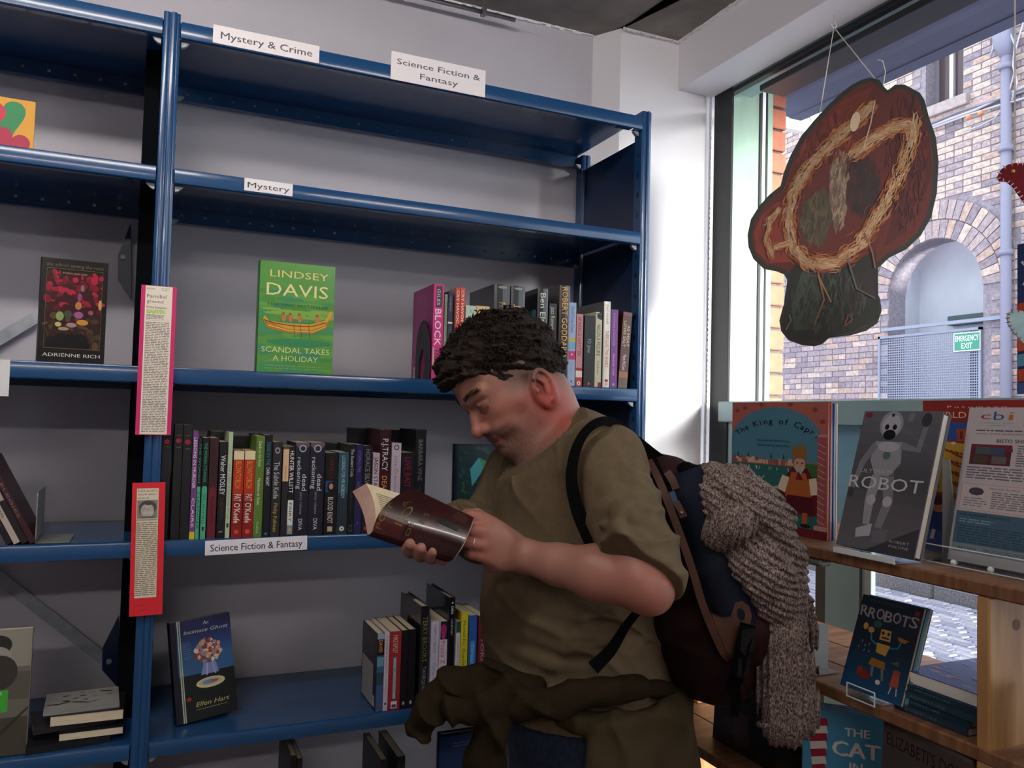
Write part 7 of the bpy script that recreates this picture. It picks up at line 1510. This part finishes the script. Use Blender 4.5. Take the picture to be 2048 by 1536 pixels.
def ribbon(nm, pts, wpx, m, thick=.0022, par=bpk, n=5):
    """strap or trim: a band laid along photo points (x, y, distance)"""
    P = [V3(at(*p[:3])) for p in pts]; W = [p[3] if len(p) > 3 else wpx for p in pts]; mb = MB(); vs = []; Q = []; WW = []
    for i in range(len(P)-1):
        for t in range(4):
            u = t/4; p0, p1, p2, p3 = P[max(i-1, 0)], P[i], P[i+1], P[min(i+2, len(P)-1)]
            Q.append(.5*((2*p1)+(-p0+p2)*u+(2*p0-5*p1+4*p2-p3)*u*u+(-p0+3*p1-3*p2+p3)*u**3)); WW.append(W[i]*(1-u)+W[i+1]*u)
    Q.append(P[-1]); WW.append(W[-1]); o = V3(par.matrix_world.translation)
    for i, q in enumerate(Q):
        t = Q[min(i+1, len(Q)-1)]-Q[max(i-1, 0)]; t /= np.linalg.norm(t); vd = q-V3(CAM); vd /= np.linalg.norm(vd); sd_ = np.cross(t, vd); sd_ /= np.linalg.norm(sd_); nn = np.cross(sd_, t); w_ = WW[i]/2
        for a, b in ((-1, -1), (1, -1), (1, 1), (-1, 1)): vs.append(Vector(q+sd_*a*w_+nn*b*thick/2-o))
    n_ = len(Q); fs = [(i*4+j, i*4+(j+1) % 4, (i+1)*4+(j+1) % 4, (i+1)*4+j) for i in range(n_-1) for j in range(4)]+[(0, 1, 2, 3), ((n_-1)*4+3, (n_-1)*4+2, (n_-1)*4+1, (n_-1)*4)]
    mb.add(vs, fs); return smooth_by_angle(mb.build(nm, m, par), 50)
ribbon('shoulder_strap', [(1262, 872, 1.36, .016), (1235, 850, 1.30, .016), (1205, 842, 1.262, .014), (1172, 862, 1.250, .014), (1150, 905, 1.246, .016), (1143, 960, 1.240, .018), (1154, 1015, 1.236, .021), (1172, 1062, 1.228, .021), (1198, 1112, 1.226, .024)], .015, BLK, .004)
ribbon('shoulder_strap', [(1262, 872, 1.36, .016), (1300, 905, 1.38, .02), (1325, 930, 1.38, .03)], .02, BLK, .004)
ribbon('waist_strap', [(1282, 1215, 1.285, .012), (1250, 1255, 1.280, .014), (1222, 1300, 1.272, .018), (1186, 1336, 1.262, .022)], .014, BLK, .003)
ribbon('leather_trim', [(1299, 921, 1.335, .010), (1318, 960, 1.305, .012), (1342, 1020, 1.288, .012), (1366, 1085, 1.28, .012), (1388, 1150, 1.277, .012), (1404, 1205, 1.275, .012), (1424, 1255, 1.276, .013), (1447, 1305, 1.28, .012), (1458, 1318, 1.285, .010)], .012, LEA, .004)
ribbon('zip', [(1308, 918, 1.335), (1330, 965, 1.306), (1356, 1035, 1.288)], .009, BLK, .004)
lt_ = [(1424, 1232), (1446, 1238), (1462, 1233), (1470, 1206), (1484, 1202), (1498, 1212), (1504, 1232), (1498, 1262), (1490, 1296), (1478, 1316), (1464, 1318), (1452, 1300)]
def facing_prism(nm, pts, d, th_, m, par): 
    o = V3(par.matrix_world.translation); P = [V3(at(x, y, d if not callable(d) else d(x, y)))-o for x, y in pts]; n = len(P); fw = V3(FW)*th_
    tri = tessellate_polygon([[Vector((x, -y, 0)) for x, y in pts]])
    return smooth_by_angle(MB().add([Vector(p) for p in P]+[Vector(p+fw) for p in P], [tuple(t) for t in tri]+[tuple(n+i for i in reversed(t)) for t in tri]+[(i, (i+1) % n, n+(i+1) % n, n+i) for i in range(n)]).build(nm, m, par), 40)
facing_prism('leather_patch', lt_, lambda x, y: 1.272+.0001*(x-1424), .02, LEA, bpk)
soft_build('handle', [('c', [(1345, 945, 1.36), (1372, 941, 1.33), (1398, 950, 1.32), (1408, 972, 1.33)], [.010, .014, .015, .013], None, .004)], .003, BLK, bpk)
zp = ribbon('zip_pull', [(1343, 983, 1.272), (1350, 1002, 1.270), (1352, 1008, 1.270)], .009, mat('blue_steel', '#55617a', .35, metal=.8), .004)
ribbon('leather_pull', [(1352, 1004, 1.268, .011), (1361, 1020, 1.266, .010), (1367, 1034, 1.266, .012)], .011, LEA, .0035); c = Vector(A(1363, 1025, 1.262))-bpk.matrix_world.translation; MB().ball(c, .0028, 8).build('rivet', STEEL, bpk, smooth=True)
ribbon('leather_tab', [(1334, 944, 1.30), (1345, 960, 1.292), (1352, 978, 1.29)], .012, LEA, .004)
ribbon('buckle_strap', [(1496, 1248, 1.264, .024), (1486, 1290, 1.260, .022), (1476, 1335, 1.262, .022), (1470, 1352, 1.264, .022)], .02, BLK, .004)
facing_prism('buckle', [(1484, 1262), (1506, 1256), (1514, 1272), (1508, 1300), (1490, 1312), (1480, 1300)], 1.256, .012, mat('black_plastic', '#141519', .3), bpk)
facing_prism('buckle_end', [(1478, 1318), (1500, 1312), (1497, 1352), (1474, 1354)], 1.258, .010, mat('black_plastic', '#141519', .3), bpk)
ribbon('loose_strap', [(1478, 1352, 1.27, .02), (1466, 1372, 1.275, .022), (1472, 1400, 1.28, .016), (1468, 1432, 1.285, .010)], .02, BLK, .003)
soft_build('lower_panel', [('c', [(1500, 1215, 1.32), (1508, 1260, 1.31), (1500, 1300, 1.32), (1480, 1322, 1.34)], [.022, .024, .022, .018], None, .02)], .0042, MAR, bpk)

# ================================================================== knitted jumper over the pack
KNIT = bpy.data.materials.new('knitted_wool'); KNIT.use_nodes = True; nt = KNIT.node_tree; b_ = nt.nodes['Principled BSDF']; b_.inputs['Roughness'].default_value = .95; b_.inputs['Specular IOR Level'].default_value = .1
tc = nt.nodes.new('ShaderNodeTexCoord'); vo = nt.nodes.new('ShaderNodeTexVoronoi'); vo.inputs['Scale'].default_value = 420; nz = nt.nodes.new('ShaderNodeTexNoise'); nz.inputs['Scale'].default_value = 380; nz.inputs['Detail'].default_value = 3
mp = nt.nodes.new('ShaderNodeMapping'); mp.inputs['Scale'].default_value = (1, 1, .6); nt.links.new(tc.outputs['Object'], mp.inputs[0]); nt.links.new(mp.outputs[0], vo.inputs['Vector']); nt.links.new(mp.outputs[0], nz.inputs['Vector'])
cr = nt.nodes.new('ShaderNodeValToRGB'); cr.color_ramp.elements[0].position = .36; cr.color_ramp.elements[0].color = (*lin('#463735'), 1); cr.color_ramp.elements[1].position = .66; cr.color_ramp.elements[1].color = (*lin('#a3928c'), 1)
nt.links.new(nz.outputs[0], cr.inputs[0]); nt.links.new(cr.outputs[0], b_.inputs['Base Color']); bp = nt.nodes.new('ShaderNodeBump'); bp.inputs['Strength'].default_value = .9; bp.inputs['Distance'].default_value = .002; bp.invert = True
nt.links.new(vo.outputs['Distance'], bp.inputs['Height']); nt.links.new(bp.outputs[0], b_.inputs['Normal'])
jp = thing('jumper', 'chunky speckled grey-brown knitted jumper slung over the backpack, one sleeve dangling', 'jumper', M=Matrix.Translation(Vector(A(1530, 1150, 1.36)))); bpy.context.view_layer.update()
rib = V3(RT)*.95-V3(FW)*.3
def knit_fold(X, Y, Z):
    c = A(1565, 1400, 1.31); below = np.clip(((A(1560, 1240, 1.31)[2]-Z))/.03, 0, 1)
    q = X*rib[0]+Y*rib[1]+Z*rib[2]
    q2 = X*(rib[0]*.6+pu[0]*.5)+Y*(rib[1]*.6+pu[1]*.5)+Z*(.7)
    o = np.sin(q*2*PI/.0095)*.0030*below+np.sin(q2*2*PI/.009+wob(X, Y, Z, 25, 41, 2))*.0022*(1-below)
    o = o+folds(X, Y, Z, A(1500, 1010, 1.33), V3(RT)*.8+V3(UP)*.9, 105, .010, .10, 42)*(1-below)+folds(X, Y, Z, A(1540, 1130, 1.31), V3(RT)*.9+V3(UP)*.5, 95, .009, .09, 43)*(1-below)
    return o+wob(X, Y, Z, 60, 44, .004)+np.sin(q*2*PI/.034)*.003*below
fl = (FWv, .62)
soft_build('knitted_body', [('c', [(1402, 962, 1.33), (1430, 962, 1.315), (1466, 978, 1.305), (1505, 1010, 1.30), (1540, 1052, 1.31), (1562, 1105, 1.32), (1574, 1165, 1.33), (1578, 1215, 1.34)], [.024, .032, .038, .044, .042, .036, .034, .030], None, .010),
    ('c', [(1475, 1085, 1.31), (1502, 1110, 1.30), (1530, 1150, 1.30), (1545, 1190, 1.31), (1550, 1225, 1.32)], [.040, .048, .046, .040, .030], None, .006),
    ('c', [(1500, 1022, 1.29), (1518, 1045, 1.29), (1530, 1080, 1.30)], [.016, .022, .024], None, .004),
    ('c', [(1412, 985, 1.295), (1432, 1010, 1.285), (1450, 1045, 1.285)], [.022, .022, .022], None, .006),
    ('c', [(1590, 1150, 1.35), (1608, 1205, 1.36), (1622, 1262, 1.36), (1626, 1285, 1.36)], [.016, .014, .013, .010], None, .006),
    ('c', [(1560, 1225, 1.31), (1568, 1270, 1.31), (1572, 1340, 1.31), (1573, 1400, 1.31), (1573, 1436, 1.31)], [.026, .040, .046, .048, .047], fl, .008)], .0027, KNIT, jp, knit_fold, iters=0)
soft_build('cuff', [('c', [(1440, 1060, 1.295), (1462, 1044, 1.285), (1482, 1030, 1.285)], [.036, .037, .034], None, .01)], .0027, KNIT, jp, lambda X, Y, Z: np.sin((X*rib[0]+Y*rib[1]-Z*.25)*2*PI/.0095)*.0022, iters=0)
mb = MB(); pts = [Vector(A(1573+56*math.cos(t), 1448+5*math.sin(t)*1.0, 1.31-.024*math.sin(t)))-jp.matrix_world.translation for t in np.linspace(0, 2*PI, 29)]; mb.tube(pts, .0045, 8, False).build('cuff_edge', KNIT, jp, smooth=True)
